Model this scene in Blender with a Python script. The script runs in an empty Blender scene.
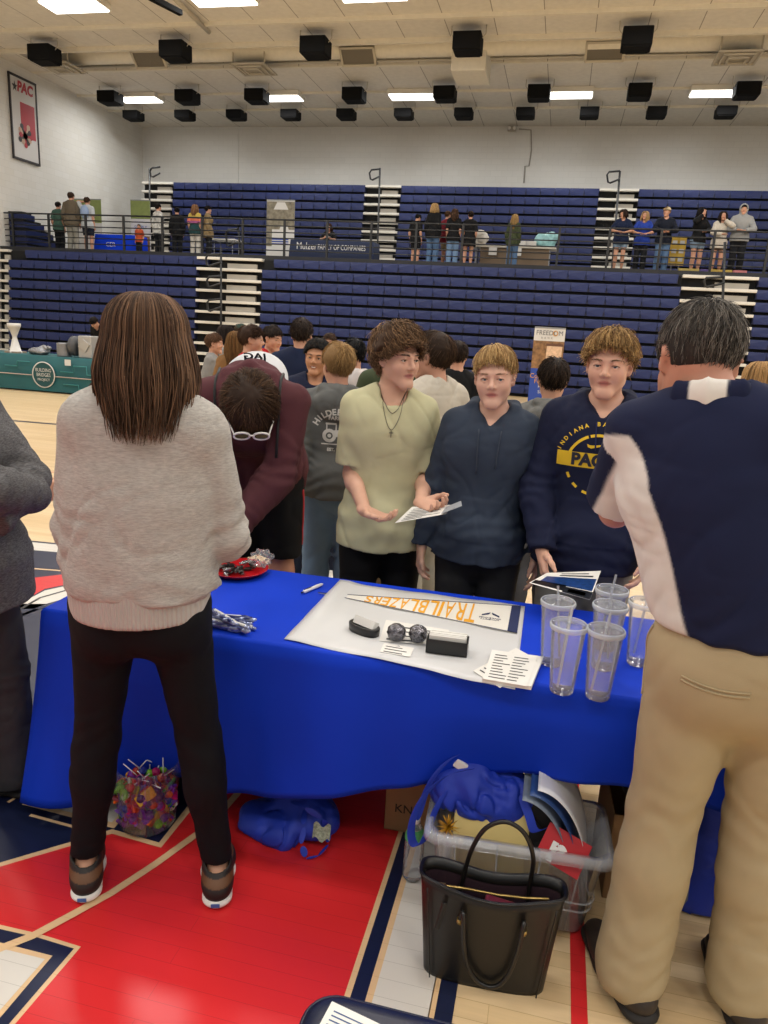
import bpy, bmesh, math, random
import numpy as np
from mathutils import Vector, Matrix

random.seed(7)
RNG = np.random.default_rng(7)
S = bpy.context.scene
COL = S.collection
PI = math.pi

# ------------------------------------------------------------------ camera
F_PX, PITCH, ROLL, YAW, CAM_H = 740.0, 14.09, 3.18, 12.44, 1.70
_p, _r, _w = (math.radians(a) for a in (PITCH, ROLL, YAW))
_fw = np.array([-math.sin(_w)*math.cos(_p), math.cos(_w)*math.cos(_p), -math.sin(_p)])
_rt = np.array([math.cos(_w), math.sin(_w), 0.0])
_up = np.cross(_rt, _fw)
CR = _rt*math.cos(_r) + _up*math.sin(_r)
CU = _up*math.cos(_r) - _rt*math.sin(_r)
CF = _fw
cam_d = bpy.data.cameras.new('camera')
cam_d.sensor_fit = 'VERTICAL'; cam_d.sensor_height = 36.0; cam_d.lens = F_PX/1024*36.0
cam_d.clip_start = 0.05; cam_d.clip_end = 200
cam = bpy.data.objects.new('camera', cam_d); COL.objects.link(cam)
cam.matrix_world = Matrix(((CR[0], CU[0], -CF[0], 0), (CR[1], CU[1], -CF[1], 0), (CR[2], CU[2], -CF[2], CAM_H), (0, 0, 0, 1)))
S.camera = cam


def _ray(x, y):
    return CF + CR*((x-384)/F_PX) - CU*((y-512)/F_PX)


def at_z(x, y, z):          # the point of the hall at height z seen there in the photograph
    d = _ray(x, y); return np.array([0, 0, CAM_H]) + d*((z-CAM_H)/d[2])


def at_y(x, y, Y):          # the point of the hall in the plane at distance Y
    d = _ray(x, y); return np.array([0, 0, CAM_H]) + d*(Y/d[1])


def at_x(x, y, X):
    d = _ray(x, y); return np.array([0, 0, CAM_H]) + d*(X/d[0])


# ------------------------------------------------------------------ world, exposure
wd = bpy.data.worlds.new('ambient_fill'); S.world = wd; wd.use_nodes = True  # background light added as even fill through the open side behind the camera
wd.node_tree.nodes['Background'].inputs[0].default_value = (1.0, 0.98, 0.95, 1)
wd.node_tree.nodes['Background'].inputs[1].default_value = 0.6
S.view_settings.view_transform = 'Standard'
S.view_settings.look = 'None'
S.view_settings.gamma = 1.0
S.view_settings.use_curve_mapping = False
S.view_settings.exposure = 0.0
LAMP_W = 128.0              # watts of one ceiling panel lamp
LAMP_GLOW = 4.0

# ------------------------------------------------------------------ materials
def lin(c):
    if isinstance(c, str):
        c = c.lstrip('#'); c = [int(c[i:i+2], 16)/255 for i in (0, 2, 4)]
    return tuple(v/12.92 if v <= 0.04045 else ((v+0.055)/1.055)**2.4 for v in c)


_M = {}


def mat(name, color=None, rough=0.6, metal=0.0, spec=0.5, bump=0.0, bscale=200.0, bdet=3.0, var=0.0, vscale=8.0, attr=False,
        trans=0.0, alpha=1.0, coat=0.0, sheen=0.0, stretch=None, emit=None, estr=1.0, sss=0.0, wave=None):
    """a procedural surface: base colour with noise variation, noise bump; attr multiplies in the mesh's own colour pattern"""
    if name in _M: return _M[name]
    m = bpy.data.materials.new(name); m.use_nodes = True; _M[name] = m
    nt = m.node_tree; N = nt.nodes; L = nt.links
    b = N['Principled BSDF']
    c = lin(color) if color is not None else (0.8, 0.8, 0.8)
    b.inputs['Base Color'].default_value = (*c, 1)
    b.inputs['Roughness'].default_value = rough
    b.inputs['Metallic'].default_value = metal
    b.inputs['Specular IOR Level'].default_value = spec
    b.inputs['Coat Weight'].default_value = coat
    b.inputs['Coat Roughness'].default_value = 0.15
    b.inputs['Sheen Weight'].default_value = sheen
    b.inputs['Transmission Weight'].default_value = trans
    b.inputs['Alpha'].default_value = alpha
    if sss:
        b.inputs['Subsurface Weight'].default_value = sss
        b.inputs['Subsurface Radius'].default_value = (0.9, 0.35, 0.2)
        b.inputs['Subsurface Scale'].default_value = 0.006
    if emit is not None:
        b.inputs['Emission Color'].default_value = (*lin(emit), 1); b.inputs['Emission Strength'].default_value = estr
    tc = N.new('ShaderNodeTexCoord')
    vec = tc.outputs['Object']
    if stretch:
        mp = N.new('ShaderNodeMapping'); mp.inputs['Scale'].default_value = stretch
        L.new(vec, mp.inputs['Vector']); vec = mp.outputs['Vector']
    src = None
    if attr:
        a = N.new('ShaderNodeAttribute'); a.attribute_name = 'tint'; src = a.outputs['Color']
    if var:
        nz = N.new('ShaderNodeTexNoise'); nz.inputs['Scale'].default_value = vscale; nz.inputs['Detail'].default_value = 4
        L.new(vec, nz.inputs['Vector'])
        mr = N.new('ShaderNodeMapRange'); mr.inputs[1].default_value = 0.25; mr.inputs[2].default_value = 0.75
        mr.inputs[3].default_value = 1-var; mr.inputs[4].default_value = 1+var
        L.new(nz.outputs['Fac'], mr.inputs[0])
        mx = N.new('ShaderNodeVectorMath'); mx.operation = 'SCALE'
        if src is not None: L.new(src, mx.inputs[0])
        else: mx.inputs[0].default_value = c
        L.new(mr.outputs[0], mx.inputs['Scale']); src = mx.outputs[0]
    if src is not None: L.new(src, b.inputs['Base Color'])
    if bump:
        bp = N.new('ShaderNodeBump'); bp.inputs['Strength'].default_value = bump; bp.inputs['Distance'].default_value = 0.003
        if wave:
            wv = N.new('ShaderNodeTexWave'); wv.inputs['Scale'].default_value = bscale; wv.bands_direction = wave
            wv.inputs['Distortion'].default_value = 0.6
            L.new(vec, wv.inputs['Vector']); L.new(wv.outputs['Fac'], bp.inputs['Height'])
        else:
            n2 = N.new('ShaderNodeTexNoise'); n2.inputs['Scale'].default_value = bscale; n2.inputs['Detail'].default_value = bdet
            L.new(vec, n2.inputs['Vector']); L.new(n2.outputs['Fac'], bp.inputs['Height'])
        L.new(bp.outputs[0], b.inputs['Normal'])
    return m


def clear_mat(name, tint=(0.985, 0.99, 1.0), haze=0.08, gloss=0.9, milk='#e8eef4'):
    """thin clear plastic: mostly see-through, mirror-like at grazing angles, with a little haze"""
    if name in _M: return _M[name]
    m = bpy.data.materials.new(name); m.use_nodes = True; _M[name] = m
    nt = m.node_tree; N = nt.nodes; L = nt.links; N.clear()
    out = N.new('ShaderNodeOutputMaterial'); tr = N.new('ShaderNodeBsdfTransparent'); gl = N.new('ShaderNodeBsdfGlossy'); df = N.new('ShaderNodeBsdfDiffuse')
    tr.inputs[0].default_value = (*tint, 1); gl.inputs['Roughness'].default_value = 0.08; df.inputs[0].default_value = (*lin(milk), 1)
    fr = N.new('ShaderNodeLayerWeight'); fr.inputs['Blend'].default_value = 0.18
    mu = N.new('ShaderNodeMath'); mu.operation = 'MULTIPLY'; mu.inputs[1].default_value = gloss
    L.new(fr.outputs['Fresnel'], mu.inputs[0])
    m1 = N.new('ShaderNodeMixShader'); m1.inputs[0].default_value = haze
    L.new(tr.outputs[0], m1.inputs[1]); L.new(df.outputs[0], m1.inputs[2])
    m2 = N.new('ShaderNodeMixShader'); L.new(mu.outputs[0], m2.inputs[0]); L.new(m1.outputs[0], m2.inputs[1]); L.new(gl.outputs[0], m2.inputs[2])
    L.new(m2.outputs[0], out.inputs[0])
    return m


# ------------------------------------------------------------------ object helpers
def tag(o, label=None, cat=None, group=None, kind=None):
    if label: o['label'] = label
    if cat: o['category'] = cat
    if group: o['group'] = group
    if kind: o['kind'] = kind
    return o


def empty(name, loc=(0, 0, 0), rz=0.0, label=None, cat=None, group=None, parent=None):
    o = bpy.data.objects.new(name, None); COL.objects.link(o); o.location = loc; o.rotation_euler = (0, 0, rz)
    o.empty_display_size = 0.1
    if parent: o.parent = parent
    return tag(o, label, cat, group)


def link(name, me, m=None, parent=None, smooth=False, loc=None, rz=None):
    o = bpy.data.objects.new(name, me); COL.objects.link(o)
    if m is not None:
        for q in (m if isinstance(m, (list, tuple)) else [m]): me.materials.append(q)
    if parent is not None: o.parent = parent
    if smooth and len(me.polygons): me.polygons.foreach_set('use_smooth', np.ones(len(me.polygons), bool))
    if loc is not None: o.location = loc
    if rz is not None: o.rotation_euler = (0, 0, rz)
    return o


def raw_mesh(name, V, Fq=None, Ft=None):
    """mesh straight from numpy arrays of vertices, quads and triangles"""
    me = bpy.data.meshes.new(name)
    nq = 0 if Fq is None else len(Fq); nt_ = 0 if Ft is None else len(Ft)
    me.vertices.add(len(V)); me.vertices.foreach_set('co', np.asarray(V, np.float32).ravel())
    loops = []
    if nq: loops.append(np.asarray(Fq, np.int32).ravel())
    if nt_: loops.append(np.asarray(Ft, np.int32).ravel())
    lv = np.concatenate(loops) if loops else np.zeros(0, np.int32)
    me.loops.add(len(lv)); me.loops.foreach_set('vertex_index', lv)
    me.polygons.add(nq+nt_)
    st = np.concatenate([np.arange(nq)*4, nq*4+np.arange(nt_)*3]).astype(np.int32)
    me.polygons.foreach_set('loop_start', st)
    me.update(calc_edges=True); me.validate()
    return me


def set_tint(me, cols):
    a = me.color_attributes.new('tint', 'FLOAT_COLOR', 'POINT')
    c = np.ones((len(me.vertices), 4), np.float32); c[:, :3] = cols
    a.data.foreach_set('color', c.ravel())


class MB:
    """collects plain shapes into ONE mesh"""
    def __init__(s): s.b = bmesh.new(); s.mi = 0

    def _faces(s, vs, fs):
        out = []
        for f in fs:
            try:
                q = s.b.faces.new([vs[i] for i in f]); q.material_index = s.mi; out.append(q)
            except ValueError: pass
        return out

    def box(s, c, size, rot=None, bev=0.0, taper=None):
        hx, hy, hz = (v/2 for v in size)
        P = [Vector((x, y, z)) for z in (-hz, hz) for y in (-hy, hy) for x in (-hx, hx)]
        if taper:
            for p in P:
                if p.z > 0: p.x *= taper[0]; p.y *= taper[1]
        if rot is not None: P = [rot @ p for p in P]
        vs = [s.b.verts.new(p + Vector(c)) for p in P]
        fs = s._faces(vs, [(0, 2, 3, 1), (4, 5, 7, 6), (0, 1, 5, 4), (2, 6, 7, 3), (0, 4, 6, 2), (1, 3, 7, 5)])
        if bev:
            es = list({e for f in fs for e in f.edges})
            r = bmesh.ops.bevel(s.b, geom=es, offset=bev, segments=2, affect='EDGES', profile=0.5)
            for f in r['faces']: f.material_index = s.mi
        return s

    def bx(s, x0, x1, y0, y1, z0, z1, bev=0.0): return s.box(((x0+x1)/2, (y0+y1)/2, (z0+z1)/2), (x1-x0, y1-y0, z1-z0), bev=bev)

    def tube(s, pts, r, n=8, cap=True, closed=False):
        pts = [Vector(p) for p in pts]; m = len(pts); rings = []
        rr = r if isinstance(r, (list, tuple)) else [r]*m
        t0 = (pts[1]-pts[0]).normalized(); ref = Vector((0, 0, 1)) if abs(t0.z) < 0.9 else Vector((1, 0, 0))
        u = t0.cross(ref).normalized()
        for i, p in enumerate(pts):
            if closed: t = pts[(i+1) % m]-pts[i-1]
            else: t = pts[min(i+1, m-1)]-pts[max(i-1, 0)]
            t.normalize(); u = (u - t*u.dot(t))
            if u.length < 1e-6: u = t.orthogonal()
            u.normalize(); v = t.cross(u)
            rings.append([s.b.verts.new(p + (u*math.cos(2*PI*k/n)+v*math.sin(2*PI*k/n))*rr[i]) for k in range(n)])
        for i in range(m if closed else m-1):
            a, b = rings[i], rings[(i+1) % m]
            for k in range(n):
                f = s.b.faces.new((a[k], a[(k+1) % n], b[(k+1) % n], b[k])); f.material_index = s.mi; f.smooth = True
        if cap and not closed:
            for q in (list(reversed(rings[0])), rings[-1]):
                f = s.b.faces.new(q); f.material_index = s.mi
        return s

    def lathe(s, prof, c=(0, 0, 0), n=24, rot=None, cap=False):
        rings = []
        for (r, z) in prof:
            ring = []
            for k in range(n):
                p = Vector((r*math.cos(2*PI*k/n), r*math.sin(2*PI*k/n), z))
                if rot is not None: p = rot @ p
                ring.append(s.b.verts.new(p+Vector(c)))
            rings.append(ring)
        for a, b in zip(rings, rings[1:]):
            for k in range(n):
                f = s.b.faces.new((a[k], a[(k+1) % n], b[(k+1) % n], b[k])); f.material_index = s.mi; f.smooth = True
        if cap:
            f = s.b.faces.new(list(reversed(rings[0]))); f.material_index = s.mi
            f = s.b.faces.new(rings[-1]); f.material_index = s.mi
        return s

    def poly(s, pts, th=None):
        vs = [s.b.verts.new(Vector(p)) for p in pts]
        f = s.b.faces.new(vs); f.material_index = s.mi
        if th is not None:
            r = bmesh.ops.extrude_face_region(s.b, geom=[f])
            for e in r['geom']:
                if isinstance(e, bmesh.types.BMVert): e.co += Vector(th)
                elif isinstance(e, bmesh.types.BMFace): e.material_index = s.mi
            for q in s.b.faces:
                pass
        return s

    def grid(s, fn, nu, nv, closed_u=False):
        V = [[s.b.verts.new(Vector(fn(i/(nu if closed_u else nu-1), j/(nv-1)))) for i in range(nu)] for j in range(nv)]
        for j in range(nv-1):
            for i in range(nu if closed_u else nu-1):
                f = s.b.faces.new((V[j][i], V[j][(i+1) % nu], V[j+1][(i+1) % nu], V[j+1][i])); f.material_index = s.mi; f.smooth = True
        return s

    def ball(s, c, r, n=12, rot=None):
        r = (r, r, r) if not isinstance(r, (tuple, list)) else r
        mtx = Matrix.Translation(Vector(c)) @ (rot.to_4x4() if rot is not None else Matrix.Identity(4)) @ Matrix.Diagonal((*r, 1))
        q = bmesh.ops.create_uvsphere(s.b, u_segments=n, v_segments=max(6, n*2//3), radius=1, matrix=mtx)
        for v in q['verts']:
            for f in v.link_faces: f.material_index = s.mi; f.smooth = True
        return s

    def build(s, name, m=None, parent=None, smooth=False, loc=None, rz=None, normals=True):
        if normals: bmesh.ops.recalc_face_normals(s.b, faces=s.b.faces[:])
        me = bpy.data.meshes.new(name); s.b.to_mesh(me); s.b.free()
        return link(name, me, m, parent, smooth, loc, rz)


def solidify(o, t, off=0.0):
    md = o.modifiers.new('thickness', 'SOLIDIFY'); md.thickness = t; md.offset = off
    return o


def text_mesh(body, size, extrude=0.0005, align='CENTER', bold=0.0, shear=0.0, spacing=1.0):
    cu = bpy.data.curves.new('lettering', 'FONT'); cu.body = body; cu.size = size; cu.align_x = align; cu.align_y = 'CENTER'
    cu.extrude = extrude; cu.offset = bold; cu.shear = shear; cu.space_character = spacing; cu.resolution_u = 3
    o = bpy.data.objects.new('lettering', cu); COL.objects.link(o)
    dg = bpy.context.evaluated_depsgraph_get(); dg.update()
    me = bpy.data.meshes.new_from_object(o.evaluated_get(dg))
    bpy.data.objects.remove(o); bpy.data.curves.remove(cu)
    return me


def basis(origin, ex, ey):
    """matrix whose x runs along ex, y along ey (made square to ex), z out of the face"""
    ex = Vector(ex).normalized(); ey = Vector(ey); ez = ex.cross(ey).normalized(); ey = ez.cross(ex)
    return Matrix(((ex.x, ey.x, ez.x, origin[0]), (ex.y, ey.y, ez.y, origin[1]), (ex.z, ey.z, ez.z, origin[2]), (0, 0, 0, 1)))


def lettering(name, body, size, origin, ex, ey, m, parent=None, fit=None, **kw):
    me = text_mesh(body, size, **kw)
    if fit and len(me.vertices):
        xs = [v.co.x for v in me.vertices]; k = fit/max(1e-6, max(xs)-min(xs)); me.transform(Matrix.Diagonal((k, 1, 1, 1)))
    me.transform(basis(origin, ex, ey))
    return link(name, me, m, parent)
# ------------------------------------------------------------------ soft bodies: smooth distance fields turned into one continuous surface
def A(*v): return np.array(v, float)


def unit(v):
    v = np.asarray(v, float); return v/max(1e-9, np.linalg.norm(v))


def cone(a, b, ra, rb, k=0.02, flat=None, fs=1.0): return ['c', A(*a), A(*b), ra, rb, k, None if flat is None else unit(flat), fs]
def ell(c, r, k=0.02, rot=None): return ['e', A(*c), A(*r), k, rot]


class Field:
    def __init__(s, prims, vox, pad=0.03):
        lo, hi = A(9, 9, 9), A(-9, -9, -9)
        for p in prims:
            l, h = s.bounds(p); lo = np.minimum(lo, l); hi = np.maximum(hi, h)
        s.vox = vox; s.lo = lo-pad; n = np.ceil((hi+pad-s.lo)/vox).astype(int)+1; s.n = n
        s.ax = [(s.lo[i]+vox*np.arange(n[i])).astype(np.float32) for i in range(3)]

    @staticmethod
    def bounds(p):
        if p[0] == 'c':
            r = max(p[3], p[4]); return np.minimum(p[1], p[2])-r, np.maximum(p[1], p[2])+r
        r = max(p[2]); return p[1]-r, p[1]+r

    def new(s): return np.full(s.n, 0.08, np.float32)

    def dist(s, p, sl):
        X, Y, Z = s.ax[0][sl[0]][:, None, None], s.ax[1][sl[1]][None, :, None], s.ax[2][sl[2]][None, None, :]
        if p[0] == 'c':
            a, b, ra, rb, k, fd, fs = p[1:]
            px, py, pz = X-a[0], Y-a[1], Z-a[2]; d = b-a
            if fd is not None:
                g = (1/fs-1)*(px*fd[0]+py*fd[1]+pz*fd[2]); px, py, pz = px+g*fd[0], py+g*fd[1], pz+g*fd[2]
                d = d+fd*((1/fs-1)*d.dot(fd))
            L = max(1e-9, d.dot(d)); t = np.clip((px*d[0]+py*d[1]+pz*d[2])/L, 0, 1)
            q = np.sqrt((px-t*d[0])**2+(py-t*d[1])**2+(pz-t*d[2])**2)-(ra+(rb-ra)*t)
            return q*(1 if fd is None else 0.5+0.5*fs)
        c, r, k, rot = p[1:]
        px, py, pz = X-c[0], Y-c[1], Z-c[2]
        if rot is not None:
            R = np.asarray(rot); px, py, pz = (R[0, i]*px+R[1, i]*py+R[2, i]*pz for i in range(3))
        k0 = np.sqrt((px/r[0])**2+(py/r[1])**2+(pz/r[2])**2)+1e-6
        k1 = np.sqrt((px/r[0]**2)**2+(py/r[1]**2)**2+(pz/r[2]**2)**2)+1e-6
        return k0*(k0-1)/k1

    def sl(s, p, m):
        l, h = s.bounds(p); i0 = np.maximum(0, np.floor((l-m-s.lo)/s.vox).astype(int)); i1 = np.minimum(s.n, np.ceil((h+m-s.lo)/s.vox).astype(int)+1)
        return tuple(slice(a, b) for a, b in zip(i0, i1))

    def add(s, G, prims):
        for p in prims:
            k = p[5] if p[0] == 'c' else p[3]
            sl = s.sl(p, k+3*s.vox); g = G[sl]
            if g.size == 0: continue
            d = s.dist(p, sl).astype(np.float32); h = np.maximum(k-np.abs(g-d), 0)/max(k, 1e-6)
            G[sl] = np.minimum(g, d)-h*h*k*0.25
        return G

    def sub(s, G, prims):
        for p in prims:
            k = p[5] if p[0] == 'c' else p[3]
            sl = s.sl(p, k+3*s.vox); g = G[sl]
            if g.size == 0: continue
            d = -s.dist(p, sl).astype(np.float32); h = np.maximum(k-np.abs(g-d), 0)/max(k, 1e-6)
            G[sl] = np.maximum(g, d)+h*h*k*0.25
        return G

    def cut(s, G, pt, n):
        """keep what lies behind the plane through pt with outward normal n"""
        n = unit(n)
        d = (s.ax[0]-pt[0])[:, None, None]*n[0]+(s.ax[1]-pt[1])[None, :, None]*n[1]+(s.ax[2]-pt[2])[None, None, :]*n[2]
        return np.maximum(G, d.astype(np.float32))

    def join(s, G, H, k=0.01):
        h = np.maximum(k-np.abs(G-H), 0)/k
        return np.minimum(G, H)-h*h*k*0.25

    def ripple(s, G, fn, band=0.025):
        i = np.nonzero(np.abs(G) < band)
        P = np.stack([s.ax[k][i[k]] for k in range(3)], 1)
        G[i] += fn(P).astype(np.float32)
        return G

    def surface(s, G):
        """surface nets: (vertices, quads)"""
        ins = G < 0; n = G.shape
        c = [ins[a:n[0]-1+a, b:n[1]-1+b, d:n[2]-1+d] for a in (0, 1) for b in (0, 1) for d in (0, 1)]
        al = c[0].copy(); an = c[0].copy()
        for q in c[1:]: al &= q; an |= q
        act = an & ~al
        I = np.stack(np.nonzero(act), 1)
        if len(I) == 0: return np.zeros((0, 3)), np.zeros((0, 4), int)
        idx = np.full(act.shape, -1, np.int32); idx[tuple(I.T)] = np.arange(len(I))
        off = np.array([(a, b, d) for a in (0, 1) for b in (0, 1) for d in (0, 1)])
        val = np.stack([G[I[:, 0]+o[0], I[:, 1]+o[1], I[:, 2]+o[2]] for o in off], 1)
        acc = np.zeros((len(I), 3)); cnt = np.zeros(len(I))
        for a in range(8):
            for ax, bit in ((0, 4), (1, 2), (2, 1)):
                if a & bit: continue
                b = a | bit; va, vb = val[:, a], val[:, b]; m = (va < 0) != (vb < 0)
                t = np.where(m, va/np.where(m, va-vb, 1), 0)
                P = off[a][None, :]+t[:, None]*(off[b]-off[a])[None, :]
                acc[m] += P[m]; cnt[m] += 1
        V = (I+acc/cnt[:, None])*s.vox+s.lo
        Q = []
        for ax in range(3):
            u, v = (ax+1) % 3, (ax+2) % 3
            lo = [slice(0, None)]*3; hi = [slice(0, None)]*3
            lo[ax] = slice(0, n[ax]-1); hi[ax] = slice(1, n[ax])
            x0, x1 = ins[tuple(lo)], ins[tuple(hi)]
            E = np.stack(np.nonzero(x0 != x1), 1)
            E = E[(E[:, u] > 0) & (E[:, v] > 0) & (E[:, u] < n[u]-1) & (E[:, v] < n[v]-1)]
            if not len(E): continue
            def at(du, dv):
                J = E.copy(); J[:, u] += du; J[:, v] += dv; return idx[tuple(J.T)]
            q = np.stack([at(-1, -1), at(0, -1), at(0, 0), at(-1, 0)], 1)
            fl = ~x0[tuple(E.T)]
            q[fl] = q[fl][:, ::-1]
            Q.append(q[(q >= 0).all(1)])
        return V, np.concatenate(Q) if Q else np.zeros((0, 4), int)


def wobble(P, f, seed, amp, axis=None, warp=0.5):
    """smooth pseudo-noise made of a few warped sines"""
    r = np.random.default_rng(seed); o = np.zeros(len(P)); W = np.zeros((len(P), 3))
    for i in range(3): W[:, i] = np.sin(P @ (r.normal(size=3)*f*0.6)+r.uniform(0, 6))*warp
    for i in range(5):
        k = r.normal(size=3)
        if axis is not None: k = k*0.22+np.asarray(axis)*r.choice([-1, 1])*1.2
        k = unit(k)*f*r.uniform(0.6, 1.5); o += np.sin(P @ k+W @ r.normal(size=3)+r.uniform(0, 6))
    return o/5*amp


def smooth_verts(V, Q, n=1, lam=0.5):
    E = np.concatenate([Q[:, [0, 1]], Q[:, [1, 2]], Q[:, [2, 3]], Q[:, [3, 0]]])
    for _ in range(n):
        s = np.zeros_like(V); c = np.zeros(len(V))
        for a, b in ((0, 1), (1, 0)):
            for k in range(3): s[:, k] += np.bincount(E[:, a], V[E[:, b], k], len(V))
            c += np.bincount(E[:, a], minlength=len(V))
        V = V+lam*(s/np.maximum(c, 1)[:, None]-V)
    return V


def rot(ax, deg): return np.array(Matrix.Rotation(math.radians(deg), 3, ax))


def tubes(P, R, sides=3):
    """many tapered strands at once: P (n, m, 3) points, R (n, m) radii -> vertices, quads"""
    n, m, _ = P.shape
    T = np.gradient(P, axis=1); T /= np.linalg.norm(T, axis=2, keepdims=True)+1e-9
    ref = np.eye(3)[np.argmin(np.abs(T).max(axis=1), axis=1)][:, None, :]*np.ones((1, m, 1))
    U = np.cross(T, ref); U /= np.linalg.norm(U, axis=2, keepdims=True)+1e-9
    W = np.cross(T, U); V = np.zeros((n, m, sides, 3))
    for k in range(sides):
        a = 2*PI*k/sides; V[:, :, k] = P+(U*math.cos(a)+W*math.sin(a))*R[..., None]
    b = (np.arange(n)*m*sides)[:, None, None]+(np.arange(m-1)*sides)[None, :, None]
    k = np.arange(sides)[None, None, :]; k2 = (k+1) % sides
    Q = np.stack([b+k, b+k2, b+sides+k2, b+sides+k], -1).reshape(-1, 4)
    return V.reshape(-1, 3), Q
# ------------------------------------------------------------------ people
def ik(a, b, l1, l2, pole):
    d = b-a; L = np.linalg.norm(d); L2 = min(max(L, abs(l1-l2)+1e-3), (l1+l2)*0.999)
    u = d/L; b = a+u*L2
    x = (l1*l1-l2*l2+L2*L2)/(2*L2); h = math.sqrt(max(0, l1*l1-x*x))
    p = np.asarray(pole, float); p = unit(p-u*p.dot(u))
    return a+u*x+p*h, b


def hand_prims(w, d, n, side, curl=0.35, thumb=0.5, k=0.004, spread=0.05, big=1.0, curls=None):
    d = unit(d); n = unit(np.asarray(n, float)-d*np.dot(d, n)); t = np.cross(d, n)*side
    P = []
    def pt(a, b, c): return w+(d*a+t*b+n*c)*big
    offs = (0.029, 0.010, -0.010, -0.028); kn = (0.086, 0.089, 0.085, 0.077); ln = (0.070, 0.078, 0.072, 0.056)
    P.append(cone(pt(-0.012, 0, 0), pt(0.03, 0, 0), 0.024*big, 0.026*big, 0.01, n, 0.7))
    for i in range(4):
        b = pt(kn[i], offs[i], 0); P.append(cone(pt(0.02, offs[i]*0.6, 0), b, 0.0145*big, 0.0115*big, 0.012))
        ang = 0.0; q = b; c = (curls[i] if curls else curl)
        dd0 = unit(d+t*spread*(1.5-i))
        for j, (f, r0, r1) in enumerate(((0.45, 0.0098, 0.0088), (0.31, 0.0088, 0.0080), (0.24, 0.0080, 0.0066))):
            ang += c*(0.9 if j == 0 else 1.05)
            dd = dd0*math.cos(ang)+n*math.sin(ang); q2 = q+dd*ln[i]*f*big
            P.append(cone(q, q2, r0*big, r1*big, k)); q = q2
    q = pt(0.018, 0.022, 0.006)
    for dd, L, r0, r1 in ((d*0.62+t*0.72+n*0.30*thumb, 0.040, 0.0155, 0.0120), (d*0.85+t*0.35+n*0.55*thumb, 0.032, 0.0112, 0.0098), (d*0.95+t*0.02+n*0.6*thumb, 0.026, 0.0098, 0.0074)):
        q2 = q+unit(dd)*L*big; P.append(cone(q, q2, r0*big, r1*big, 0.008)); q = q2
    return P


SKIN = {}


def folds(P, f, seed, amp, axis=None):
    """narrow creases along the zero lines of a slow noise"""
    w = wobble(P, f, seed, 1.0, axis, warp=1.2)
    return amp*(np.exp(-(w/0.13)**2)-0.3)*np.clip(wobble(P, f*0.5, seed+77, 2.0)+0.5, 0, 1)


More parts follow.
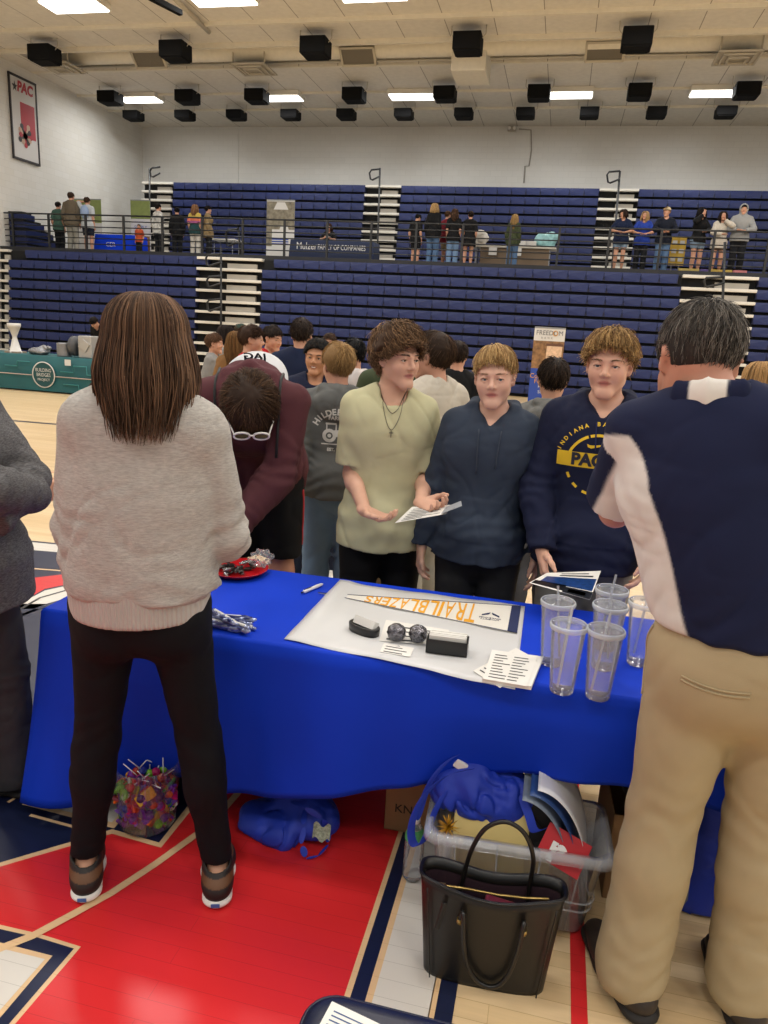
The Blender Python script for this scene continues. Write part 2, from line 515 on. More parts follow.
class Person:
    """one figure: joints first, then a continuous body and the clothes that follow it"""
    def __init__(s, label, x, y, H, yaw, lean=0, side=0, twist=0, head=(0, 0, 0), feet=((-0.10, 0, 8), (0.10, 0, -8)), hands=None,
                 w=1.0, fem=False, vox=0.006, skin='#c99579', lip='#b06a5e', shift=(0, 0, 0), seed=0, name='person', face=True, cat='person', group=None,
                 neck=1.0, nlen=1.0, deep=1.0, shrug=0.0, detail=True, kneebend=(0, 1, 0), hoff=(0, 0, 0), sway=0.0):
        s.sc = H/1.75; s.yaw = math.radians(yaw); s.x, s.y = x, y; s.seed = seed; s.vox = vox; s.w = w; s.fem = fem; s.face = face; s.deep = deep; s.detail = detail
        s.skin, s.lip = lin(skin), lin(lip); s.z0 = 0
        s.root = empty(name, (x, y, 0), s.yaw, label, cat, group)
        s.P = A(0, 0, 0.935)+A(*shift)
        Rl = rot('Z', twist) @ rot('X', -lean) @ rot('Y', side); Rh2 = rot('Z', twist*0.5) @ rot('X', -lean*0.5) @ rot('Y', side*0.5)
        s.Ru = Rl; s.Rm = Rh2
        s.waist = s.P+Rh2 @ A(0, 0, 0.14)+A(sway*0.45, 0, 0); s.chest = s.waist+Rl @ A(0, 0, 0.21)+A(sway*0.55, 0, 0); s.neck = s.chest+Rl @ A(0, -0.015, 0.175*neck)
        sw = (0.148 if fem else 0.166)*w
        s.sh = {-1: s.chest+Rl @ A(-sw, -0.012, 0.122+shrug), 1: s.chest+Rl @ A(sw, -0.012, 0.122+shrug)}
        s.Rhead = rot('Z', head[1]) @ rot('X', -head[0]) @ rot('Y', head[2])
        nd = unit(Rl @ A(0, 0.2, 1)+s.Rhead @ A(0, 0.1, 0.8)); s.hc = s.neck+nd*0.085*nlen+s.Rhead @ A(0, 0.012, 0.072)+A(*hoff)
        s.hip = {i: s.P+A(0.088*i*(1.05 if fem else 1), 0, -0.02) for i in (-1, 1)}
        s.ank = {-1: A(feet[0][0], feet[0][1], 0.085), 1: A(feet[1][0], feet[1][1], 0.085)}; s.toe = {-1: feet[0][2], 1: feet[1][2]}
        s.knee = {}
        for i in (-1, 1): s.knee[i], s.ank[i] = ik(s.hip[i], s.ank[i], 0.432, 0.402, kneebend)
        s.elb, s.wr, s.hd = {}, {}, {}
        hands = hands or {}
        for i in (-1, 1):
            h = hands.get(i, {})
            tgt = h.get('to'); tgt = (s.sh[i]+A(0.045*i, 0.03, -0.525)) if tgt is None else np.asarray(tgt, float)
            s.elb[i], s.wr[i] = ik(s.sh[i], tgt, 0.292, 0.258, h.get('pole', (0.35*i, -1, -0.1)))
            fd = unit(s.wr[i]-s.elb[i])
            s.hd[i] = dict(d=h.get('d', fd), n=h.get('n', A(-i, 0, 0)), curl=h.get('curl', 0.32), thumb=h.get('thumb', 0.5), curls=h.get('curls'), spread=h.get('spread', 0.05))
        s.root['height_m'] = round(H, 3)

    def put(s, name, VQ, m, parent=None, tint=None, smooth=True, sm=0, Ft=None):
        V, Q = VQ
        if sm: V = smooth_verts(V, Q, sm)
        me = raw_mesh(name, V*s.sc, Q, Ft)
        if tint is not None: set_tint(me, tint(V) if callable(tint) else tint)
        return link(name, me, m, parent or s.root, smooth)

    def L(s, p):
        """a point of the hall in this figure's own unit frame"""
        c, q = math.cos(-s.yaw), math.sin(-s.yaw); dx, dy = p[0]-s.x, p[1]-s.y
        return A(c*dx-q*dy, q*dx+c*dy, p[2])/s.sc

    def hp(s, v): return s.hc+s.Rhead @ np.asarray(v, float)

    # -- body -----------------------------------------------------------
    def torso(s, inf=0.0, belly=0.0):
        w, R, fy = s.w, s.Ru, s.Ru @ A(0, 1, 0); fm = s.Rm @ A(0, 1, 0); d = s.deep
        wa = 0.125 if s.fem else 0.138; hipw = 0.172 if s.fem else 0.160
        T = [ell(s.P+A(0, -0.012, -0.01), (hipw*w+inf, 0.112*d+inf, 0.135+inf), 0.05),
             cone(s.P+A(0, 0, 0.02), s.waist, 0.152*w+inf, wa*w+inf, 0.06, fm, 0.68*d),
             cone(s.waist, s.chest, wa*w+inf, 0.158*w+inf, 0.06, fy, 0.66*d),
             cone(s.chest, s.chest+R @ A(0, -0.01, 0.085), 0.160*w+inf, 0.128*w+inf, 0.05, fy, 0.62*d),
             cone(s.sh[-1]+R @ A(0.03, 0, -0.012), s.sh[1]+R @ A(-0.03, 0, -0.012), 0.046+inf*0.8, 0.046+inf*0.8, 0.05)]
        for i in (-1, 1):
            T.append(cone(s.neck+R @ A(0.02*i, -0.01, 0.0), s.sh[i]+R @ A(-0.012*i, 0, 0.005), 0.046+inf*0.5, 0.038+inf*0.8, 0.04))
            if s.fem: T.append(ell(s.chest+R @ A(0.07*i, 0.075, -0.01), (0.062+inf, 0.06+inf, 0.062+inf), 0.05))
            else: T.append(ell(s.chest+R @ A(0.07*i, 0.042, 0.035), (0.08+inf, 0.030+inf, 0.075+inf), 0.08))
        if belly: T.append(ell(s.waist+s.Rm @ A(0, 0.05, -0.02), (0.13*w, 0.05+belly, 0.14), 0.08))
        return T

    def arm(s, i, inf=0.0, t0=0.0, elbow_k=0.02, end=0.0):
        f = 0.86 if s.fem else 1.0
        return [cone(s.sh[i], s.elb[i], 0.046*f+inf*0.85, 0.039*f+inf, 0.03), cone(s.elb[i], s.wr[i], 0.040*f+inf, 0.0275*f+inf+end, 0.02),
                ell(s.elb[i]+(s.wr[i]-s.elb[i])*0.22, (0.042*f+inf,)*3, 0.03)]

    def legs(s, inf=0.0, cuff=0.0):
        o = []
        for i in (-1, 1):
            o += [cone(s.hip[i], s.knee[i], 0.088+inf, 0.056+inf, 0.04), cone(s.knee[i], s.ank[i], 0.055+inf, 0.036+inf+cuff, 0.03),
                  ell(s.knee[i]+(s.ank[i]-s.knee[i])*0.28+A(0, -0.014, 0), (0.052+inf, 0.055+inf, 0.11), 0.04)]
        return o

    def head_prims(s):
        h = s.hp; f = 0.94 if s.fem else 1.0
        def C(a, b, ra, rb, k): return cone(h(a), h(b), ra, rb, k)
        RT = s.Rhead.T
        def E(c, r, k, rr=None): return ell(h(c), r, k, RT if rr is None else (s.Rhead @ rr).T)
        add = [E((0, -0.014, 0.034), (0.0735, 0.092, 0.083), 0.02), E((0, 0.026, -0.022), (0.0615*f, 0.062, 0.084), 0.035),
               C((0.043*f, 0.004, -0.056), (0.013, 0.066, -0.099), 0.019, 0.016, 0.03), C((-0.043*f, 0.004, -0.056), (-0.013, 0.066, -0.099), 0.019, 0.016, 0.03),
               C((-0.008, 0.071, -0.102), (0.008, 0.071, -0.102), 0.0165, 0.0165, 0.02)]
        for i in (-1, 1):
            add += [E((0.036*i, 0.050, -0.030), (0.027, 0.028, 0.027), 0.025),
                    C((0.012*i, 0.084, 0.021), (0.044*i, 0.066, 0.023), 0.0095, 0.008, 0.018)]
        sock = [E((0.031*i, 0.096, 0.000), (0.021, 0.018, 0.0125), 0.014) for i in (-1, 1)]
        post = [C((0, 0.082, 0.012), (0, 0.1035, -0.026), 0.0065, 0.0095, 0.012), C((0, 0.098, -0.030), (0, 0.103, -0.0265), 0.0088, 0.0088, 0.008),
                C((-0.011, 0.0815, -0.0565), (0.011, 0.0815, -0.0565), 0.0055, 0.0055, 0.008), C((-0.009, 0.0805, -0.0665), (0.009, 0.0805, -0.0665), 0.0062, 0.0062, 0.008)]
        for i in (-1, 1):
            post += [E((0.0115*i, 0.0925, -0.0315), (0.0075, 0.009, 0.0065), 0.006),
                     C((0.011*i, 0.0815, -0.0565), (0.023*i, 0.073, -0.0605), 0.005, 0.003, 0.006), C((0.009*i, 0.0805, -0.0665), (0.023*i, 0.073, -0.061), 0.0052, 0.003, 0.006),
                     C((0.0165*i, 0.0775, 0.0032), (0.031*i, 0.0838, 0.0080), 0.0046, 0.0050, 0.004), C((0.031*i, 0.0838, 0.0080), (0.0465*i, 0.0725, 0.0022), 0.0050, 0.0042, 0.004),
                     C((0.017*i, 0.0765, -0.0035), (0.031*i, 0.0812, -0.0082), 0.0038, 0.0040, 0.004), C((0.031*i, 0.0812, -0.0082), (0.0455*i, 0.0725, -0.0025), 0.0038, 0.0034, 0.004),
                     E((0.0765*i, -0.008, -0.006), (0.0075, 0.017, 0.031), 0.005, rot('X', 12) @ rot('Z', 24*i)),
                     C((0.079*i, -0.016, 0.018), (0.084*i, -0.020, -0.004), 0.005, 0.0045, 0.004), C((0.070*i, 0.002, -0.024), (0.074*i, -0.002, -0.032), 0.007, 0.006, 0.006)]
        groove = [C((-0.022, 0.086, -0.0612), (0, 0.0905, -0.0612), 0.003, 0.0042, 0.003), C((0, 0.0905, -0.0612), (0.022, 0.086, -0.0612), 0.0042, 0.003, 0.003)]
        ear = [E((0.083*i, -0.004, -0.002), (0.006, 0.008, 0.015), 0.004, rot('X', 12)) for i in (-1, 1)]
        return add, sock, post, groove+ear

    def body(s, bare_arms=True, bare_legs=False, m=None, zcut=None, hands=True):
        add, sock, post, groove = s.head_prims()
        thin = -0.006
        pr = s.torso(thin)+s.arm(-1, -0.002)+s.arm(1, -0.002)+s.legs(-0.004)
        for i in (-1, 1):
            a = s.ank[i]; td = A(-math.sin(math.radians(s.toe[i])), math.cos(math.radians(s.toe[i])), 0)
            pr += [cone(a+A(0, 0, -0.03)-td*0.04, a+td*0.12+A(0, 0, -0.055), 0.034, 0.026, 0.03)]
            h = s.hd[i]
            if hands: pr += hand_prims(s.wr[i], h['d'], h['n'], i, h['curl'], h['thumb'], curls=h['curls'], spread=h['spread'], big=0.92 if s.fem else 1.02, k=0.004 if s.vox < 0.007 else 0.002)
        nk = [cone(s.neck+s.Ru @ A(0, -0.008, -0.03), s.hp((0, -0.022, -0.045)), 0.058 if not s.fem else 0.050, 0.050 if not s.fem else 0.045, 0.03)]
        F = Field(pr+nk+add+post, s.vox, 0.02); G = F.add(F.new(), pr+nk)
        H = F.add(F.new(), add); F.sub(H, sock); F.add(H, post); F.sub(H, groove)
        G = F.join(G, H, 0.03)
        if zcut is not None: G = F.cut(G, A(0, 0, zcut), A(0, 0, -1))
        V, Q = F.surface(G); V = smooth_verts(V, Q, 1, 0.35)
        def tint(V):
            q = (V-s.hc) @ s.Rhead; c = np.tile(np.array(s.skin), (len(V), 1))
            if s.face:
                d = np.sqrt((q[:, 0]/0.023)**2+((q[:, 2]+0.0612)/0.0095)**2); f = np.clip((1.2-d)*2.2, 0, 1)*(q[:, 1] > 0.066)
                c = c*(1-f[:, None])+np.array(s.lip)*f[:, None]
                d = np.sqrt((q[:, 0]/0.0235)**2+((q[:, 2]+0.0612)/0.0026)**2); f = np.clip((1.3-d)*2, 0, 1)*(q[:, 1] > 0.066)*0.7
                c = c*(1-f[:, None])+np.array(s.lip)*0.35*f[:, None]  # shade of the mouth groove painted in as a dark line
                for i in (-1, 1):
                    d = np.linalg.norm((q-A(0.042*i, 0.062, -0.03))/0.035, axis=1); f = np.clip(1-d, 0, 1)*0.25
                    c *= 1-f[:, None]*np.array([0.05, 0.32, 0.30])
            return c
        mm = m or mat('skin', None, 0.5, spec=0.35, attr=True, sss=0.08, bump=0.08, bscale=260, var=0.04, vscale=30)
        return s.put('body', (V, Q), mm, tint=tint)

    def eyes(s, iris='#5b4a38', gaze=(0, 0), brow='#5a4330', heavy=1.0):
        me_key = 'eyes'
        for i in (-1, 1):
            b = MB(); Rg = Matrix.Rotation(math.radians(gaze[0]), 3, 'Z') @ Matrix.Rotation(math.radians(-gaze[1]), 3, 'X')
            n = 14; R3 = Matrix([list(r) for r in s.Rhead]) @ Rg @ Matrix.Rotation(-PI/2, 3, 'X')
            r = 0.0128*s.sc; c = s.hp((0.031*i, 0.0712, 0.0002))*s.sc
            prof = [(r*math.sin(a), r*math.cos(a)) for a in (0.02, 0.16, 0.30, 0.46, 0.62, 0.9, 1.3, 1.8, 2.4, 3.1)]
            rings = []
            for (pr, pz) in prof: rings.append([b.b.verts.new(R3 @ Vector((pr*math.cos(2*PI*k/n), pr*math.sin(2*PI*k/n), pz))+Vector(c)) for k in range(n)])
            f = b.b.faces.new(rings[0]); f.material_index = 2
            for j, (p, q) in enumerate(zip(rings, rings[1:])):
                for k in range(n):
                    f = b.b.faces.new((p[k], q[k], q[(k+1) % n], p[(k+1) % n])); f.smooth = True; f.material_index = 2 if j < 1 else (1 if j < 3 else 0)
            b.mi = 2; b.tube([Vector(s.hp((x*i, y, z))*s.sc) for x, y, z in ((0.0165, 0.0805, 0.0005), (0.023, 0.0855, 0.0033), (0.031, 0.0875, 0.0042), (0.039, 0.0835, 0.0030), (0.0465, 0.0765, -0.0010))], 0.0011*s.sc, 5)
            b.build('eye', [mat('eye_white', '#b9aea4', 0.3), mat('iris_'+iris[1:], iris, 0.25), mat('pupil', '#0a0808', 0.2)], s.root)
            n = 9; P = np.zeros((26, 4, 3)); Rr = np.zeros((26, 4)); rg = np.random.default_rng(s.seed*3+i+100)
            for j in range(26):
                t = j/25; x = 0.013+0.036*t; z = 0.0200+0.0045*math.sin(t*2.3)-0.004*t*t; y = 0.0935-0.026*t*t
                dv = A(0.011, -0.004, 0.003-0.004*t)*(0.8+0.4*rg.random()); o = A(0, 0, rg.normal()*0.0017*(1-t*0.6)*heavy)
                for k in range(4): P[j, k] = s.hp((A(x, y, z)+o+dv*(k/3))*A(i, 1, 1)); Rr[j, k] = 0.0011*heavy*(1-0.5*k/3)
            s.put('eyebrow', tubes(P, Rr), mat('hair_'+brow[1:], brow, 0.6))

    # -- clothes ----------------------------------------------------------
    def garment(s, name, m, inf=0.02, sleeve=1.0, hem=-0.06, neck_r=0.068, neck_dz=0.0, crease=0.004, end=0.0, hood=None, band=False, vox=None, tint=None, front=0.02,
                sleeve_inf=None, belly=0.0, hem_tilt=0.0, puff=0.0, pocket=False, placket=False, extra=None, sleeve_end=0.0, fine=0.0, extra_sub=None):
        v = vox or max(s.vox, 0.0065); si = inf if sleeve_inf is None else sleeve_inf; up = s.Ru @ A(0, 0, 1); fw = s.Ru @ A(0, 1, 0)
        T = s.torso(inf, belly); hemp = s.P+s.Rm @ A(0, 0, hem)
        if hem <= -0.09: T.append(cone(s.P+A(0, 0, -0.02), s.P+s.Rm @ A(0, 0, hem-0.05), 0.180*s.w+inf+0.008, 0.184*s.w+inf+0.008, 0.03, A(0, 1, 0), 0.84*s.deep))
        elif band: T.append(cone(s.P+A(0, 0, 0.03), s.P+s.Rm @ A(0, 0, hem-0.02), 0.170*s.w+inf+puff, 0.176*s.w+inf, 0.03, A(0, 1, 0), 0.84*s.deep))
        arms, ends = [], {}
        for i in (-1, 1):
            if sleeve <= 1.0:
                e = s.sh[i]+(s.elb[i]-s.sh[i])*sleeve; pr = [cone(s.sh[i], e+(s.elb[i]-s.sh[i])*0.1, 0.046+si*0.8, 0.044+si+sleeve_end, 0.03)]; ends[i] = (e, unit(s.elb[i]-s.sh[i]))
            else:
                t = sleeve-1; e = s.elb[i]+(s.wr[i]-s.elb[i])*t; pr = s.arm(i, si, end=end); ends[i] = (e, unit(s.wr[i]-s.elb[i]))
                if t > 0.9:
                    u = unit(s.wr[i]-s.elb[i]); pr.append(cone(e-u*0.055, e+u*0.02, 0.031+si*0.35, 0.031+si*0.35, 0.008))
            arms.append((i, pr))
        X = []
        if hood is not None:
            n = s.neck; R = s.Ru; hz = 0.012
            ring = [(0, 0.083, -0.058), (0.052, 0.068, -0.022), (0.088, 0.018, 0.012), (0.080, -0.05, 0.028), (0, -0.094, 0.030), (-0.080, -0.05, 0.028), (-0.088, 0.018, 0.012), (-0.052, 0.068, -0.022), (0, 0.083, -0.058)]
            rr = [0.014, 0.021, 0.027, 0.029, 0.030, 0.029, 0.027, 0.021, 0.014]
            for j in range(8): X.append(cone(n+R @ A(*ring[j]), n+R @ A(*ring[j+1]), rr[j], rr[j+1], 0.018))
            X += [ell(n+R @ A(0, -0.108, -0.055), (0.118, 0.046, 0.092), 0.03, R.T), cone(n+R @ A(-0.09, -0.085, -0.03), n+R @ A(0.09, -0.085, -0.03), 0.036, 0.036, 0.03)]
        EX = extra(s) if extra else []
        F = Field(T+[p for _, a in arms for p in a]+X+EX, v, 0.03)
        G = F.add(F.new(), T); G = F.cut(G, hemp, -(s.Rm @ A(0, hem_tilt, 1)))
        if EX: F.add(G, EX)
        for i, pr in arms:
            Hh = F.add(F.new(), pr); Hh = F.cut(Hh, ends[i][0], ends[i][1]); G = F.join(G, Hh, 0.014)
        sub = [cone(s.neck+s.Ru @ A(0, 0.004 if hood is None else 0.012, -0.02+neck_dz), s.neck+s.Ru @ A(0, 0.03, 0.16), neck_r, neck_r+0.02, 0.008),
               cone(s.neck+s.Ru @ A(0, 0.042, -0.012+neck_dz-front), s.neck+s.Ru @ A(0, 0.12, 0.10), neck_r*0.80, neck_r, 0.02)]
        F.sub(G, sub)
        if X:
            F.add(G, X); F.sub(G, [cone(s.neck+s.Ru @ A(0, 0.004, -0.02), s.neck+s.Ru @ A(0, 0.03, 0.16), 0.056, 0.062, 0.006)])
        if extra_sub: F.sub(G, extra_sub(s))
        sd = s.seed*13+5
        def rp(P):
            o = wobble(P, 15, sd, crease*0.8)+folds(P, 13, sd+1, crease*0.9, (1.0, 0.3, 0.55))+folds(P, 20, sd+2, crease*0.7, (-1.0, 0.3, 0.6))+folds(P, 30, sd+6, crease*0.35, (0.3, 0, 1.2))
            for i in (-1, 1):
                for (ce, ax, f, am, rad) in ((s.elb[i], unit(s.wr[i]-s.sh[i]), 150, 0.9, 0.11), (s.wr[i], unit(s.wr[i]-s.elb[i]), 190, 0.8, 0.10)):
                    if sleeve <= 1.0: continue
                    q = P-ce; g = np.exp(-(q*q).sum(1)/(rad*rad)); o += g*crease*am*0.9*np.sin(q @ ax*f*0.7+wobble(P, 26, sd+3, 7.0))
            q = P-s.P; g = np.exp(-((q @ up-0.02)/0.10)**2); o += g*crease*0.5*np.sin(q @ up*75+wobble(P, 14, sd+4, 8.0))
            if fine: o += wobble(P, 240, sd+9, fine)
            if pocket:
                q = (P-s.P) @ s.Ru; a, c = np.abs(q[:, 0]), q[:, 2]
                wid = 0.148-np.clip((c-0.075)/0.11, 0, 1)*0.06
                ins = np.minimum(np.minimum(wid-a, c-0.005), 0.185-c); ins = np.where(q[:, 1] > 0, ins, -1)
                o -= np.clip(ins/0.006, 0, 1)*0.006*(ins > 0)
            if placket:
                pass
            return o
        F.ripple(G, rp)
        V, Q = F.surface(G); V = smooth_verts(V, Q, 1, 0.4)
        return s.put(name, (V, Q), m, tint=tint)

    def trousers(s, name, m, inf=0.012, cuff=0.01, top=0.085, bottom=0.05, crease=0.004, vox=None, tint=None, knees=None, seat=0.0):
        v = vox or max(s.vox, 0.0065); w = s.w
        pr = [ell(s.P+A(0, -0.012, -0.01), ((0.172 if s.fem else 0.160)*w+inf, 0.112*s.deep+inf, 0.135+inf), 0.05), cone(s.P, s.P+s.Rm @ A(0, 0, 0.10), 0.155*w+inf, 0.143*w+inf, 0.04, s.Rm @ A(0, 1, 0), 0.7*s.deep)]
        if seat: pr += [ell(s.P+A(0.07*i, -0.07, -0.06), (0.085+seat, 0.06+seat, 0.09+seat), 0.05) for i in (-1, 1)]
        pr += s.legs(inf, cuff)
        F = Field(pr, v, 0.03); G = F.add(F.new(), pr)
        G = F.cut(G, s.P+s.Rm @ A(0, 0, top), s.Rm @ A(0, 0, 1))
        if knees is not None:
            for i in (-1, 1): pass
            G = F.cut(G, A(0, 0, knees), A(0, 0, -1))
        else: G = F.cut(G, A(0, 0, bottom), A(0, 0, -1))
        sd = s.seed*17+3
        def rp(P):
            o = wobble(P, 14, sd, crease*0.8, axis=(0, 0, 1))+folds(P, 15, sd+1, crease*1.1, (0.5, 0.2, 1))+folds(P, 24, sd+2, crease*0.6, (-0.6, 0.2, 0.9))
            for i in (-1, 1):
                for ce, f, am, rad in ((s.knee[i], 70, 0.9, 0.14), (s.ank[i]+A(0, 0, 0.05), 80, 0.6, 0.12), (s.hip[i]+A(0, 0, -0.04), 60, 0.8, 0.12)):
                    q = P-ce; g = np.exp(-(q*q).sum(1)/(rad*rad)); o += g*crease*am*0.75*np.sin(q @ A(0.45*i, 0.25, 1)*f+wobble(P, 22, sd+4, 7.0))
            return o
        F.ripple(G, rp)
        V, Q = F.surface(G); V = smooth_verts(V, Q, 1, 0.4)
        return s.put(name, (V, Q), m, tint=tint)

    def shoe(s, m, sole, vox=0.006, high=0.0, tint=None, chunky=0.0):
        for i in (-1, 1):
            a = s.ank[i].copy(); a[2] = 0.085; ang = math.radians(s.toe[i]); td = A(-math.sin(ang), math.cos(ang), 0)
            def p(f, l, z): return a+td*f+A(-td[1], td[0], 0)*(-l)+A(0, 0, z-0.085)
            up = [cone(p(-0.055, 0, 0.045), p(0.10, 0, 0.04), 0.040, 0.043, 0.03, A(0, 0, 1), 0.9), cone(p(0.08, 0.004*i, 0.038), p(0.165, 0.0, 0.032), 0.044, 0.036, 0.03, A(0, 0, 1), 0.72),
                  cone(p(-0.03, 0, 0.06), p(-0.012, 0, 0.095+high), 0.042, 0.043, 0.03), cone(p(0.0, 0, 0.085), p(0.08, 0, 0.055), 0.036, 0.036, 0.03)]
            so = [cone(p(-0.055, 0, 0.018), p(0.06, 0.0, 0.018), 0.045+chunky, 0.045+chunky, 0.02, A(0, 0, 1), 0.42), cone(p(0.06, 0, 0.018), p(0.165, 0, 0.018), 0.050+chunky, 0.040+chunky, 0.02, A(0, 0, 1), 0.38)]
            F = Field(up, vox, 0.02); G = F.add(F.new(), up); F.sub(G, [cone(p(-0.02, 0, 0.10+high), p(-0.01, 0, 0.14+high), 0.034, 0.04, 0.006)])
            G = F.cut(G, A(0, 0, 0.022), A(0, 0, -1)); o = s.put('shoe', F.surface(G), m, sm=1, tint=tint)
            F = Field(so, vox, 0.02); G = F.add(F.new(), so); G = F.cut(G, A(0, 0, 0.002), A(0, 0, -1)); G = F.cut(G, A(0, 0, 0.036), A(0, 0, 1))
            q = s.put('sole', F.surface(G), sole, sm=1); q.parent = o
            s.last_shoe = o

    # -- hair --------------------------------------------------------------
    def hair(s, color, style='short', n=900, length=0.05, t=0.012, curl=0.0, line=(0.082, 0.062), nape=(-0.088, -0.065), lift=0.010, seed=None, rad=0.0016, whorl=(0.01, -0.055, 0.117),
             fringe=0.006, edge=0.012, vary=0.22, parent=None, color2=None, frizz=0.004, flow=None, nseg=6, vol=(1, 1, 1), side_drop=0.0, show_ears=True):
        rg = np.random.default_rng(s.seed*7+1 if seed is None else seed)
        c0 = A(0, -0.014, 0.034); r0 = A(0.0755, 0.094, 0.0845)
        pl_d = A(nape[0]-line[0], nape[1]-line[1]); nn = unit(A(0, -pl_d[1], pl_d[0])); nn = nn if nn[2] < 0 else -nn    # removes face side
        p0 = A(0, line[0], line[1])
        # base cap
        vx = max(0.0045, s.vox*0.8)
        pr = [['e', s.hp(c0+A(0, 0, t*0.25)), (r0+t*A(*vol)), 0.01, s.Rhead.T]]
        F = Field(pr, vx, 0.02); G = F.add(F.new(), pr)
        G = F.cut(G, s.hp(p0), s.Rhead @ nn)
        ears = [ell(s.hp((0.090*i, -0.006, -0.008)), (0.030, 0.034, 0.038), 0.004, s.Rhead.T) for i in (-1, 1)]
        if show_ears: F.sub(G, ears)
        F.ripple(G, lambda P: wobble(P, 70 if not curl else 120, s.seed+40, t*0.28+curl*0.25)+wobble(P, 200, s.seed+41, t*0.14))
        V1, Q1 = F.surface(G)
        # strands
        D = rg.normal(size=(n*3, 3)); D /= np.linalg.norm(D, axis=1, keepdims=True); D[:, 2] = np.where(rg.random(n*3) < 0.35, np.abs(D[:, 2]), D[:, 2])
        p = c0+r0*D
        ok = ((p-p0) @ nn) < -0.002
        p = p[ok][:n]; m_ = len(p); L = length*(0.65+0.6*rg.random(m_)); wh = A(*whorl)
        fr = (p[:, 1] > 0.01)*1.0
        allow = np.where(fr > 0, fringe, edge)*(0.6+0.7*rg.random(m_))
        P = np.zeros((m_, nseg, 3)); R = np.zeros((m_, nseg)); cur = p.copy(); base = p.copy(); ph = rg.uniform(0, 6.28, m_); jit = rg.normal(size=(m_, 3))
        lf = lift*(0.5+rg.random(m_))
        for k in range(nseg):
            f = k/(nseg-1); q = (cur-c0)/r0; q /= np.linalg.norm(q, axis=1, keepdims=True)
            off = t*0.75+lf*math.sin(min(1, f*1.3)*1.57)
            pos = c0+r0*q+q*off[:, None]*A(*vol)
            if curl:
                tw = ph+f*9.0; e1 = np.cross(q, A(0.3, 0.2, 0.9)); e1 /= np.linalg.norm(e1, axis=1, keepdims=True)+1e-9; e2 = np.cross(q, e1)
                pos = pos+(e1*np.cos(tw)[:, None]+(q*0.7+e2*0.3)*np.sin(tw)[:, None])*curl*(0.4+0.6*f)
            pos = pos+jit*frizz*f
            P[:, k] = pos; R[:, k] = rad*(1-0.75*f)*(0.7+0.6*rg.random(m_))
            dr = cur-wh; dr = dr-q*np.sum(dr*q, 1, keepdims=True); dr /= np.linalg.norm(dr, axis=1, keepdims=True)+1e-9
            if flow is not None: dr = dr+flow(cur); dr = dr-q*np.sum(dr*q, 1, keepdims=True); dr /= np.linalg.norm(dr, axis=1, keepdims=True)+1e-9
            dr = dr+A(0, 0, -0.25)+jit*0.16
            dr /= np.linalg.norm(dr, axis=1, keepdims=True)+1e-9; nx = cur+dr*(L/(nseg-1))[:, None]
            go = ((nx-p0) @ nn) < allow
            if show_ears: go &= ~((np.abs(nx[:, 0]) > 0.058) & (((nx[:, 1]+0.006)/0.032)**2+((nx[:, 2]+0.008)/0.034)**2 < 1))
            cur = np.where(go[:, None], nx, cur+dr*0.0008)
        P = P @ s.Rhead.T+s.hc
        V2, Q2 = tubes(P, R, 3)
        cb = np.array(lin(color)); c2 = np.array(lin(color2)) if color2 else cb*1.5
        k1 = 0.85+0.3*rg.random(len(V1)); T1 = cb[None]*0.75*k1[:, None]
        mixv = rg.random(m_)**1.6; gain = 1+vary*rg.normal(size=m_); T2 = (cb[None]*(1-mixv[:, None])+c2[None]*mixv[:, None])*np.clip(gain, 0.4, 1.8)[:, None]
        T2 = np.repeat(T2, nseg*3, 0)
        V = np.concatenate([V1, V2]); Q = np.concatenate([Q1, Q2+len(V1)])
        return s.put('hair', (V, Q), mat('hair', None, 0.68, spec=0.18, attr=True), parent=parent, tint=np.concatenate([T1, T2]))

    def long_hair(s, color, n=1500, length=0.42, spread=0.115, color2=None, seed=3, rad=0.0022, back=0.0, front=False, ang=(6, 354), shoulder=True, nseg=12):
        """hair falling from the crown over the sides and back"""
        rg = np.random.default_rng(seed); c0 = A(0, -0.014, 0.034); r0 = A(0.080, 0.098, 0.089)
        th = np.radians(rg.uniform(ang[0], ang[1], n))            # angle around the head, 0 = face
        L = length*(0.80+0.32*rg.random(n)); start = rg.uniform(0.05, 1.0, n); dirx, diry = np.sin(th), np.cos(th)
        P = np.zeros((n, nseg, 3)); R = np.zeros((n, nseg)); lay = 0.008+0.018*rg.random(n); jit = rg.normal(size=(n, 2)); ph = rg.uniform(0, 6, n)
        for k in range(nseg):
            f = k/(nseg-1); d = start*0.10+(L+0.10-start*0.10)*f        # length along the path from the crown
            a = np.clip(d/0.115, 0, 1.62)                            # polar angle while it hugs the skull
            hug = np.minimum(d, 0.115*1.62); rest = d-hug
            x = r0[0]*np.sin(a)*dirx; y = r0[1]*np.sin(a)*diry; z = r0[2]*np.cos(a)
            rr = lay+spread*0.10*np.clip(rest/0.1, 0, 1)
            x = x+dirx*rr; y = y+diry*rr
            out = np.clip(rest/0.30, 0, 1.2)
            x = x*(1+0.13*np.sin(np.clip(rest/0.16, 0, 1)*PI*0.5)-0.62*np.clip((rest-0.03)/0.27, 0, 1)**1.8)+jit[:, 0]*0.012*out+0.006*np.sin(ph+rest*30)*out
            y = y-back*np.clip(rest/0.12, 0, 1)-0.02*out+jit[:, 1]*0.008*out
            z = z-rest
            P[:, k] = np.stack([x, y, z], 1)+c0; R[:, k] = rad*(1.0 if f < 0.75 else 1-0.8*(f-0.75)/0.25)*(0.7+0.6*rg.random(n))
        P = P @ s.Rhead.T+s.hc
        V2, Q2 = tubes(P, R, 3)
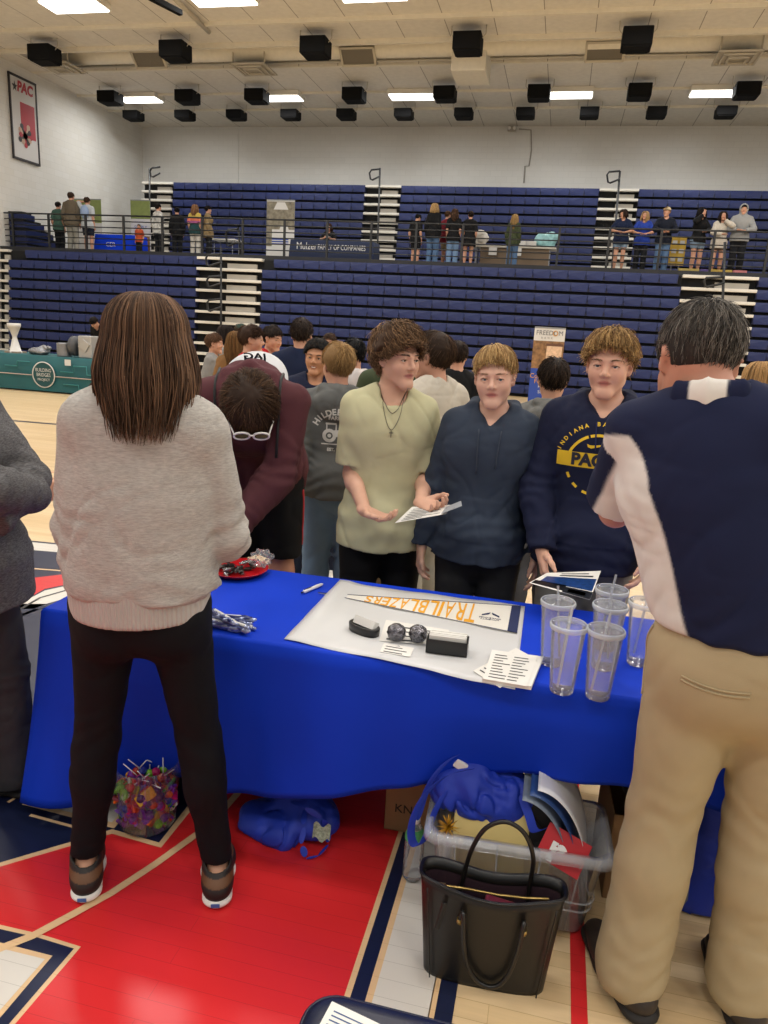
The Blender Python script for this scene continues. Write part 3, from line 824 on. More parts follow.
        pr = [['e', s.hp(c0), r0-0.001, 0.02, s.Rhead.T], cone(s.hp((0, -0.05, 0.0)), s.hp((0, -0.075-back, -0.10)), 0.076, 0.070, 0.03, s.Rhead @ A(0, 1, 0), 0.55),
              cone(s.hp((0, -0.075-back, -0.12)), s.hp((0, -0.085-back, -0.12-max(0.0, length-0.32))), 0.070, 0.045, 0.03, s.Rhead @ A(0, 1, 0), 0.35)]
        F = Field(pr, max(0.006, s.vox), 0.02); G = F.add(F.new(), pr)
        G = F.cut(G, s.hp((0, 0.075, 0.085)), s.Rhead @ unit(A(0, 0.95, -0.30)))
        V1, Q1 = F.surface(G)
        cb = np.array(lin(color)); c2 = np.array(lin(color2)) if color2 else cb*1.7
        mv = rg.random(n)**1.5; T2 = (cb[None]*(1-mv[:, None])+c2[None]*mv[:, None])*np.clip(1+0.25*rg.normal(size=n), 0.4, 1.7)[:, None]
        T = np.concatenate([np.tile(cb*0.7, (len(V1), 1)), np.repeat(T2, nseg*3, 0)])
        return s.put('hair', (np.concatenate([V1, V2]), np.concatenate([Q1, Q2+len(V1)])), mat('hair', None, 0.68, spec=0.18, attr=True), tint=T)

    def lace(s, pts, r, m, name='drawstring', n=6):
        b = MB(); b.tube([Vector(A(*p)*s.sc) for p in pts], r*s.sc, n); return b.build(name, m, s.root, True)

    def surf(s, o, p, d):
        """first hit on a garment o from local point p along d (unit frame)"""
        hit, loc, nor, _ = o.ray_cast(Vector(A(*p)*s.sc), Vector(unit(d)))
        return (np.array(loc), np.array(nor)) if hit else (A(*p)*s.sc, -unit(d))

    def print_on(s, garment, name, me, origin, ex, ey, m, gap=0.0012, depth=0.25):
        """press a flat print (mesh in the xy plane, metres) onto the cloth: each point slides along the face normal onto the garment"""
        bm = bmesh.new(); bm.from_mesh(me)
        bmesh.ops.triangulate(bm, faces=bm.faces[:])
        for _ in range(5):
            es = [e for e in bm.edges if e.calc_length() > 0.016]
            if not es: break
            bmesh.ops.subdivide_edges(bm, edges=es, cuts=1); bmesh.ops.triangulate(bm, faces=bm.faces[:])
        B = basis(origin, ex, ey); ez = B.to_3x3() @ Vector((0, 0, 1))
        for v in bm.verts:
            w = B @ Vector((v.co.x, v.co.y, 0)); hit, loc, nor, _ = garment.ray_cast(w+ez*depth, -ez)
            v.co = (loc+ez*(gap+max(0, v.co.z))) if hit else w
        me2 = bpy.data.meshes.new(name); bm.to_mesh(me2); bm.free(); bpy.data.meshes.remove(me)
        return link(name, me2, m, garment)
# ================================================================== the hall
CEIL_Z, BACK_Y, LEFT_X, BALC_Z = 9.1, 30.2, -17.75, 3.42
LOW_Y, UP_Y, RAIL_Y = 21.0, 27.0, 21.7


def struct(o): o['kind'] = 'structure'; return o


def node_mat(name, build):
    m = bpy.data.materials.new(name); m.use_nodes = True; nt = m.node_tree
    build(nt, nt.nodes, nt.links, nt.nodes['Principled BSDF']); return m


def brick_col(nt, N, L, c1, c2, mortar, bw, rh, ms, off=0.5, loc=(0, 0, 0), coord='Object', bias=0.0, swap=False):
    tc = N.new('ShaderNodeTexCoord'); mp = N.new('ShaderNodeMapping'); mp.inputs['Location'].default_value = loc
    if swap: mp.inputs['Rotation'].default_value = swap
    L.new(tc.outputs[coord], mp.inputs[0]); b = N.new('ShaderNodeTexBrick')
    b.inputs['Color1'].default_value = (*lin(c1), 1); b.inputs['Color2'].default_value = (*lin(c2), 1); b.inputs['Mortar'].default_value = (*lin(mortar), 1)
    b.inputs['Scale'].default_value = 1; b.inputs['Brick Width'].default_value = bw; b.inputs['Row Height'].default_value = rh; b.inputs['Mortar Size'].default_value = ms
    b.inputs['Bias'].default_value = bias; b.offset = off; b.squash = 1; L.new(mp.outputs[0], b.inputs['Vector'])
    return b, mp


def wood_floor(nt, N, L, b):
    br, mp = brick_col(nt, N, L, '#dcc29a', '#cdb083', '#b09266', 1.7, 0.0572, 0.0008)
    nz = N.new('ShaderNodeTexNoise'); nz.inputs['Scale'].default_value = 3.0; nz.inputs['Detail'].default_value = 6
    m2 = N.new('ShaderNodeMapping'); m2.inputs['Scale'].default_value = (1, 18, 1); L.new(mp.outputs[0], m2.inputs[0]); L.new(m2.outputs[0], nz.inputs['Vector'])
    mr = N.new('ShaderNodeMapRange'); mr.inputs[3].default_value = 0.86; mr.inputs[4].default_value = 1.14; L.new(nz.outputs['Fac'], mr.inputs[0])
    sc = N.new('ShaderNodeVectorMath'); sc.operation = 'SCALE'; L.new(br.outputs['Color'], sc.inputs[0]); L.new(mr.outputs[0], sc.inputs['Scale'])
    L.new(sc.outputs[0], b.inputs['Base Color']); b.inputs['Roughness'].default_value = 0.28; b.inputs['Specular IOR Level'].default_value = 0.5


def paint_floor(name, c, joint):
    def f(nt, N, L, b):
        br, mp = brick_col(nt, N, L, c, c, joint, 1.7, 0.0572, 0.0006)
        nz = N.new('ShaderNodeTexNoise'); nz.inputs['Scale'].default_value = 2.2; nz.inputs['Detail'].default_value = 5; L.new(mp.outputs[0], nz.inputs['Vector'])
        mr = N.new('ShaderNodeMapRange'); mr.inputs[3].default_value = 0.92; mr.inputs[4].default_value = 1.08; L.new(nz.outputs['Fac'], mr.inputs[0])
        sc = N.new('ShaderNodeVectorMath'); sc.operation = 'SCALE'; L.new(br.outputs['Color'], sc.inputs[0]); L.new(mr.outputs[0], sc.inputs['Scale'])
        L.new(sc.outputs[0], b.inputs['Base Color']); b.inputs['Roughness'].default_value = 0.3; b.inputs['Specular IOR Level'].default_value = 0.45
    return node_mat(name, f)


M_wood = node_mat('court_wood', wood_floor)
b = MB(); b.bx(-22, 16, -7, 31, -0.2, 0.0); struct(b.build('floor', M_wood))
PAINT = dict(red=paint_floor('paint_red', '#cc282b', '#a51e21'), navy=paint_floor('paint_navy', '#161d3a', '#10152b'), white=paint_floor('paint_white', '#cfcac2', '#a9a49c'),
             cream=paint_floor('paint_cream', '#d6b48a', '#c49f74'), black=paint_floor('paint_black', '#191a1e', '#101114'))
_fm = 0


def court_paint(pts, colour, level, px=True):
    """one painted area of the court: a flat film on the boards"""
    P = [at_z(x, y, 0)[:2] for x, y in pts] if px else pts
    b = MB(); b.poly([(p[0], p[1], 0.0006*level) for p in P]); return struct(b.build('floor_marking', PAINT[colour]))


def court_line(pts, w, colour, level, px=True):
    P = [Vector((*(at_z(x, y, 0)[:2] if px else (x, y)), 0.0006*level)) for x, y in pts]; b = MB(); L_, R_ = [], []
    for i, p in enumerate(P):
        t = (P[min(i+1, len(P)-1)]-P[max(i-1, 0)]).normalized(); n = Vector((-t.y, t.x, 0))*w/2; L_.append(p+n); R_.append(p-n)
    for i in range(len(P)-1): b.poly([L_[i], R_[i], R_[i+1], L_[i+1]])
    return struct(b.build('floor_marking', PAINT[colour]))


XR = float(np.mean([at_z(350, 975.3, 0)[0], at_z(395, 845, 0)[0]]))            # right edge of the red lane
court_paint([(-3.6, -1.5), (XR, -1.5), (XR, 2.72), (-1.2, 2.72), (-3.6, 2.72)], 'red', 1, False)
for x0, w, c in ((0.0, 0.016, 'cream'), (0.016, 0.040, 'navy'), (0.056, 0.018, 'cream'), (0.074, 0.150, 'white')):
    court_paint([(XR+x0, -1.5), (XR+x0+w, -1.5), (XR+x0+w, 2.72), (XR+x0, 2.72)], c, 2, False)
xn = float(at_z(431, 1000, 0)[0])
court_paint([(xn, -1.5), (xn+0.016, -1.5), (xn+0.016, 2.72), (xn, 2.72)], 'cream', 2, False)
court_paint([(xn+0.016, -1.5), (xn+0.062, -1.5), (xn+0.062, 2.72), (xn+0.016, 2.72)], 'navy', 2, False)
xr2 = float(at_z(578, 980, 0)[0])
court_paint([(xr2-0.020, -1.5), (xr2+0.022, -1.5), (xr2+0.022, 2.72), (xr2-0.020, 2.72)], 'red', 2, False)
# the big block letters left of the lane
court_paint([(0, 867), (68, 847), (112, 834), (161, 848), (190, 812), (260, 720), (200, 640), (60, 604), (-60, 604), (-260, 700), (-260, 900)], 'cream', 2)
court_paint([(0, 863), (68, 843), (112, 829.5), (159, 843), (184, 811), (250, 718), (196, 644), (58, 609), (-60, 610), (-250, 700), (-250, 896)], 'navy', 3)
court_paint([(22, 805), (34, 795), (118, 792), (140, 800), (114, 829), (60, 815)], 'cream', 4)
court_paint([(30, 803), (37, 797.5), (118, 795), (133, 800), (112, 823), (62, 811)], 'white', 5)
court_line([(30, 815.5), (76, 828)], 0.012, 'cream', 4)
court_line([(8, 803), (25, 792)], 0.012, 'cream', 4)
court_paint([(-40, 916), (0, 925), (39, 934), (81, 947), (12, 1028), (-60, 1100)], 'cream', 2)
court_paint([(-40, 921), (0, 929.5), (38, 938), (74, 949), (6, 1028), (-60, 1094)], 'navy', 3)
court_paint([(-40, 932), (0, 943), (52.5, 956.5), (-2, 1021), (-60, 1080)], 'cream', 4)
court_paint([(-40, 938), (0, 949), (45, 960), (-6, 1018), (-60, 1070)], 'white', 5)
court_line([(-40, 967), (0, 949.5), (33, 936.5), (72, 915.5), (111, 894), (155, 865), (198, 834), (222, 812), (250, 780)], 0.026, 'cream', 6)
# the far part of the letters
court_paint([(-40, 536), (24, 540), (66, 544), (120, 551), (120, 610), (60, 604), (-40, 604)], 'navy', 1)
court_paint([(-40, 538), (24, 541.5), (66, 545.5), (110, 549), (110, 559), (66, 553), (24, 549.5), (-40, 546)], 'white', 2)
court_line([(24, 568), (70, 571.5), (110, 574)], 0.02, 'cream', 2)
court_paint([(-10, 588), (24, 579), (76, 573), (110, 578), (75, 583), (45, 589), (14, 606), (-10, 620)], 'red', 2)
court_paint([(14, 607), (45, 590.5), (75, 584), (112, 584), (112, 606), (60, 607), (14, 622)], 'white', 2)
court_line([(14, 613), (40, 598), (75, 588)], 0.018, 'black', 3)
court_line([(18, 617), (50, 604), (78, 596)], 0.03, 'navy', 3)
court_line([(-60, 415.5), (0, 419.6), (64.6, 425), (135, 432)], 0.11, 'navy', 1)
court_line([(-30, 468.5), (40, 471.5), (140, 477)], 0.02, 'red', 1)


# ---- walls
def wall_paint(nt, N, L, b):
    br, mp = brick_col(nt, N, L, '#d2d0cb', '#cfcdc8', '#c8c6c1', 0.41, 0.205, 0.006, swap=(PI/2, 0, 0))
    L.new(br.outputs['Color'], b.inputs['Base Color']); b.inputs['Roughness'].default_value = 0.45


def wall_side(nt, N, L, b):
    tc = N.new('ShaderNodeTexCoord'); mp = N.new('ShaderNodeMapping'); L.new(tc.outputs['Object'], mp.inputs[0])
    sx = N.new('ShaderNodeSeparateXYZ'); cx = N.new('ShaderNodeCombineXYZ'); L.new(mp.outputs[0], sx.inputs[0]); L.new(sx.outputs['Y'], cx.inputs['X']); L.new(sx.outputs['Z'], cx.inputs['Y'])
    br = N.new('ShaderNodeTexBrick'); br.inputs['Scale'].default_value = 1
    for k, v in (('Color1', '#d3d1cc'), ('Color2', '#cfccc5'), ('Mortar', '#c6c4be')): br.inputs[k].default_value = (*lin(v), 1)
    br.inputs['Brick Width'].default_value = 0.41; br.inputs['Row Height'].default_value = 0.205; br.inputs['Mortar Size'].default_value = 0.006; L.new(cx.outputs[0], br.inputs['Vector'])
    L.new(br.outputs['Color'], b.inputs['Base Color']); b.inputs['Roughness'].default_value = 0.45


M_wall = node_mat('painted_block_back', wall_paint); M_side = node_mat('painted_block_side', wall_side)
b = MB(); b.bx(LEFT_X-0.3, 15.5, BACK_Y, BACK_Y+0.3, 0, 12); struct(b.build('wall_back', M_wall))
b = MB(); b.bx(LEFT_X-0.3, LEFT_X, -7, BACK_Y, 0, 12); struct(b.build('wall_left', M_side))
b = MB(); b.bx(15.2, 15.5, -7, BACK_Y, 0, 12); struct(b.build('wall_right', M_side))
m_seam = mat('wall_joint', '#8f8a82', 0.7)
for i, (px, py) in enumerate(((235, 140), (440, 140), (677, 140))):                # pilaster joints in the back wall
    p = at_y(px, py, BACK_Y-0.02); b = MB(); b.bx(p[0]-0.16, p[0]+0.16, BACK_Y-0.025, BACK_Y+0.01, 3, CEIL_Z); struct(b.build('trim_%d' % (i+1), M_wall))

# ---- ceiling: board panels, a long open slot with the air duct, cross strips
def ceil_paint(nt, N, L, b):
    br, mp = brick_col(nt, N, L, '#d9d3c8', '#d4cec3', '#958e82', 1.22, 40.0, 0.012, off=0.0)
    nz = N.new('ShaderNodeTexNoise'); nz.inputs['Scale'].default_value = 7.0; nz.inputs['Detail'].default_value = 8; L.new(mp.outputs[0], nz.inputs['Vector'])
    mr = N.new('ShaderNodeMapRange'); mr.inputs[3].default_value = 0.88; mr.inputs[4].default_value = 1.12; L.new(nz.outputs['Fac'], mr.inputs[0])
    sc = N.new('ShaderNodeVectorMath'); sc.operation = 'SCALE'; L.new(br.outputs['Color'], sc.inputs[0]); L.new(mr.outputs[0], sc.inputs['Scale'])
    L.new(sc.outputs[0], b.inputs['Base Color']); b.inputs['Roughness'].default_value = 0.9


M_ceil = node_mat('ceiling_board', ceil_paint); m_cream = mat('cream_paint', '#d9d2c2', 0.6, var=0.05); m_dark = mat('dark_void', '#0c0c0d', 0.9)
CY = lambda py: float(at_z(384, py, CEIL_Z)[1])
S1, S2 = CY(40), CY(64.5)
b = MB(); b.bx(LEFT_X-0.3, 15.5, -7, S1, CEIL_Z, CEIL_Z+0.2); b.bx(LEFT_X-0.3, 15.5, S2, BACK_Y, CEIL_Z, CEIL_Z+0.2); b.bx(LEFT_X-0.3, float(at_z(30, 60, CEIL_Z)[0]), S1, S2, CEIL_Z, CEIL_Z+0.2)
struct(b.build('ceiling', M_ceil))
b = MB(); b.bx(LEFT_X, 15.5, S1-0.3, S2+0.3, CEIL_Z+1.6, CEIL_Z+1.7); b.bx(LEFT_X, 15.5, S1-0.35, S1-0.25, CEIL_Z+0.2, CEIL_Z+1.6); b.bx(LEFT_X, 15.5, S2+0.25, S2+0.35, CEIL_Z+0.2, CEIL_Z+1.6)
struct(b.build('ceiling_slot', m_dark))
for y, h, w in ((CY(16), 0.10, 0.10), (CY(39), 0.12, 0.10), (CY(65.5), 0.02, 0.14), (CY(91), 0.07, 0.08), (CY(108), 0.07, 0.08)):
    b = MB(); b.bx(LEFT_X, 15.5, y-w/2, y+w/2, CEIL_Z-h, CEIL_Z); struct(b.build('ceiling_beam', m_cream))
for k in range(7):
    y = S1-3.0*k-6.2; b = MB(); b.bx(LEFT_X, 15.5, y-0.05, y+0.05, CEIL_Z-0.1, CEIL_Z); struct(b.build('ceiling_beam', m_cream))
DY = S1+0.9; DZ = CAM_H+(CEIL_Z-CAM_H)/CY(58.5)*DY+0.36
duct = empty('air_duct', (0, DY, DZ), 0, 'long cream round air duct running along the open slot in the ceiling', 'duct')
b = MB(); b.tube([(x, 0, 0) for x in np.linspace(float(at_z(58, 60, CEIL_Z)[0]), 15.0, 16)], 0.34, 24); b.build('duct_pipe', m_cream, duct)
dx = float(at_z(474, 62, CEIL_Z)[0])
b = MB(); b.box((dx, 0.45, -0.45), (0.95, 1.3, 0.62), bev=0.02); b.build('duct_box', m_cream, duct)
b = MB(); b.box((dx, 0.45, -0.12), (1.05, 1.36, 0.05), bev=0.01); b.build('flange', mat('duct_edge', '#cfc09f', 0.5), duct)
tr = empty('roof_truss', (0, S2-0.22, CEIL_Z), 0, 'white steel truss with slanted web bars inside the ceiling slot', 'truss')
b = MB(); b.tube([(-17, 0, 0.03), (15, 0, 0.03)], 0.035, 6); b.build('chord', mat('truss_paint', '#b9b3a6', 0.5), tr)
b = MB(); x = -15.5
while x < 15:
    b.tube([(x-0.55, 0, 1.0), (x, 0, 0.03)], 0.025, 5); b.tube([(x+0.55, 0, 1.0), (x, 0, 0.03)], 0.025, 5); b.tube([(x, 0, 1.0), (x, 0, 0.03)], 0.02, 5); x += 1.95
b.build('web_bar', mat('truss_paint'), tr)

# ---- lamps
m_glow = mat('lamp_glow', '#ffffff', emit='#fdfbf4', estr=LAMP_GLOW); m_lampframe = mat('lamp_frame', '#d8d4ca', 0.5)


def area_lamp(x, y, z, sx, sy, w):
    l = bpy.data.lights.new('panel_light', 'AREA'); l.shape = 'RECTANGLE'; l.size = sx; l.size_y = sy; l.energy = w; l.color = (0.985, 0.985, 0.965)
    return l


def panel_lamp(x, y, label, sx=1.9, sy=0.62, group=None):
    r = empty('ceiling_lamp', (x, y, CEIL_Z-0.16), 0, label, 'ceiling lamp', group)
    b = MB(); b.box((0, 0, 0.08), (sx+0.08, sy+0.08, 0.15), bev=0.01); b.build('housing', m_lampframe, r)
    b = MB(); b.box((0, 0, -0.015), (sx, sy, 0.03), bev=0.006); b.build('diffuser', m_glow, r)
    l = area_lamp(x, y, 0, sx, sy, LAMP_W); o = bpy.data.objects.new('light', l); COL.objects.link(o); o.parent = r; o.location = (0, 0, -0.04)
    return r


ly = float(np.mean([at_z(x, y-1, CEIL_Z-0.18)[1] for x, y in ((144, 102), (282, 99.8), (413, 98), (568, 96), (715, 95.8))]))
where = ('above the left wall corner, first of the far row', 'second of the far row, above the white roll-up banner', 'third of the far row, left of the middle duct box', 'fourth of the far row, above the conduit on the wall', 'fifth of the far row, above the six people at the rail')
for (px, py), wl in zip(((144, 102), (282, 99.8), (413, 98), (568, 96), (715, 95.8)), where):
    panel_lamp(float(at_z(px, py, CEIL_Z-0.16)[0]), ly, 'panel lamp '+wl, 1.45, 0.60)
panel_lamp(*at_z(74, 6, CEIL_Z-0.16)[:2], 'large lit panel lamp above the framed red banner', 1.5, 0.70)
panel_lamp(*at_z(222, -1, CEIL_Z-0.16)[:2], 'lit panel lamp cut by the top edge, right of the backboard arm', 1.5, 0.70)
panel_lamp(*at_z(372, -6, CEIL_Z-0.16)[:2], 'panel lamp mostly above the top edge of the picture', 1.5, 0.70)
for yy in (14.0, 8.0, 2.5, -3.5):
    for xx in (-14.5, -9.8, -5.1, -0.4, 4.3, 9.0, 13.0):
        panel_lamp(xx, yy, 'lit panel lamp overhead, outside the picture', 1.5, 0.70, 'lamps over the court')
for xx in (2.0, 6.8, 11.5): panel_lamp(xx, 18.5, 'lit panel lamp overhead, outside the picture', 1.5, 0.70, 'lamps over the court')
panel_lamp(11.5, ly, 'lit panel lamp overhead, outside the picture', 1.45, 0.60, 'lamps over the court')

# ---- black box fixtures, vents, diffusers under the ceiling
m_blk = mat('black_metal', '#101011', 0.9, spec=0.15); m_vent = mat('vent_metal', '#b5ac9a', 0.5)
m_grill = mat('vent_slats', '#6f685c', 0.6, bump=0.6, bscale=60, wave='X')
rows = [(((47, 56), (175, 51), (315, 47), (468, 44), (637, 39)), 0.70, 0.60, 0.40, 'large black ceiling box under the ceiling slot', 'front'),
        (((112, 99), (188, 97.5), (257, 96.5), (354, 95), (445, 94), (539, 92.5), (639.5, 91.5), (746.5, 91)), 0.66, 0.60, 0.34, 'black ceiling box in the row level with the far lamps', 'middle'),
        (((136, 117), (186, 116), (237, 115.5), (291, 115), (346.5, 114.5), (403.5, 113.5), (463.5, 113), (525.5, 113), (589.5, 112.5), (656.5, 112.5), (725.5, 112.5)), 0.60, 0.55, 0.26, 'small black ceiling box in the row nearest the wall', 'back')]
NTH = ('first', 'second', 'third', 'fourth', 'fifth', 'sixth', 'seventh', 'eighth', 'ninth', 'tenth', 'eleventh')
for pts, sx, sy, sz, lab, rw in rows:
    zc = CEIL_Z-0.22-sz/2; yr = float(np.mean([at_z(x, y, zc)[1] for x, y in pts]))
    for k, (px, py) in enumerate(pts):
        x = float(at_z(px, py, zc)[0]); r = empty('ceiling_fixture', (x, yr, zc), 0, lab+', '+NTH[k]+' from the left wall', 'ceiling fixture', 'black box fixtures in the '+rw+' row')
        b = MB(); b.box((0, 0, 0), (sx, sy, sz), bev=0.02); b.box((0, 0, -sz/2-0.01), (sx*0.86, sy*0.86, 0.03)); b.build('box', m_blk, r)
        b = MB()
        b.tube([(-sx*0.62, 0, sz/2+0.21), (-sx*0.62, 0, sz/2+0.02), (-sx*0.45, 0, sz*0.2), (0, 0, sz*0.2), (sx*0.45, 0, sz*0.2), (sx*0.62, 0, sz/2+0.02), (sx*0.62, 0, sz/2+0.21)], 0.012, 5)
        b.build('hanger', m_vent, r)
for k, (px, py) in enumerate(((149, 59), (358, 56), (605, 51))):
    z = CEIL_Z-0.12; p = at_z(px, py, z); r = empty('air_vent', p, 0, 'framed rectangular vent on the ceiling duct, %s of three from the left' % NTH[k], 'vent')
    R_ = Matrix.Rotation(math.radians(48), 3, 'X')
    b = MB(); R3 = R_
    for c, sz in (((0, 0, 0.24), (1.0, 0.10, 0.06)), ((0, 0, -0.24), (1.0, 0.10, 0.06)), ((-0.48, 0, 0), (0.06, 0.10, 0.5)), ((0.48, 0, 0), (0.06, 0.10, 0.5))): b.box(R3 @ Vector(c), sz, R3)
    b.build('frame', m_vent, r); b = MB(); b.box((0, 0, 0), (0.92, 0.04, 0.44), R3); b.build('grille', m_grill, r)
    b = MB(); b.box((0, 0.22, 0.22), (0.9, 0.10, 0.3)); b.build('boot', m_cream, r)
for k, (px, py, lab) in enumerate(((62, 68, 'beside the left wall'), (254, 69.5, 'between the second and third black boxes'), (737, 58, 'near the right end of the slot'))):
    z = CEIL_Z-0.32; p = at_z(px, py, z); r = empty('air_diffuser', p, 0, 'square louvred air diffuser hung on two rods '+lab, 'air diffuser')
    b = MB()
    for q, zz in ((0.5, 0), (0.36, -0.03), (0.22, -0.06)):
        for c, sz in (((0, q, 0), (2*q+0.05, 0.05, 0.04)), ((0, -q, 0), (2*q+0.05, 0.05, 0.04)), ((q, 0, 0), (0.05, 2*q, 0.04)), ((-q, 0, 0), (0.05, 2*q, 0.04))): b.box((c[0], c[1], zz), sz)
    b.box((0, 0, 0.02), (1, 1, 0.02)); b.build('louvre', m_vent, r)
    b = MB()
    for q in (-1, 1): b.tube([(q*0.48, -0.4, 0.0), (q*0.48, -0.4, 0.62)], 0.025, 6)
    b.build('rod', m_vent, r)
p0, p1 = at_z(150, -3, CEIL_Z-0.6), at_z(181, 13, CEIL_Z-0.6)
b = MB(); d_ = Vector(p1-p0); b.box((Vector(p0)+Vector(p1))/2, (d_.length, 0.12, 0.12), Matrix.Rotation(math.atan2(d_.y, d_.x), 3, 'Z'), bev=0.01)
tag(b.build('backboard_arm', m_blk), 'black steel bar hanging under the ceiling at the top edge', 'backboard arm')
p0, p1 = at_z(172, -4, CEIL_Z-0.1), at_z(209, 32, CEIL_Z-0.1)
b = MB(); b.tube([p0, p1], 0.06, 8); tag(b.build('ceiling_conduit', m_vent), 'grey pipe running along the ceiling beside the black bar', 'pipe')
# emergency lamp with its conduit on the back wall
z = at_y(512, 129, BACK_Y-0.2); r = empty('emergency_lamp', z, 0, 'small twin emergency lamp high on the back wall', 'emergency lamp')
b = MB(); b.box((0, 0, 0), (0.32, 0.12, 0.16), bev=0.02); b.build('housing', mat('lamp_grey', '#9b968d', 0.4), r)
b = MB(); b.ball((-0.1, -0.09, 0.02), 0.07, 10); b.ball((0.1, -0.09, 0.02), 0.07, 10); b.build('lamp_head', mat('lamp_head', '#d9d6d0', 0.2), r)
b = MB(); P = [at_y(x, y, BACK_Y-0.03) for x, y in ((519, 129), (531, 130), (531.5, 150), (529, 166), (525, 166), (524, 183))]; b.tube(P, 0.025, 6)
tag(b.build('wall_conduit', mat('lamp_grey')), 'thin grey conduit bending down the back wall from the emergency lamp', 'conduit')
# framed banner on the left wall
bz = [at_x(x, y, LEFT_X+0.06) for x, y in ((9.5, 74), (36, 84), (39, 165), (13.5, 157))]
y0, y1 = float((bz[0][1]+bz[3][1])/2), float((bz[1][1]+bz[2][1])/2); z0, z1 = float((bz[2][2]+bz[3][2])/2), float((bz[0][2]+bz[1][2])/2)
bn = empty('wall_banner', (LEFT_X+0.03, (y0+y1)/2, (z0+z1)/2), 0, 'tall white framed banner with red letters on the left wall', 'banner')
hw, hh = (y1-y0)/2, (z1-z0)/2
b = MB(); b.bx(0, 0.02, -hw, hw, -hh, hh); b.build('panel', mat('banner_white', '#c8c6c4', 0.5), bn)
b = MB()
for c, sz in (((0.02, 0, hh), (0.05, 2*hw+0.06, 0.07)), ((0.02, 0, -hh), (0.05, 2*hw+0.06, 0.07)), ((0.02, hw, 0), (0.05, 0.05, 2*hh)), ((0.02, -hw, 0), (0.05, 0.05, 2*hh))): b.box(c, sz)
b.build('frame', mat('banner_frame', '#2a2628', 0.5), bn)
lettering('letters', 'PAC', 0.42, (0.028, hw*0.14, hh*0.77), (0, 1, 0), (0, 0, 1), mat('banner_red', '#a3202c', 0.5), bn, fit=hw*1.25, bold=0.02, shear=0.15)
b = MB(); b.bx(0.02, 0.026, -hw*0.28, hw*0.82, -hh*0.42, hh*0.42); b.build('picture', mat('banner_red'), bn)
b = MB(); q = []
for k in range(10): a = PI/2+k*PI/5; rr = 0.17 if k % 2 == 0 else 0.07; q.append((0.024, -hw*0.62+rr*math.cos(a)*0.8, hh*0.74+rr*math.sin(a)))
b.poly(q); b.build('star', mat('banner_frame'), bn)
for k in range(12):
    a = k*2*PI/12; b = MB(); rr = random.uniform(0.55, 1.0); cy, cz = -hw*0.02+hw*0.62*rr*math.cos(a), -hh*0.38+hw*0.62*rr*math.sin(a)
    b.box((0.029, (cy-0.02*hw)/2, (cz-hh*0.38)/2), (0.006, 0.09, abs(rr)*hw*0.6), Matrix.Rotation(-(a-PI/2), 3, 'X') if 0 else Matrix.Rotation(a-PI/2, 3, 'X')); b.lathe([(0.005, 0), (0.085, 0)], (0.034, cy, cz), 10, Matrix.Rotation(PI/2, 3, 'Y'))
    b.build('figure_print', mat(('banner_red', 'banner_frame', 'banner_skin')[k % 3], '#b99a86'), bn)

# ================================================================== bleachers
m_seat = mat('seat_blue', '#1d2855', 0.45, spec=0.35, var=0.10, vscale=1.2); m_seat2 = mat('seat_blue_dark', '#131a3c', 0.6); m_step = mat('step_metal', '#a9a49b', 0.45, var=0.08, vscale=2); m_gap = mat('bleacher_gap', '#08090c', 0.9)
m_tread = mat('tread_edge', '#d2cdc3', 0.4)


def seat_row(x0, x1, z, y, h, parent, ox, oy, oz, mod=0.47):
    b = MB(); n = max(1, round((x1-x0)/mod)); w = (x1-x0)/n
    for k in range(n):
        a = x0+k*w-ox; g = 0.004
        b.poly([(a+w*0.085, y-oy, z-oz), (a+w*0.915, y-oy, z-oz), (a+w-g, y-oy-0.01, z-oz+h*0.55), (a+w-g, y-oy+0.01, z-oz+h), (a+g, y-oy+0.01, z-oz+h), (a+g, y-oy-0.01, z-oz+h*0.55)], (0, 0.16, 0))
    b.mi = 1; b.bx(x0-ox, x1-ox, y-oy+0.02, y-oy+0.2, z-oz, z-oz+h*0.9)
    return b.build('seat_row', [m_seat, m_seat2], parent)


def section(x0, x1, y, z0, pitch, n, label, step_back=0.03, first_in=None):
    r = empty('bleacher_section', ((x0+x1)/2, y, z0), 0, label, 'bleachers')
    ox, oy, oz = (x0+x1)/2, y, z0
    b = MB(); b.bx(x0-ox, x1-ox, 0.25+step_back*n, 0.5+step_back*n, 0, pitch*n-0.02)
    for k in range(n): b.bx(x0-ox+0.01, x1-ox-0.01, 0.12+k*step_back, 0.3+step_back*n, k*pitch, (k+1)*pitch-0.03)
    b.build('body', m_gap, r)
    for k in range(n):
        a, c = x0, x1
        if first_in and k == n-1: a, c = x0+first_in[0], x1-first_in[1]
        seat_row(a, c, z0+k*pitch+pitch*0.25, y+k*step_back, pitch*0.74, r, ox, oy, oz)
    return r


def aisle(x0, x1, y, z0, pitch, n, label, step_back=0.03):
    r = empty('bleacher_aisle', ((x0+x1)/2, y, z0), 0, label, 'bleacher steps'); hw = (x1-x0)/2
    b = MB()
    for k in range(n): b.bx(-hw, hw, 0.16+k*step_back, 0.3+step_back*n, k*pitch, (k+1)*pitch-0.02)
    b.build('body', m_gap, r)
    for k in range(n):
        yy = k*step_back; zz = (k+1)*pitch
        b = MB(); b.bx(-hw, hw, yy-0.04, yy+0.22, zz-0.075, zz, bev=0.008); b.mi = 1; b.bx(-hw*0.1, hw*0.8, yy+0.08, yy+0.16, zz-pitch*0.98, zz-pitch*0.52)
        b.build('step', [m_tread, m_step], r)
    return r


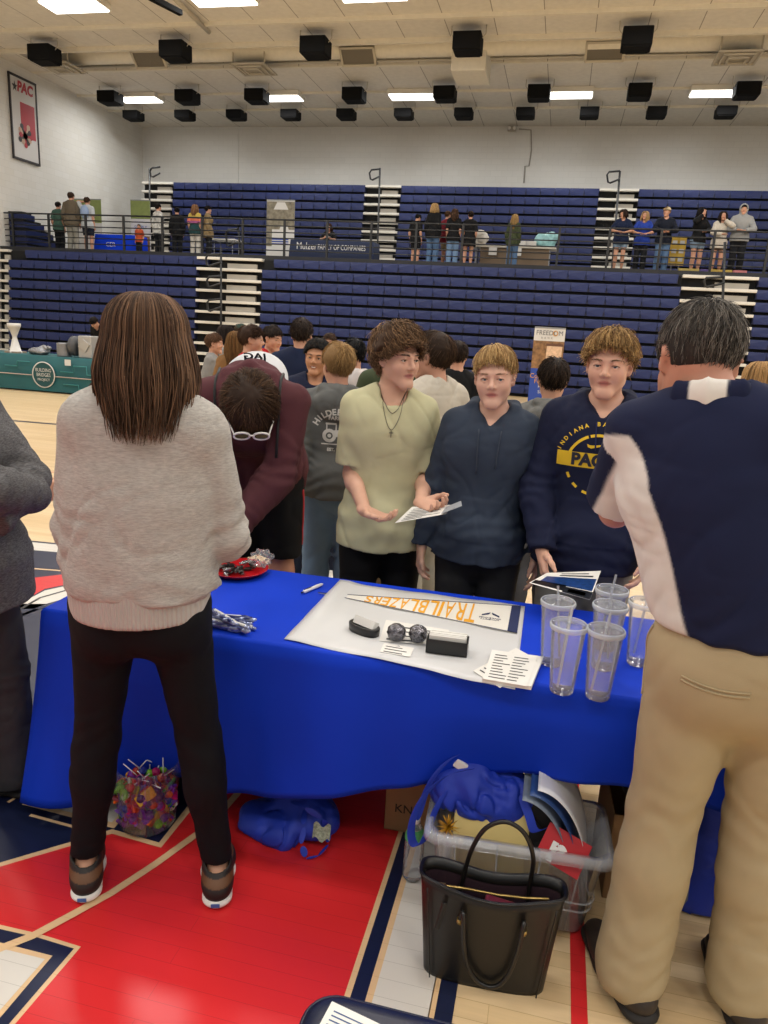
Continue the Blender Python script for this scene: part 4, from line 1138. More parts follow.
LP = 0.308; NL = 11
xs = {k: float(at_y(k, 300, LOW_Y)[0]) for k in (5, 193, 258, 681, 758)}
section(xs[5], xs[193], LOW_Y, 0.02, LP, NL, 'folded navy bleacher section left of the woman with long hair, beside the left wall', first_in=(0.6, -0.35))
section(xs[258], xs[681], LOW_Y, 0.02, LP, NL, 'wide folded navy bleacher section behind the crowd on the court', first_in=(0.35, 0.1))
section(xs[758], xs[758]+6.0, LOW_Y, 0.02, LP, NL, 'folded navy bleacher section at the far right edge of the court')
aisle(xs[193], xs[258], LOW_Y, 0.02, LP, NL, 'pale metal aisle steps between the left and the wide lower bleachers')
aisle(xs[681], xs[758], LOW_Y, 0.02, LP, NL, 'pale metal aisle steps in the lower bleachers behind the grey-haired man')
aisle(LEFT_X+0.05, xs[5], LOW_Y, 0.02, LP, NL, 'narrow strip of pale steps between the left wall and the lower bleachers')
UPP = 0.311; NU = 10
xu = {k: float(at_y(k, 215, UP_Y)[0]) for k in (137, 168, 361, 397, 597, 637)}
section(xu[168], xu[361], UP_Y, BALC_Z, UPP, NU, 'upper navy bleacher section behind the white roll-up banner', 0.05)
section(xu[397], xu[597], UP_Y, BALC_Z, UPP, NU, 'upper navy bleacher section in the middle of the balcony', 0.05)
section(xu[637], xu[637]+8.0, UP_Y, BALC_Z, UPP, NU, 'upper navy bleacher section behind the six people at the rail', 0.05)
aisle(xu[137], xu[168], UP_Y, BALC_Z, UPP, NU, 'upper aisle steps nearest the left wall', 0.05)
aisle(xu[361], xu[397], UP_Y, BALC_Z, UPP, NU, 'upper aisle steps right of the seated woman with the long table', 0.05)
aisle(xu[597], xu[637], UP_Y, BALC_Z, UPP, NU, 'upper aisle steps behind the girl in denim shorts', 0.05)
# balcony slab
b = MB(); b.bx(LEFT_X, 15.2, RAIL_Y-0.18, BACK_Y, BALC_Z-0.10, BALC_Z); struct(b.build('floor_balcony', mat('concourse', '#8a857c', 0.5)))
b = MB(); b.bx(LEFT_X, 15.2, RAIL_Y-0.22, RAIL_Y-0.17, BALC_Z-0.35, BALC_Z+0.10); struct(b.build('trim_4', mat('balcony_edge', '#15161b', 0.6)))
# bank of bleachers along the left wall of the balcony
r = empty('bleacher_section', (LEFT_X+0.9, 23.8, BALC_Z), 0, 'sloping navy bleacher bank on the balcony at the left picture edge', 'bleachers')
for k in range(5):
    b = MB(); b.bx(-0.85, -0.2-0.02*k, -1.9-3*0, 0.3-0.42*k, k*0.24, k*0.24+0.17, bev=0.01); b.mi = 1; b.bx(-0.85, -0.25-0.02*k, -1.9, 0.2-0.42*k, k*0.24+0.17, k*0.24+0.24); b.build('seat_row', [m_seat, m_gap], r)

# ---- balcony railing
m_rail = mat('rail_black', '#17181a', 0.45)
rl = empty('balcony_railing', (-1, RAIL_Y, BALC_Z), 0, 'long black metal railing along the front of the balcony', 'railing')
x = LEFT_X+0.35
while x < 15:
    b = MB(); b.bx(x+1-0.03, x+1+0.03, -0.03, 0.03, 0.0, 1.12); b.build('post', m_rail, rl); x += 1.31
for z in (1.12, 0.95, 0.77, 0.61, 0.44, 0.27):
    b = MB(); b.tube([(LEFT_X+1.05, 0, z), (16.1, 0, z)], 0.026 if z > 1.1 else 0.018, 6); b.build('rail', m_rail, rl)


def hand_rail(px, ytop, ybot, Y, label, loops=(), side=-1):
    t, q = at_y(px[0], ytop, Y), at_y(px[1], ybot, Y)
    r = empty('aisle_handrail', (float(q[0]), Y, float(q[2])), 0, label, 'handrail'); o = Vector((float(q[0]), Y, float(q[2])))
    base = Vector((float(q[0]), Y, 0.02 if Y < RAIL_Y-0.5 else BALC_Z)); b = MB(); b.tube([base-o, Vector(q)-o, Vector(t)-o], 0.034, 8); b.build('pole', m_rail, r)
    for (x0, y0, x1, y1) in loops:
        P = [at_y(*w, Y-0.02) for w in ((x1, y0+1), (x0+2, y0+2), (x0, y0+5), (x0+1, y1-1), (x0+3, y1), (x1, y1-4))]
        b = MB(); b.tube([Vector(w)-o for w in P], 0.032, 7); b.build('loop', m_rail, r)
    return r


hand_rail((149.5, 150), 168, 236, UP_Y-0.25, 'black handrail on the upper steps nearest the left wall', [(150, 166, 160, 177)])
hand_rail((380, 377), 168, 262, UP_Y-0.25, 'black handrail on the upper steps beside the seated woman', [(369.5, 168, 380, 180)])
hand_rail((620, 612), 171, 268, UP_Y-0.25, 'black handrail on the upper steps behind the girl in denim shorts', [(607, 170, 620, 183)])
hand_rail((221, 221), 249, 322, LOW_Y-0.25, 'black handrail with loops on the lower left aisle', [(206, 253, 221, 266), (207, 275, 221, 287), (207, 298, 221, 311)])
hand_rail((238, 240), 227, 246, RAIL_Y+0.1, 'black handrail loop at the balcony end of the lower left aisle', [(226, 228, 238, 246)])
hand_rail((725, 722), 242, 318, LOW_Y-0.25, 'black handrail with loops on the lower right aisle', [(704, 276, 724, 287), (702, 298, 722, 310)])
hand_rail((3, 6), 221, 246, RAIL_Y+0.1, 'black handrail at the left end of the balcony railing', [(-5, 221, 4, 232)])
# ================================================================== the blue table and what lies on it
TX0, TX1, TY0, TY1, TZ = -1.55, 0.86, 1.96, 2.60, 0.745
M_blue = mat('table_blue', '#0b37bd', 0.65, spec=0.15, var=0.06, vscale=3, bump=0.1, bscale=900)
t = empty('folding_table', ((TX0+TX1)/2, (TY0+TY1)/2, 0), 0, 'long folding table hidden under the blue cloth', 'table')
cx, cy = (TX0+TX1)/2, (TY0+TY1)/2
b = MB(); b.box((0, 0, TZ-0.028), (TX1-TX0-0.02, TY1-TY0-0.02, 0.045), bev=0.01); b.build('tabletop', mat('table_plastic', '#b9b7b2', 0.5), t)
m_leg = mat('table_leg', '#8f9196', 0.35, metal=0.7); m_foot = mat('rubber_black', '#101011', 0.7)
for sx in (-1.06, 1.06):
    b = MB()
    for sy in (-0.24, 0.24): b.tube([(sx, sy, 0.02), (sx, sy, TZ-0.05)], 0.014, 8)
    b.tube([(sx, -0.24, 0.16), (sx, 0.24, 0.16)], 0.012, 8); b.tube([(sx, 0, 0.16), (sx*0.82, 0, TZ-0.05)], 0.010, 8)
    lg = b.build('leg', m_leg, t)
    b = MB()
    for sy in (-0.24, 0.24): b.lathe([(0.0, 0), (0.019, 0.0), (0.019, 0.035), (0.0145, 0.04)], (sx, sy, 0), 10)
    b.build('rubber_foot', m_foot, lg)


def cloth_skirt():
    hx, hy, rc = (TX1-TX0)/2, (TY1-TY0)/2, 0.02
    per = []; N = 90
    def seg(a, c, n): return [(a[0]+(c[0]-a[0])*i/n, a[1]+(c[1]-a[1])*i/n) for i in range(n)]
    P = [(-hx, -hy), (hx, -hy), (hx, hy), (-hx, hy)]
    n_ = [(0, -1), (1, 0), (0, 1), (-1, 0)]
    for i in range(4):
        a, c = P[i], P[(i+1) % 4]; cnt = 120 if i % 2 == 0 else 40
        for k, q in enumerate(seg(a, c, cnt)):
            f = k/cnt; nx, ny = n_[i]
            w = max(0, 1-f*cnt/9); px_, py_ = n_[i-1]
            if w > 0: nx, ny = nx+px_*w, ny+py_*w
            L = math.hypot(nx, ny); corner = min(f*cnt, (1-f)*cnt)/14
            per.append((q[0], q[1], nx/L, ny/L, math.exp(-corner*corner), i, f))
    b = MB(); rows = []; ND = 22
    rnd = random.Random(4); ph = [rnd.uniform(0, 6) for _ in range(6)]
    for j in range(ND):
        d = j/(ND-1); ring = []
        for (x, y, nx, ny, co, i, f) in per:
            s = x*1.0+y*1.7
            drop = 0.625+0.05*co if i != 2 else 0.62+0.05*co
            if i == 0: drop = TZ-float(np.interp(x+cx, (-1.55, -0.98, -0.64, -0.32, -0.12, 0.08, 0.32, 0.86), (0.085, 0.175, 0.245, 0.33, 0.40, 0.44, 0.47, 0.50)))+0.03*co
            if i == 1: drop = 0.27+0.2*f+0.03*co
            if i == 3: drop = 0.63+0.03*co
            fold = (0.014*math.sin(s*9+ph[0])+0.010*math.sin(s*15+ph[1]+d*1.5)+0.006*math.sin(s*27+ph[2]))*d
            bulge = -(0.23*max(0, d-0.30)**1.3*math.exp(-((x+cx+1.18)/0.17)**4)+0.10*max(0, d-0.35)**1.3*math.exp(-((x+cx+0.05)/0.38)**4)) if i == 0 else 0
            out = (0.008+0.012*d+0.10*co*d**1.2+fold+bulge)
            z = TZ+0.004-drop*d
            if j == 0: out, z = -0.004, TZ+0.0045
            if j == 1: out, z = 0.006, TZ-0.004
            wr = 0.006*math.sin(x*7+d*9+ph[3])*d
            ring.append(b.b.verts.new((x+nx*out, y+ny*out, z+wr*(0.4 if j > 1 else 0))))
        rows.append(ring)
    m = len(per)
    for j in range(ND-1):
        for k in range(m):
            f = b.b.faces.new((rows[j][k], rows[j][(k+1) % m], rows[j+1][(k+1) % m], rows[j+1][k])); f.smooth = True
    f = b.b.faces.new(rows[0])
    return b


o = cloth_skirt().build('tablecloth', M_blue, None, loc=(cx, cy, 0)); tag(o, 'long royal blue cloth covering the table in front of the woman and the man', 'tablecloth')
solidify(o, 0.0012, 1)
TOP = TZ+0.0055


def on(x, y): return at_z(x, y, TOP)


# white plastic sheet over the middle of the table, its left front corner running to a point, front edge folded over the cloth
m_sheet = mat('white_sheet', '#c9cacb', 0.35, bump=0.25, bscale=14, var=0.02)
fr = [on(*p) for p in ((284, 640), (330, 650), (384, 661), (430, 671), (474, 682), (515, 690.5))]
bk = [on(*p) for p in ((340, 581), (375, 587), (410, 592), (450, 597), (490, 602), (525, 607))]
b = MB(); n = 40; m = 18
def sheet(u, v):
    i = min(4, int(u*5)); f = u*5-i; a = fr[i]*(1-f)+fr[i+1]*f; c = bk[i]*(1-f)+bk[i+1]*f; p = a*(1-v)+c*v
    z = 0.0022+0.0012*math.sin(p[0]*19+p[1]*11)+0.0008*math.sin(p[0]*31-p[1]*37)
    z += 0.016*math.exp(-((u-0.05)/0.045)**2)*math.exp(-((v-0.55)/0.4)**2)
    return (p[0], p[1], TOP+max(0.0006, z))
b.grid(sheet, n, m); o = b.build('table_sheet', m_sheet, None, True); solidify(o, 0.0006, 1); tag(o, 'white plastic sheet spread over the middle of the blue table', 'sheet')
SH = TOP+0.0045
# pennant
def sh(x, y, dz=0.0): return at_z(x, y, SH+dz)
pn = empty('pennant', sh(430, 606), 0, 'long triangular white felt pennant with yellow lettering on the white sheet', 'pennant'); O = np.array(pn.location)
tip, b0, b1 = sh(318, 593)-O, sh(521, 606.5)-O, sh(517, 634)-O
def lerp(a, c, f): return a+(c-a)*f
m_felt = mat('felt_white', '#d8d5cd', 0.9, bump=0.3, bscale=900); m_felt_n = mat('felt_navy', '#1c2750', 0.9); m_felt_y = mat('felt_gold', '#d99a1e', 0.85)
b = MB(); b.poly([tip, b1, b0], (0, 0, 0.0018)); b.build('felt', m_felt, pn)
up = A(0, 0, 0.0022)
b = MB(); b.poly([lerp(tip, b0, 0.955)+up, b0+up, b1+up, lerp(tip, b1, 0.955)+up], (0, 0, 0.0008)); b.build('band', m_felt_n, pn)
for a, c, s_ in ((tip, b0, -1), (tip, b1, 1)):
    d = c-a; nn_ = unit(np.cross(d, A(0, 0, 1)))*0.004*s_; b = MB(); b.poly([a+up, c+up, c+up-nn_, a+up-nn_], (0, 0, 0.0008)); b.build('edge', m_felt_n, pn)
mid = lambda f: lerp(lerp(tip, b0, f), lerp(tip, b1, f), 0.5)
ex = unit(tip-(b0+b1)/2); ey = np.cross(A(0, 0, 1), ex)
txt = 'TRAILBLAZERS'; pos = 0.80; Ltot = np.linalg.norm(tip-(b0+b1)/2)
for k, ch in enumerate(txt):
    h = np.linalg.norm(lerp(tip, b0, pos)-lerp(tip, b1, pos)); sz = h*1.22; me = text_mesh(ch, sz, 0.0004, 'CENTER', 0.0012)
    adv = (0.056 if ch != 'I' else 0.030)*Ltot*(0.62+0.46*pos); xs_ = [v.co.x for v in me.vertices]; ys_ = [v.co.y for v in me.vertices]; wch, hch = max(xs_)-min(xs_), max(ys_)-min(ys_); me.transform(Matrix.Translation((-(max(xs_)+min(xs_))/2, -(max(ys_)+min(ys_))/2, 0))); me.transform(Matrix.Diagonal((adv*(0.84 if ch != 'I' else 0.5)/wch, h*0.86/hch, 1, 1)))
    c_ = mid(pos-adv/2/Ltot)+up+A(0, 0, 0.0002); me.transform(basis(c_, ex, ey)); link('letter', me, m_felt_y, pn); pos -= adv/Ltot
b = MB(); c_ = mid(0.865)+up
for q in (-1, 1): b.poly([c_+ey*-0.026+ex*0.002*q, c_+ey*0.0+ex*0.03*q, c_+ey*0.012+ex*0.03*q, c_+ey*0.0-ey*0.006+ex*0.006*q], (0, 0, 0.0006))
b.build('emblem', m_felt_n, pn)
lettering('small_print', 'VINCENNES', 0.014, c_+ey*0.026, ex, ey, m_felt_n, pn); lettering('small_print', 'UNIVERSITY', 0.012, c_+ey*0.040, ex, ey, m_felt_n, pn)
# pen
def place(o, p): o.location = p; return o
m_white = mat('white_plastic', '#dcdad6', 0.3); m_paper = mat('paper', '#dedcd7', 0.7); m_ink = mat('ink', '#2c2d33', 0.7); m_blackp = mat('black_plastic', '#0e0e10', 0.28)
pe = empty('pen', at_z(313, 588, TOP+0.008), 0, 'short white pen lying on the blue cloth left of the pennant tip', 'pen'); pe.rotation_euler = (0, 0, math.radians(70))
b = MB(); b.tube([(-0.055, 0, 0), (-0.05, 0, 0), (0.03, 0, 0), (0.05, 0, 0), (0.06, 0, 0)], [0.003, 0.0065, 0.0065, 0.005, 0.0015], 10); b.build('barrel', m_white, pe)
b = MB(); b.box((-0.03, 0, 0.0075), (0.04, 0.003, 0.0015)); b.tube([(-0.056, 0, 0), (-0.066, 0, 0)], 0.0028, 8); b.build('clip', m_blackp, pe)
# open black case with business cards
ca = empty('card_case', sh(364, 632), math.radians(-28), 'black rounded open case holding a white card block, left of the two foil balls', 'case')
b = MB()
def rr(u, v):
    a = u*2*PI; ex_ = 2.6; c, s = math.cos(a), math.sin(a); k = (abs(c)**ex_+abs(s)**ex_)**(-1/ex_); z = (0, 0, 0.022, 0.026, 0.026, 0.006)[int(round(v*5))]; q = (0.75, 0.96, 1.0, 0.97, 0.80, 0.76)[int(round(v*5))]
    return (0.058*k*c*q, 0.030*k*s*q, z)
b.grid(rr, 28, 6, True)
b.poly([rr(i/28, 1.0) for i in range(28)])
b.build('tray', m_blackp, ca)
b = MB(); b.box((0.0, 0.006, 0.030), (0.085, 0.020, 0.026), Matrix.Rotation(-0.5, 3, 'X')); b.build('cards', m_paper, ca)
# two foil-wrapped balls
m_foilb = mat('dark_foil', '#6b6a70', 0.2, metal=0.85, bump=1.0, bscale=140, bdet=8, var=0.9, vscale=110)  # glints put into the foil colour as strong speckle
for k, (px, lab) in enumerate(((396, 'left one of two shiny dark foil-wrapped balls on the white sheet'), (417.5, 'right one of two shiny dark foil-wrapped balls on the white sheet'))):
    p = sh(px, 640+k*1.5); b = MB(); bmesh.ops.create_icosphere(b.b, subdivisions=3, radius=0.030)
    rnd = random.Random(k)
    for v in b.b.verts: v.co *= 1+0.10*(rnd.random()-0.5); v.co.z = max(-0.027, v.co.z)*0.95
    o = b.build('foil_ball', m_foilb, None, False, loc=(p[0], p[1], SH+0.0265)); tag(o, lab, 'ball')
# black box of cards
bx = empty('card_box', sh(447, 651), math.radians(2), 'square black box filled with white cards, right of the foil balls', 'box')
b = MB(); w, d, h = 0.062, 0.030, 0.044
b.bx(-w, w, -d, -d+0.003, 0, h); b.bx(-w, w, d-0.003, d, 0, h); b.bx(-w, -w+0.003, -d, d, 0, h); b.bx(w-0.003, w, -d, d, 0, h); b.bx(-w, w, -d, d, 0, 0.003); b.build('tray', m_blackp, bx)
b = MB()
for k in range(7): b.box((random.uniform(-0.002, 0.002), -0.018+k*0.006, 0.029+0.002*(k % 3)), (0.110, 0.0052, 0.050), bev=0)
b.build('cards', m_paper, bx)


def sheet_of(name, c4, label, cat='paper', lines=0, group=None, dz=0.0, m=m_paper, mark=False, cols=1, inkm=None):
    """a flat sheet with rows of print; c4 = its four corners: near-left, near-right, far-right, far-left"""
    c = [A(*q) for q in c4]; o0 = sum(c)/4; r = empty(name, o0, 0, label, cat, group); c = [q-o0 for q in c]
    b = MB(); b.poly(c, (0, 0, 0.0008)); b.build('sheet', m, r)
    if lines or mark:
        b = MB(); rnd = random.Random(len(label))
        def P(u, v): return (c[0]*(1-u)+c[1]*u)*(1-v)+(c[3]*(1-u)+c[2]*u)*v+A(0, 0, 0.0012)
        for i in range(lines):
            v0 = 0.08+0.84*i/max(1, lines)
            for cc in range(cols):
                u0 = 0.1+0.84*cc/cols; u1 = u0+(0.84/cols)*rnd.uniform(0.45, 0.92); hgt = 0.30*0.84/lines
                b.poly([P(u0, v0), P(u1, v0), P(u1, v0+hgt), P(u0, v0+hgt)])
        if mark: b.poly([P(0.42, 0.82), P(0.5, 0.95), P(0.58, 0.82), P(0.5, 0.88)])
        b.build('print', inkm or m_ink, r)
    return r


sheet_of('business_card', [sh(*p, 0.001) for p in ((380, 652), (410, 657), (414, 648), (384, 643))], 'small white business card lying before the foil balls', 'card', 3, mark=True)
sheet_of('paper_sheet', [sh(*p, 0.0005) for p in ((379, 641), (444, 646), (449, 630), (386, 620))], 'white printed sheet lying under the foil balls and the black box', 'paper', 4, mark=True)
# stack of form sheets, right end of white sheet
for k, (c4, lab) in enumerate(((((473, 671), (500, 688), (543, 663), (516, 648)), 'white form lying askew at the bottom of the pile beside the tumblers'),
                               (((482, 682), (531, 690), (543, 660), (496, 654)), 'thick pile of white forms beside the clear tumblers'),
                               (((483, 679), (527, 686.5), (538, 656), (492, 650)), 'printed form with lines on top of the pile beside the tumblers'))):
    z = (0.001, 0.002, 0.014)[k]
    if k == 1:
        c = [sh(*p, 0.002) for p in c4]; o0 = sum(c)/4; b = MB(); b.poly([q-o0 for q in c], (0, 0, 0.011)); o = b.build('form_stack', m_paper, loc=o0); tag(o, lab, 'paper')
    else: sheet_of('form_sheet', [sh(*p, z) for p in c4], lab, 'paper', 9, cols=2, mark=False)


# tumblers
m_clear = clear_mat('clear_tumbler', haze=0.10, gloss=0.8, milk='#f2f5f8'); m_lid = clear_mat('clear_lid', haze=0.12); m_straw = clear_mat('clear_straw', haze=0.32)


def tumbler(px, py, label, ang=0.0, lean=(0.01, 0.02)):
    p = on(px, py); r = empty('tumbler', (p[0], p[1], TOP), ang, label, 'tumbler', 'clear tumblers on the blue table')
    H = 0.192
    b = MB(); b.lathe([(0.0005, 0.002), (0.030, 0.002), (0.0325, 0.006), (0.0345, 0.03), (0.0470, H)], n=32); b.build('outer_wall', m_clear, r)
    b = MB(); b.lathe([(0.0005, 0.016), (0.028, 0.016), (0.0305, 0.022), (0.0435, H)], n=32); b.build('liner', m_clear, r)
    b = MB(); b.lathe([(0.0470, H-0.006), (0.0505, H-0.004), (0.0510, H+0.006), (0.0480, H+0.010), (0.044, H+0.006), (0.040, H+0.006), (0.008, H+0.007), (0.0075, H+0.009)], n=32)
    o_ = b.build('lid', m_lid, r); b = MB(); b.lathe([(0.0506, H-0.004), (0.0520, H+0.001), (0.0515, H+0.007), (0.0482, H+0.0105), (0.0470, H+0.009)], n=32); b.build('rim', clear_mat('rim_highlight', haze=0.4), o_)  # hazier ring paints the bright highlight along the lid's edge
    b = MB(); b.tube([(-lean[0]*1.2, -lean[1]*1.2, 0.024), (0, 0, H), (lean[0]*0.35, lean[1]*0.35, H+0.055)], 0.0036, 10, cap=False); b.lathe([(0.0037, 0), (0.0058, 0.002), (0.0058, 0.005), (0.0037, 0.007)], (0, 0, H+0.009), 12); b.build('straw', m_straw, r)
    return r


tumbler(561, 691.5, 'clear tumbler nearest the pile of forms, front left of the group')
tumbler(597, 697.5, 'clear tumbler at the front right of the group, nearest the table edge', 1.0, (0.012, -0.01))
tumbler(551, 664, 'clear tumbler behind the front left one, with a raised straw', 2.0, (0.0, 0.02))
tumbler(602, 668, 'clear tumbler in the middle of the right-hand column', 3.0)
tumbler(604, 649, 'clear tumbler at the back of the right-hand column with a tall straw', 0.5, (0.02, 0.0))
tumbler(637, 664, 'clear tumbler half hidden behind the man in khaki trousers', 4.0)
# red plate with dark wrapped treats
rp = empty('plate', (*on(238, 573)[:2], TOP), 0, 'round red plate on the far left part of the table', 'plate')
b = MB(); b.lathe([(0.0005, 0.006), (0.075, 0.006), (0.085, 0.010), (0.112, 0.024), (0.116, 0.024), (0.113, 0.019), (0.086, 0.003), (0.075, 0.0), (0.0005, 0.0)], n=36); b.build('dish', mat('plate_red', '#b3121c', 0.3), rp)
rnd = random.Random(9); pc = np.array(on(238, 573)); m_foils = mat('silver_foil', '#8d8e93', 0.22, metal=0.8, bump=0.8, bscale=160)
for k in range(26):
    a, q = rnd.uniform(0, 6.28), 0.072*math.sqrt(rnd.random()); p = (pc[0]+q*math.cos(a), pc[1]+q*math.sin(a), TOP+0.014+0.006*(k//7))
    r = empty('wrapped_treat', p, rnd.uniform(0, 6), 'small dark wrapped sweet in the pile on the red plate', 'sweet', 'wrapped sweets on the red plate'); r.rotation_euler = (rnd.uniform(-0.4, 0.4), rnd.uniform(-0.4, 0.4), rnd.uniform(0, 6))
    b = MB(); b.box((0, 0, 0), (0.030, 0.016, 0.010), bev=0.004); b.build('sweet', mat('treat_dark', '#1b1716', 0.3, bump=0.5, bscale=120) if k % 3 else m_foils, r)
    b = MB()
    for s_ in (-1, 1): b.poly([(s_*0.015, -0.004, 0), (s_*0.026, -0.009, 0.002), (s_*0.026, 0.009, -0.002), (s_*0.015, 0.004, 0)])
    b.build('twist', m_foils, r)
# clear crinkled bag on the plate
b = MB(); bmesh.ops.create_icosphere(b.b, subdivisions=4, radius=0.045)
for v in b.b.verts: v.co *= 1+0.22*math.sin(v.co.x*170+v.co.y*90)*math.sin(v.co.z*150)
for v in b.b.verts: v.co.z *= 0.75
o = b.build('clear_bag', clear_mat('clear_film', haze=0.12), loc=(pc[0]+0.075, pc[1]+0.045, TOP+0.055)); tag(o, 'crinkled clear plastic bag at the far side of the red plate', 'bag')
# heap of silver-blue wrapped pens in film
ps = on(231, 626); m_film = mat('film_silver', '#8f99b8', 0.2, metal=0.55, bump=0.9, bscale=120, var=0.5, vscale=50)
for k in range(16):
    a = math.radians(rnd.uniform(-38, 18)); r = empty('wrapped_pen', (ps[0]+rnd.uniform(-0.035, 0.02), ps[1]+rnd.uniform(-0.05, 0.045), TOP+0.008+0.008*(k//5)), a, 'pen in silvery film in the heap beside the woman', 'pen', 'film-wrapped pens on the blue cloth')
    b = MB(); pts = [(-0.075+0.15*i/12, 0.003*math.sin(i*1.7+k), 0.002*math.cos(i*2.1)) for i in range(13)]; b.tube(pts, [0.004]+[0.0075+0.002*math.sin(i*2.3+k) for i in range(11)]+[0.004], 7); b.build('film', m_film, r)
    b = MB(); b.tube([(-0.06, 0, 0.004), (0.06, 0, 0.004)], 0.0055, 7); b.build('barrel', mat('pen_navy', '#1c2a66', 0.3) if k % 2 else m_white, r)
# ================================================================== things on the floor under the table
def lump(name, prims, vox, m, amp, f, seed, cuts=(), smooth=1, crease=0.0):
    F = Field(prims, vox, 0.03); G = F.add(F.new(), prims)
    for pt, n in cuts: G = F.cut(G, A(*pt), A(*n))
    F.ripple(G, lambda P: wobble(P, f, seed, amp)+folds(P, f*0.9, seed+1, crease or amp*1.5)+folds(P, f*1.9, seed+2, (crease or amp)*0.8), 0.03)
    V, Q = F.surface(G); V = smooth_verts(V, Q, smooth, 0.4); return V, Q


def body_mesh(name, VQ, m, parent=None, loc=None):
    me = raw_mesh(name, VQ[0], VQ[1]); return link(name, me, m, parent, True, loc)


m_bagblue = mat('bag_blue', '#1232a6', 0.6, bump=0.25, bscale=500, var=0.10, vscale=9)
# collapsed blue tote on the floor
p = at_z(286, 842, 0); r = empty('tote_bag', (p[0], p[1]+0.05, 0), 0, 'blue cloth tote bag collapsed on the red floor by the table', 'bag')
pr = [ell((-0.06, 0.02, 0.035), (0.13, 0.10, 0.05), 0.05), ell((0.02, 0.06, 0.085), (0.09, 0.07, 0.075), 0.06), ell((0.09, 0.02, 0.05), (0.07, 0.08, 0.055), 0.05), cone((-0.16, -0.05, 0.01), (0.0, -0.06, 0.02), 0.02, 0.03, 0.04)]
body_mesh('body', lump('b', pr, 0.006, None, 0.012, 28, 5, [((0, 0, 0.003), (0, 0, -1))], 1, 0.016), m_bagblue, r)
b = MB()
for pts in (((0.05, -0.02, 0.12), (0.07, -0.08, 0.10), (0.075, -0.11, 0.05), (0.095, -0.12, 0.015), (0.13, -0.10, 0.012), (0.145, -0.04, 0.02), (0.13, 0.0, 0.05)),
            ((0.0, -0.02, 0.14), (0.06, -0.05, 0.15), (0.12, -0.04, 0.11), (0.15, -0.02, 0.05))):
    P = [Vector(q) for q in pts]
    for a, c in zip(P, P[1:]):
        s_ = Vector((0.011, 0.006, 0.006)); b.poly([a-s_, c-s_, c+s_, a+s_])
o = b.build('handle', m_bagblue, r); solidify(o, 0.003); o.modifiers.new('soft', 'SUBSURF').levels = 1
b = MB(); b.grid(lambda u, v: (0.095+0.06*u, -0.062+0.03*v*0.4, 0.045+0.05*v+0.01*math.sin(u*9)), 8, 5); b.build('print', mat('bag_print', '#8f9a86', 0.8, var=0.6, vscale=120), r)

# clear bucket of sweets
bp = at_z(148, 822, 0); BX, BY = float(bp[0]), float(bp[1])
r = empty('candy_bucket', (BX, BY, 0), 0, 'clear plastic bucket half full of sweets between the woman’s feet', 'bucket')
m_bucket = clear_mat('bucket_clear', haze=0.04, gloss=0.45)
b = MB(); b.lathe([(0.0005, 0.004), (0.085, 0.004), (0.092, 0.012), (0.112, 0.235), (0.116, 0.24), (0.116, 0.247), (0.110, 0.247), (0.089, 0.016), (0.0005, 0.012)], n=40); b.build('tub', m_bucket, r)
cols = ['#9c1420', '#c5161f', '#5b2386', '#7d2f9a', '#d8a414', '#d9641e', '#2f7a2c', '#76b52c', '#27348f', '#a8145b', '#6d1028', '#d4d0c8', '#3b1b52', '#b3321c']
rnd = random.Random(21)
for k in range(210):
    z = 0.030+0.135*(k/210); q = (0.072+0.018*z/0.2)*math.sqrt(rnd.random()) if k % 2 == 0 else (0.074+0.018*z/0.2); a = rnd.uniform(0, 2*PI); c = cols[rnd.randrange(len(cols))]
    o_ = empty('wrapped_candy', (BX+q*math.cos(a), BY+q*math.sin(a), z), 0, 'bright wrapped sweet in the pile inside the clear bucket', 'sweet', 'wrapped sweets in the bucket')
    o_.rotation_euler = (PI/2+rnd.uniform(-0.5, 0.5), rnd.uniform(-1.2, 1.2), a+PI/2+rnd.uniform(-0.5, 0.5)) if k % 3 else (rnd.uniform(-1.2, 1.2), rnd.uniform(-1.2, 1.2), rnd.uniform(0, 6.3)); kind = rnd.random()
    m_ = mat('wrap_'+c[1:], c, 0.25, bump=0.5, bscale=150, spec=0.6, var=0.25, vscale=90)
    b = MB()
    if kind < 0.45: b.box((0, 0, 0), (rnd.uniform(0.048, 0.066), rnd.uniform(0.028, 0.038), 0.011), bev=0.004)
    else: bmesh.ops.create_icosphere(b.b, subdivisions=2, radius=0.018)
    b.build('sweet', m_, o_)
    b = MB()
    for s_ in (-1, 1): b.poly([(s_*0.012, -0.004, 0), (s_*0.028, -0.011, 0.004), (s_*0.030, 0.0, -0.003), (s_*0.028, 0.011, 0.004), (s_*0.012, 0.004, 0)])
    b.build('twist', m_, o_)
for k in range(16):
    a = rnd.uniform(0, 6.3); q = 0.075*math.sqrt(rnd.random()); c = cols[rnd.randrange(len(cols))]
    o_ = empty('lollipop', (BX+q*math.cos(a), BY+q*math.sin(a), 0.182+rnd.uniform(-0.012, 0.012)), 0, 'wrapped lollipop with a white stick poking out of the bucket', 'lollipop', 'lollipops in the bucket')
    o_.rotation_euler = (rnd.uniform(-1.1, 1.1), rnd.uniform(-1.1, 1.1), rnd.uniform(0, 6.3))
    b = MB(); bmesh.ops.create_icosphere(b.b, subdivisions=2, radius=0.015); b.build('sweet', mat('wrap_'+c[1:]), o_)
    b = MB(); b.tube([(0, 0, 0.01), (0, 0, 0.075)], 0.0019, 6); b.build('stick', m_white, o_)

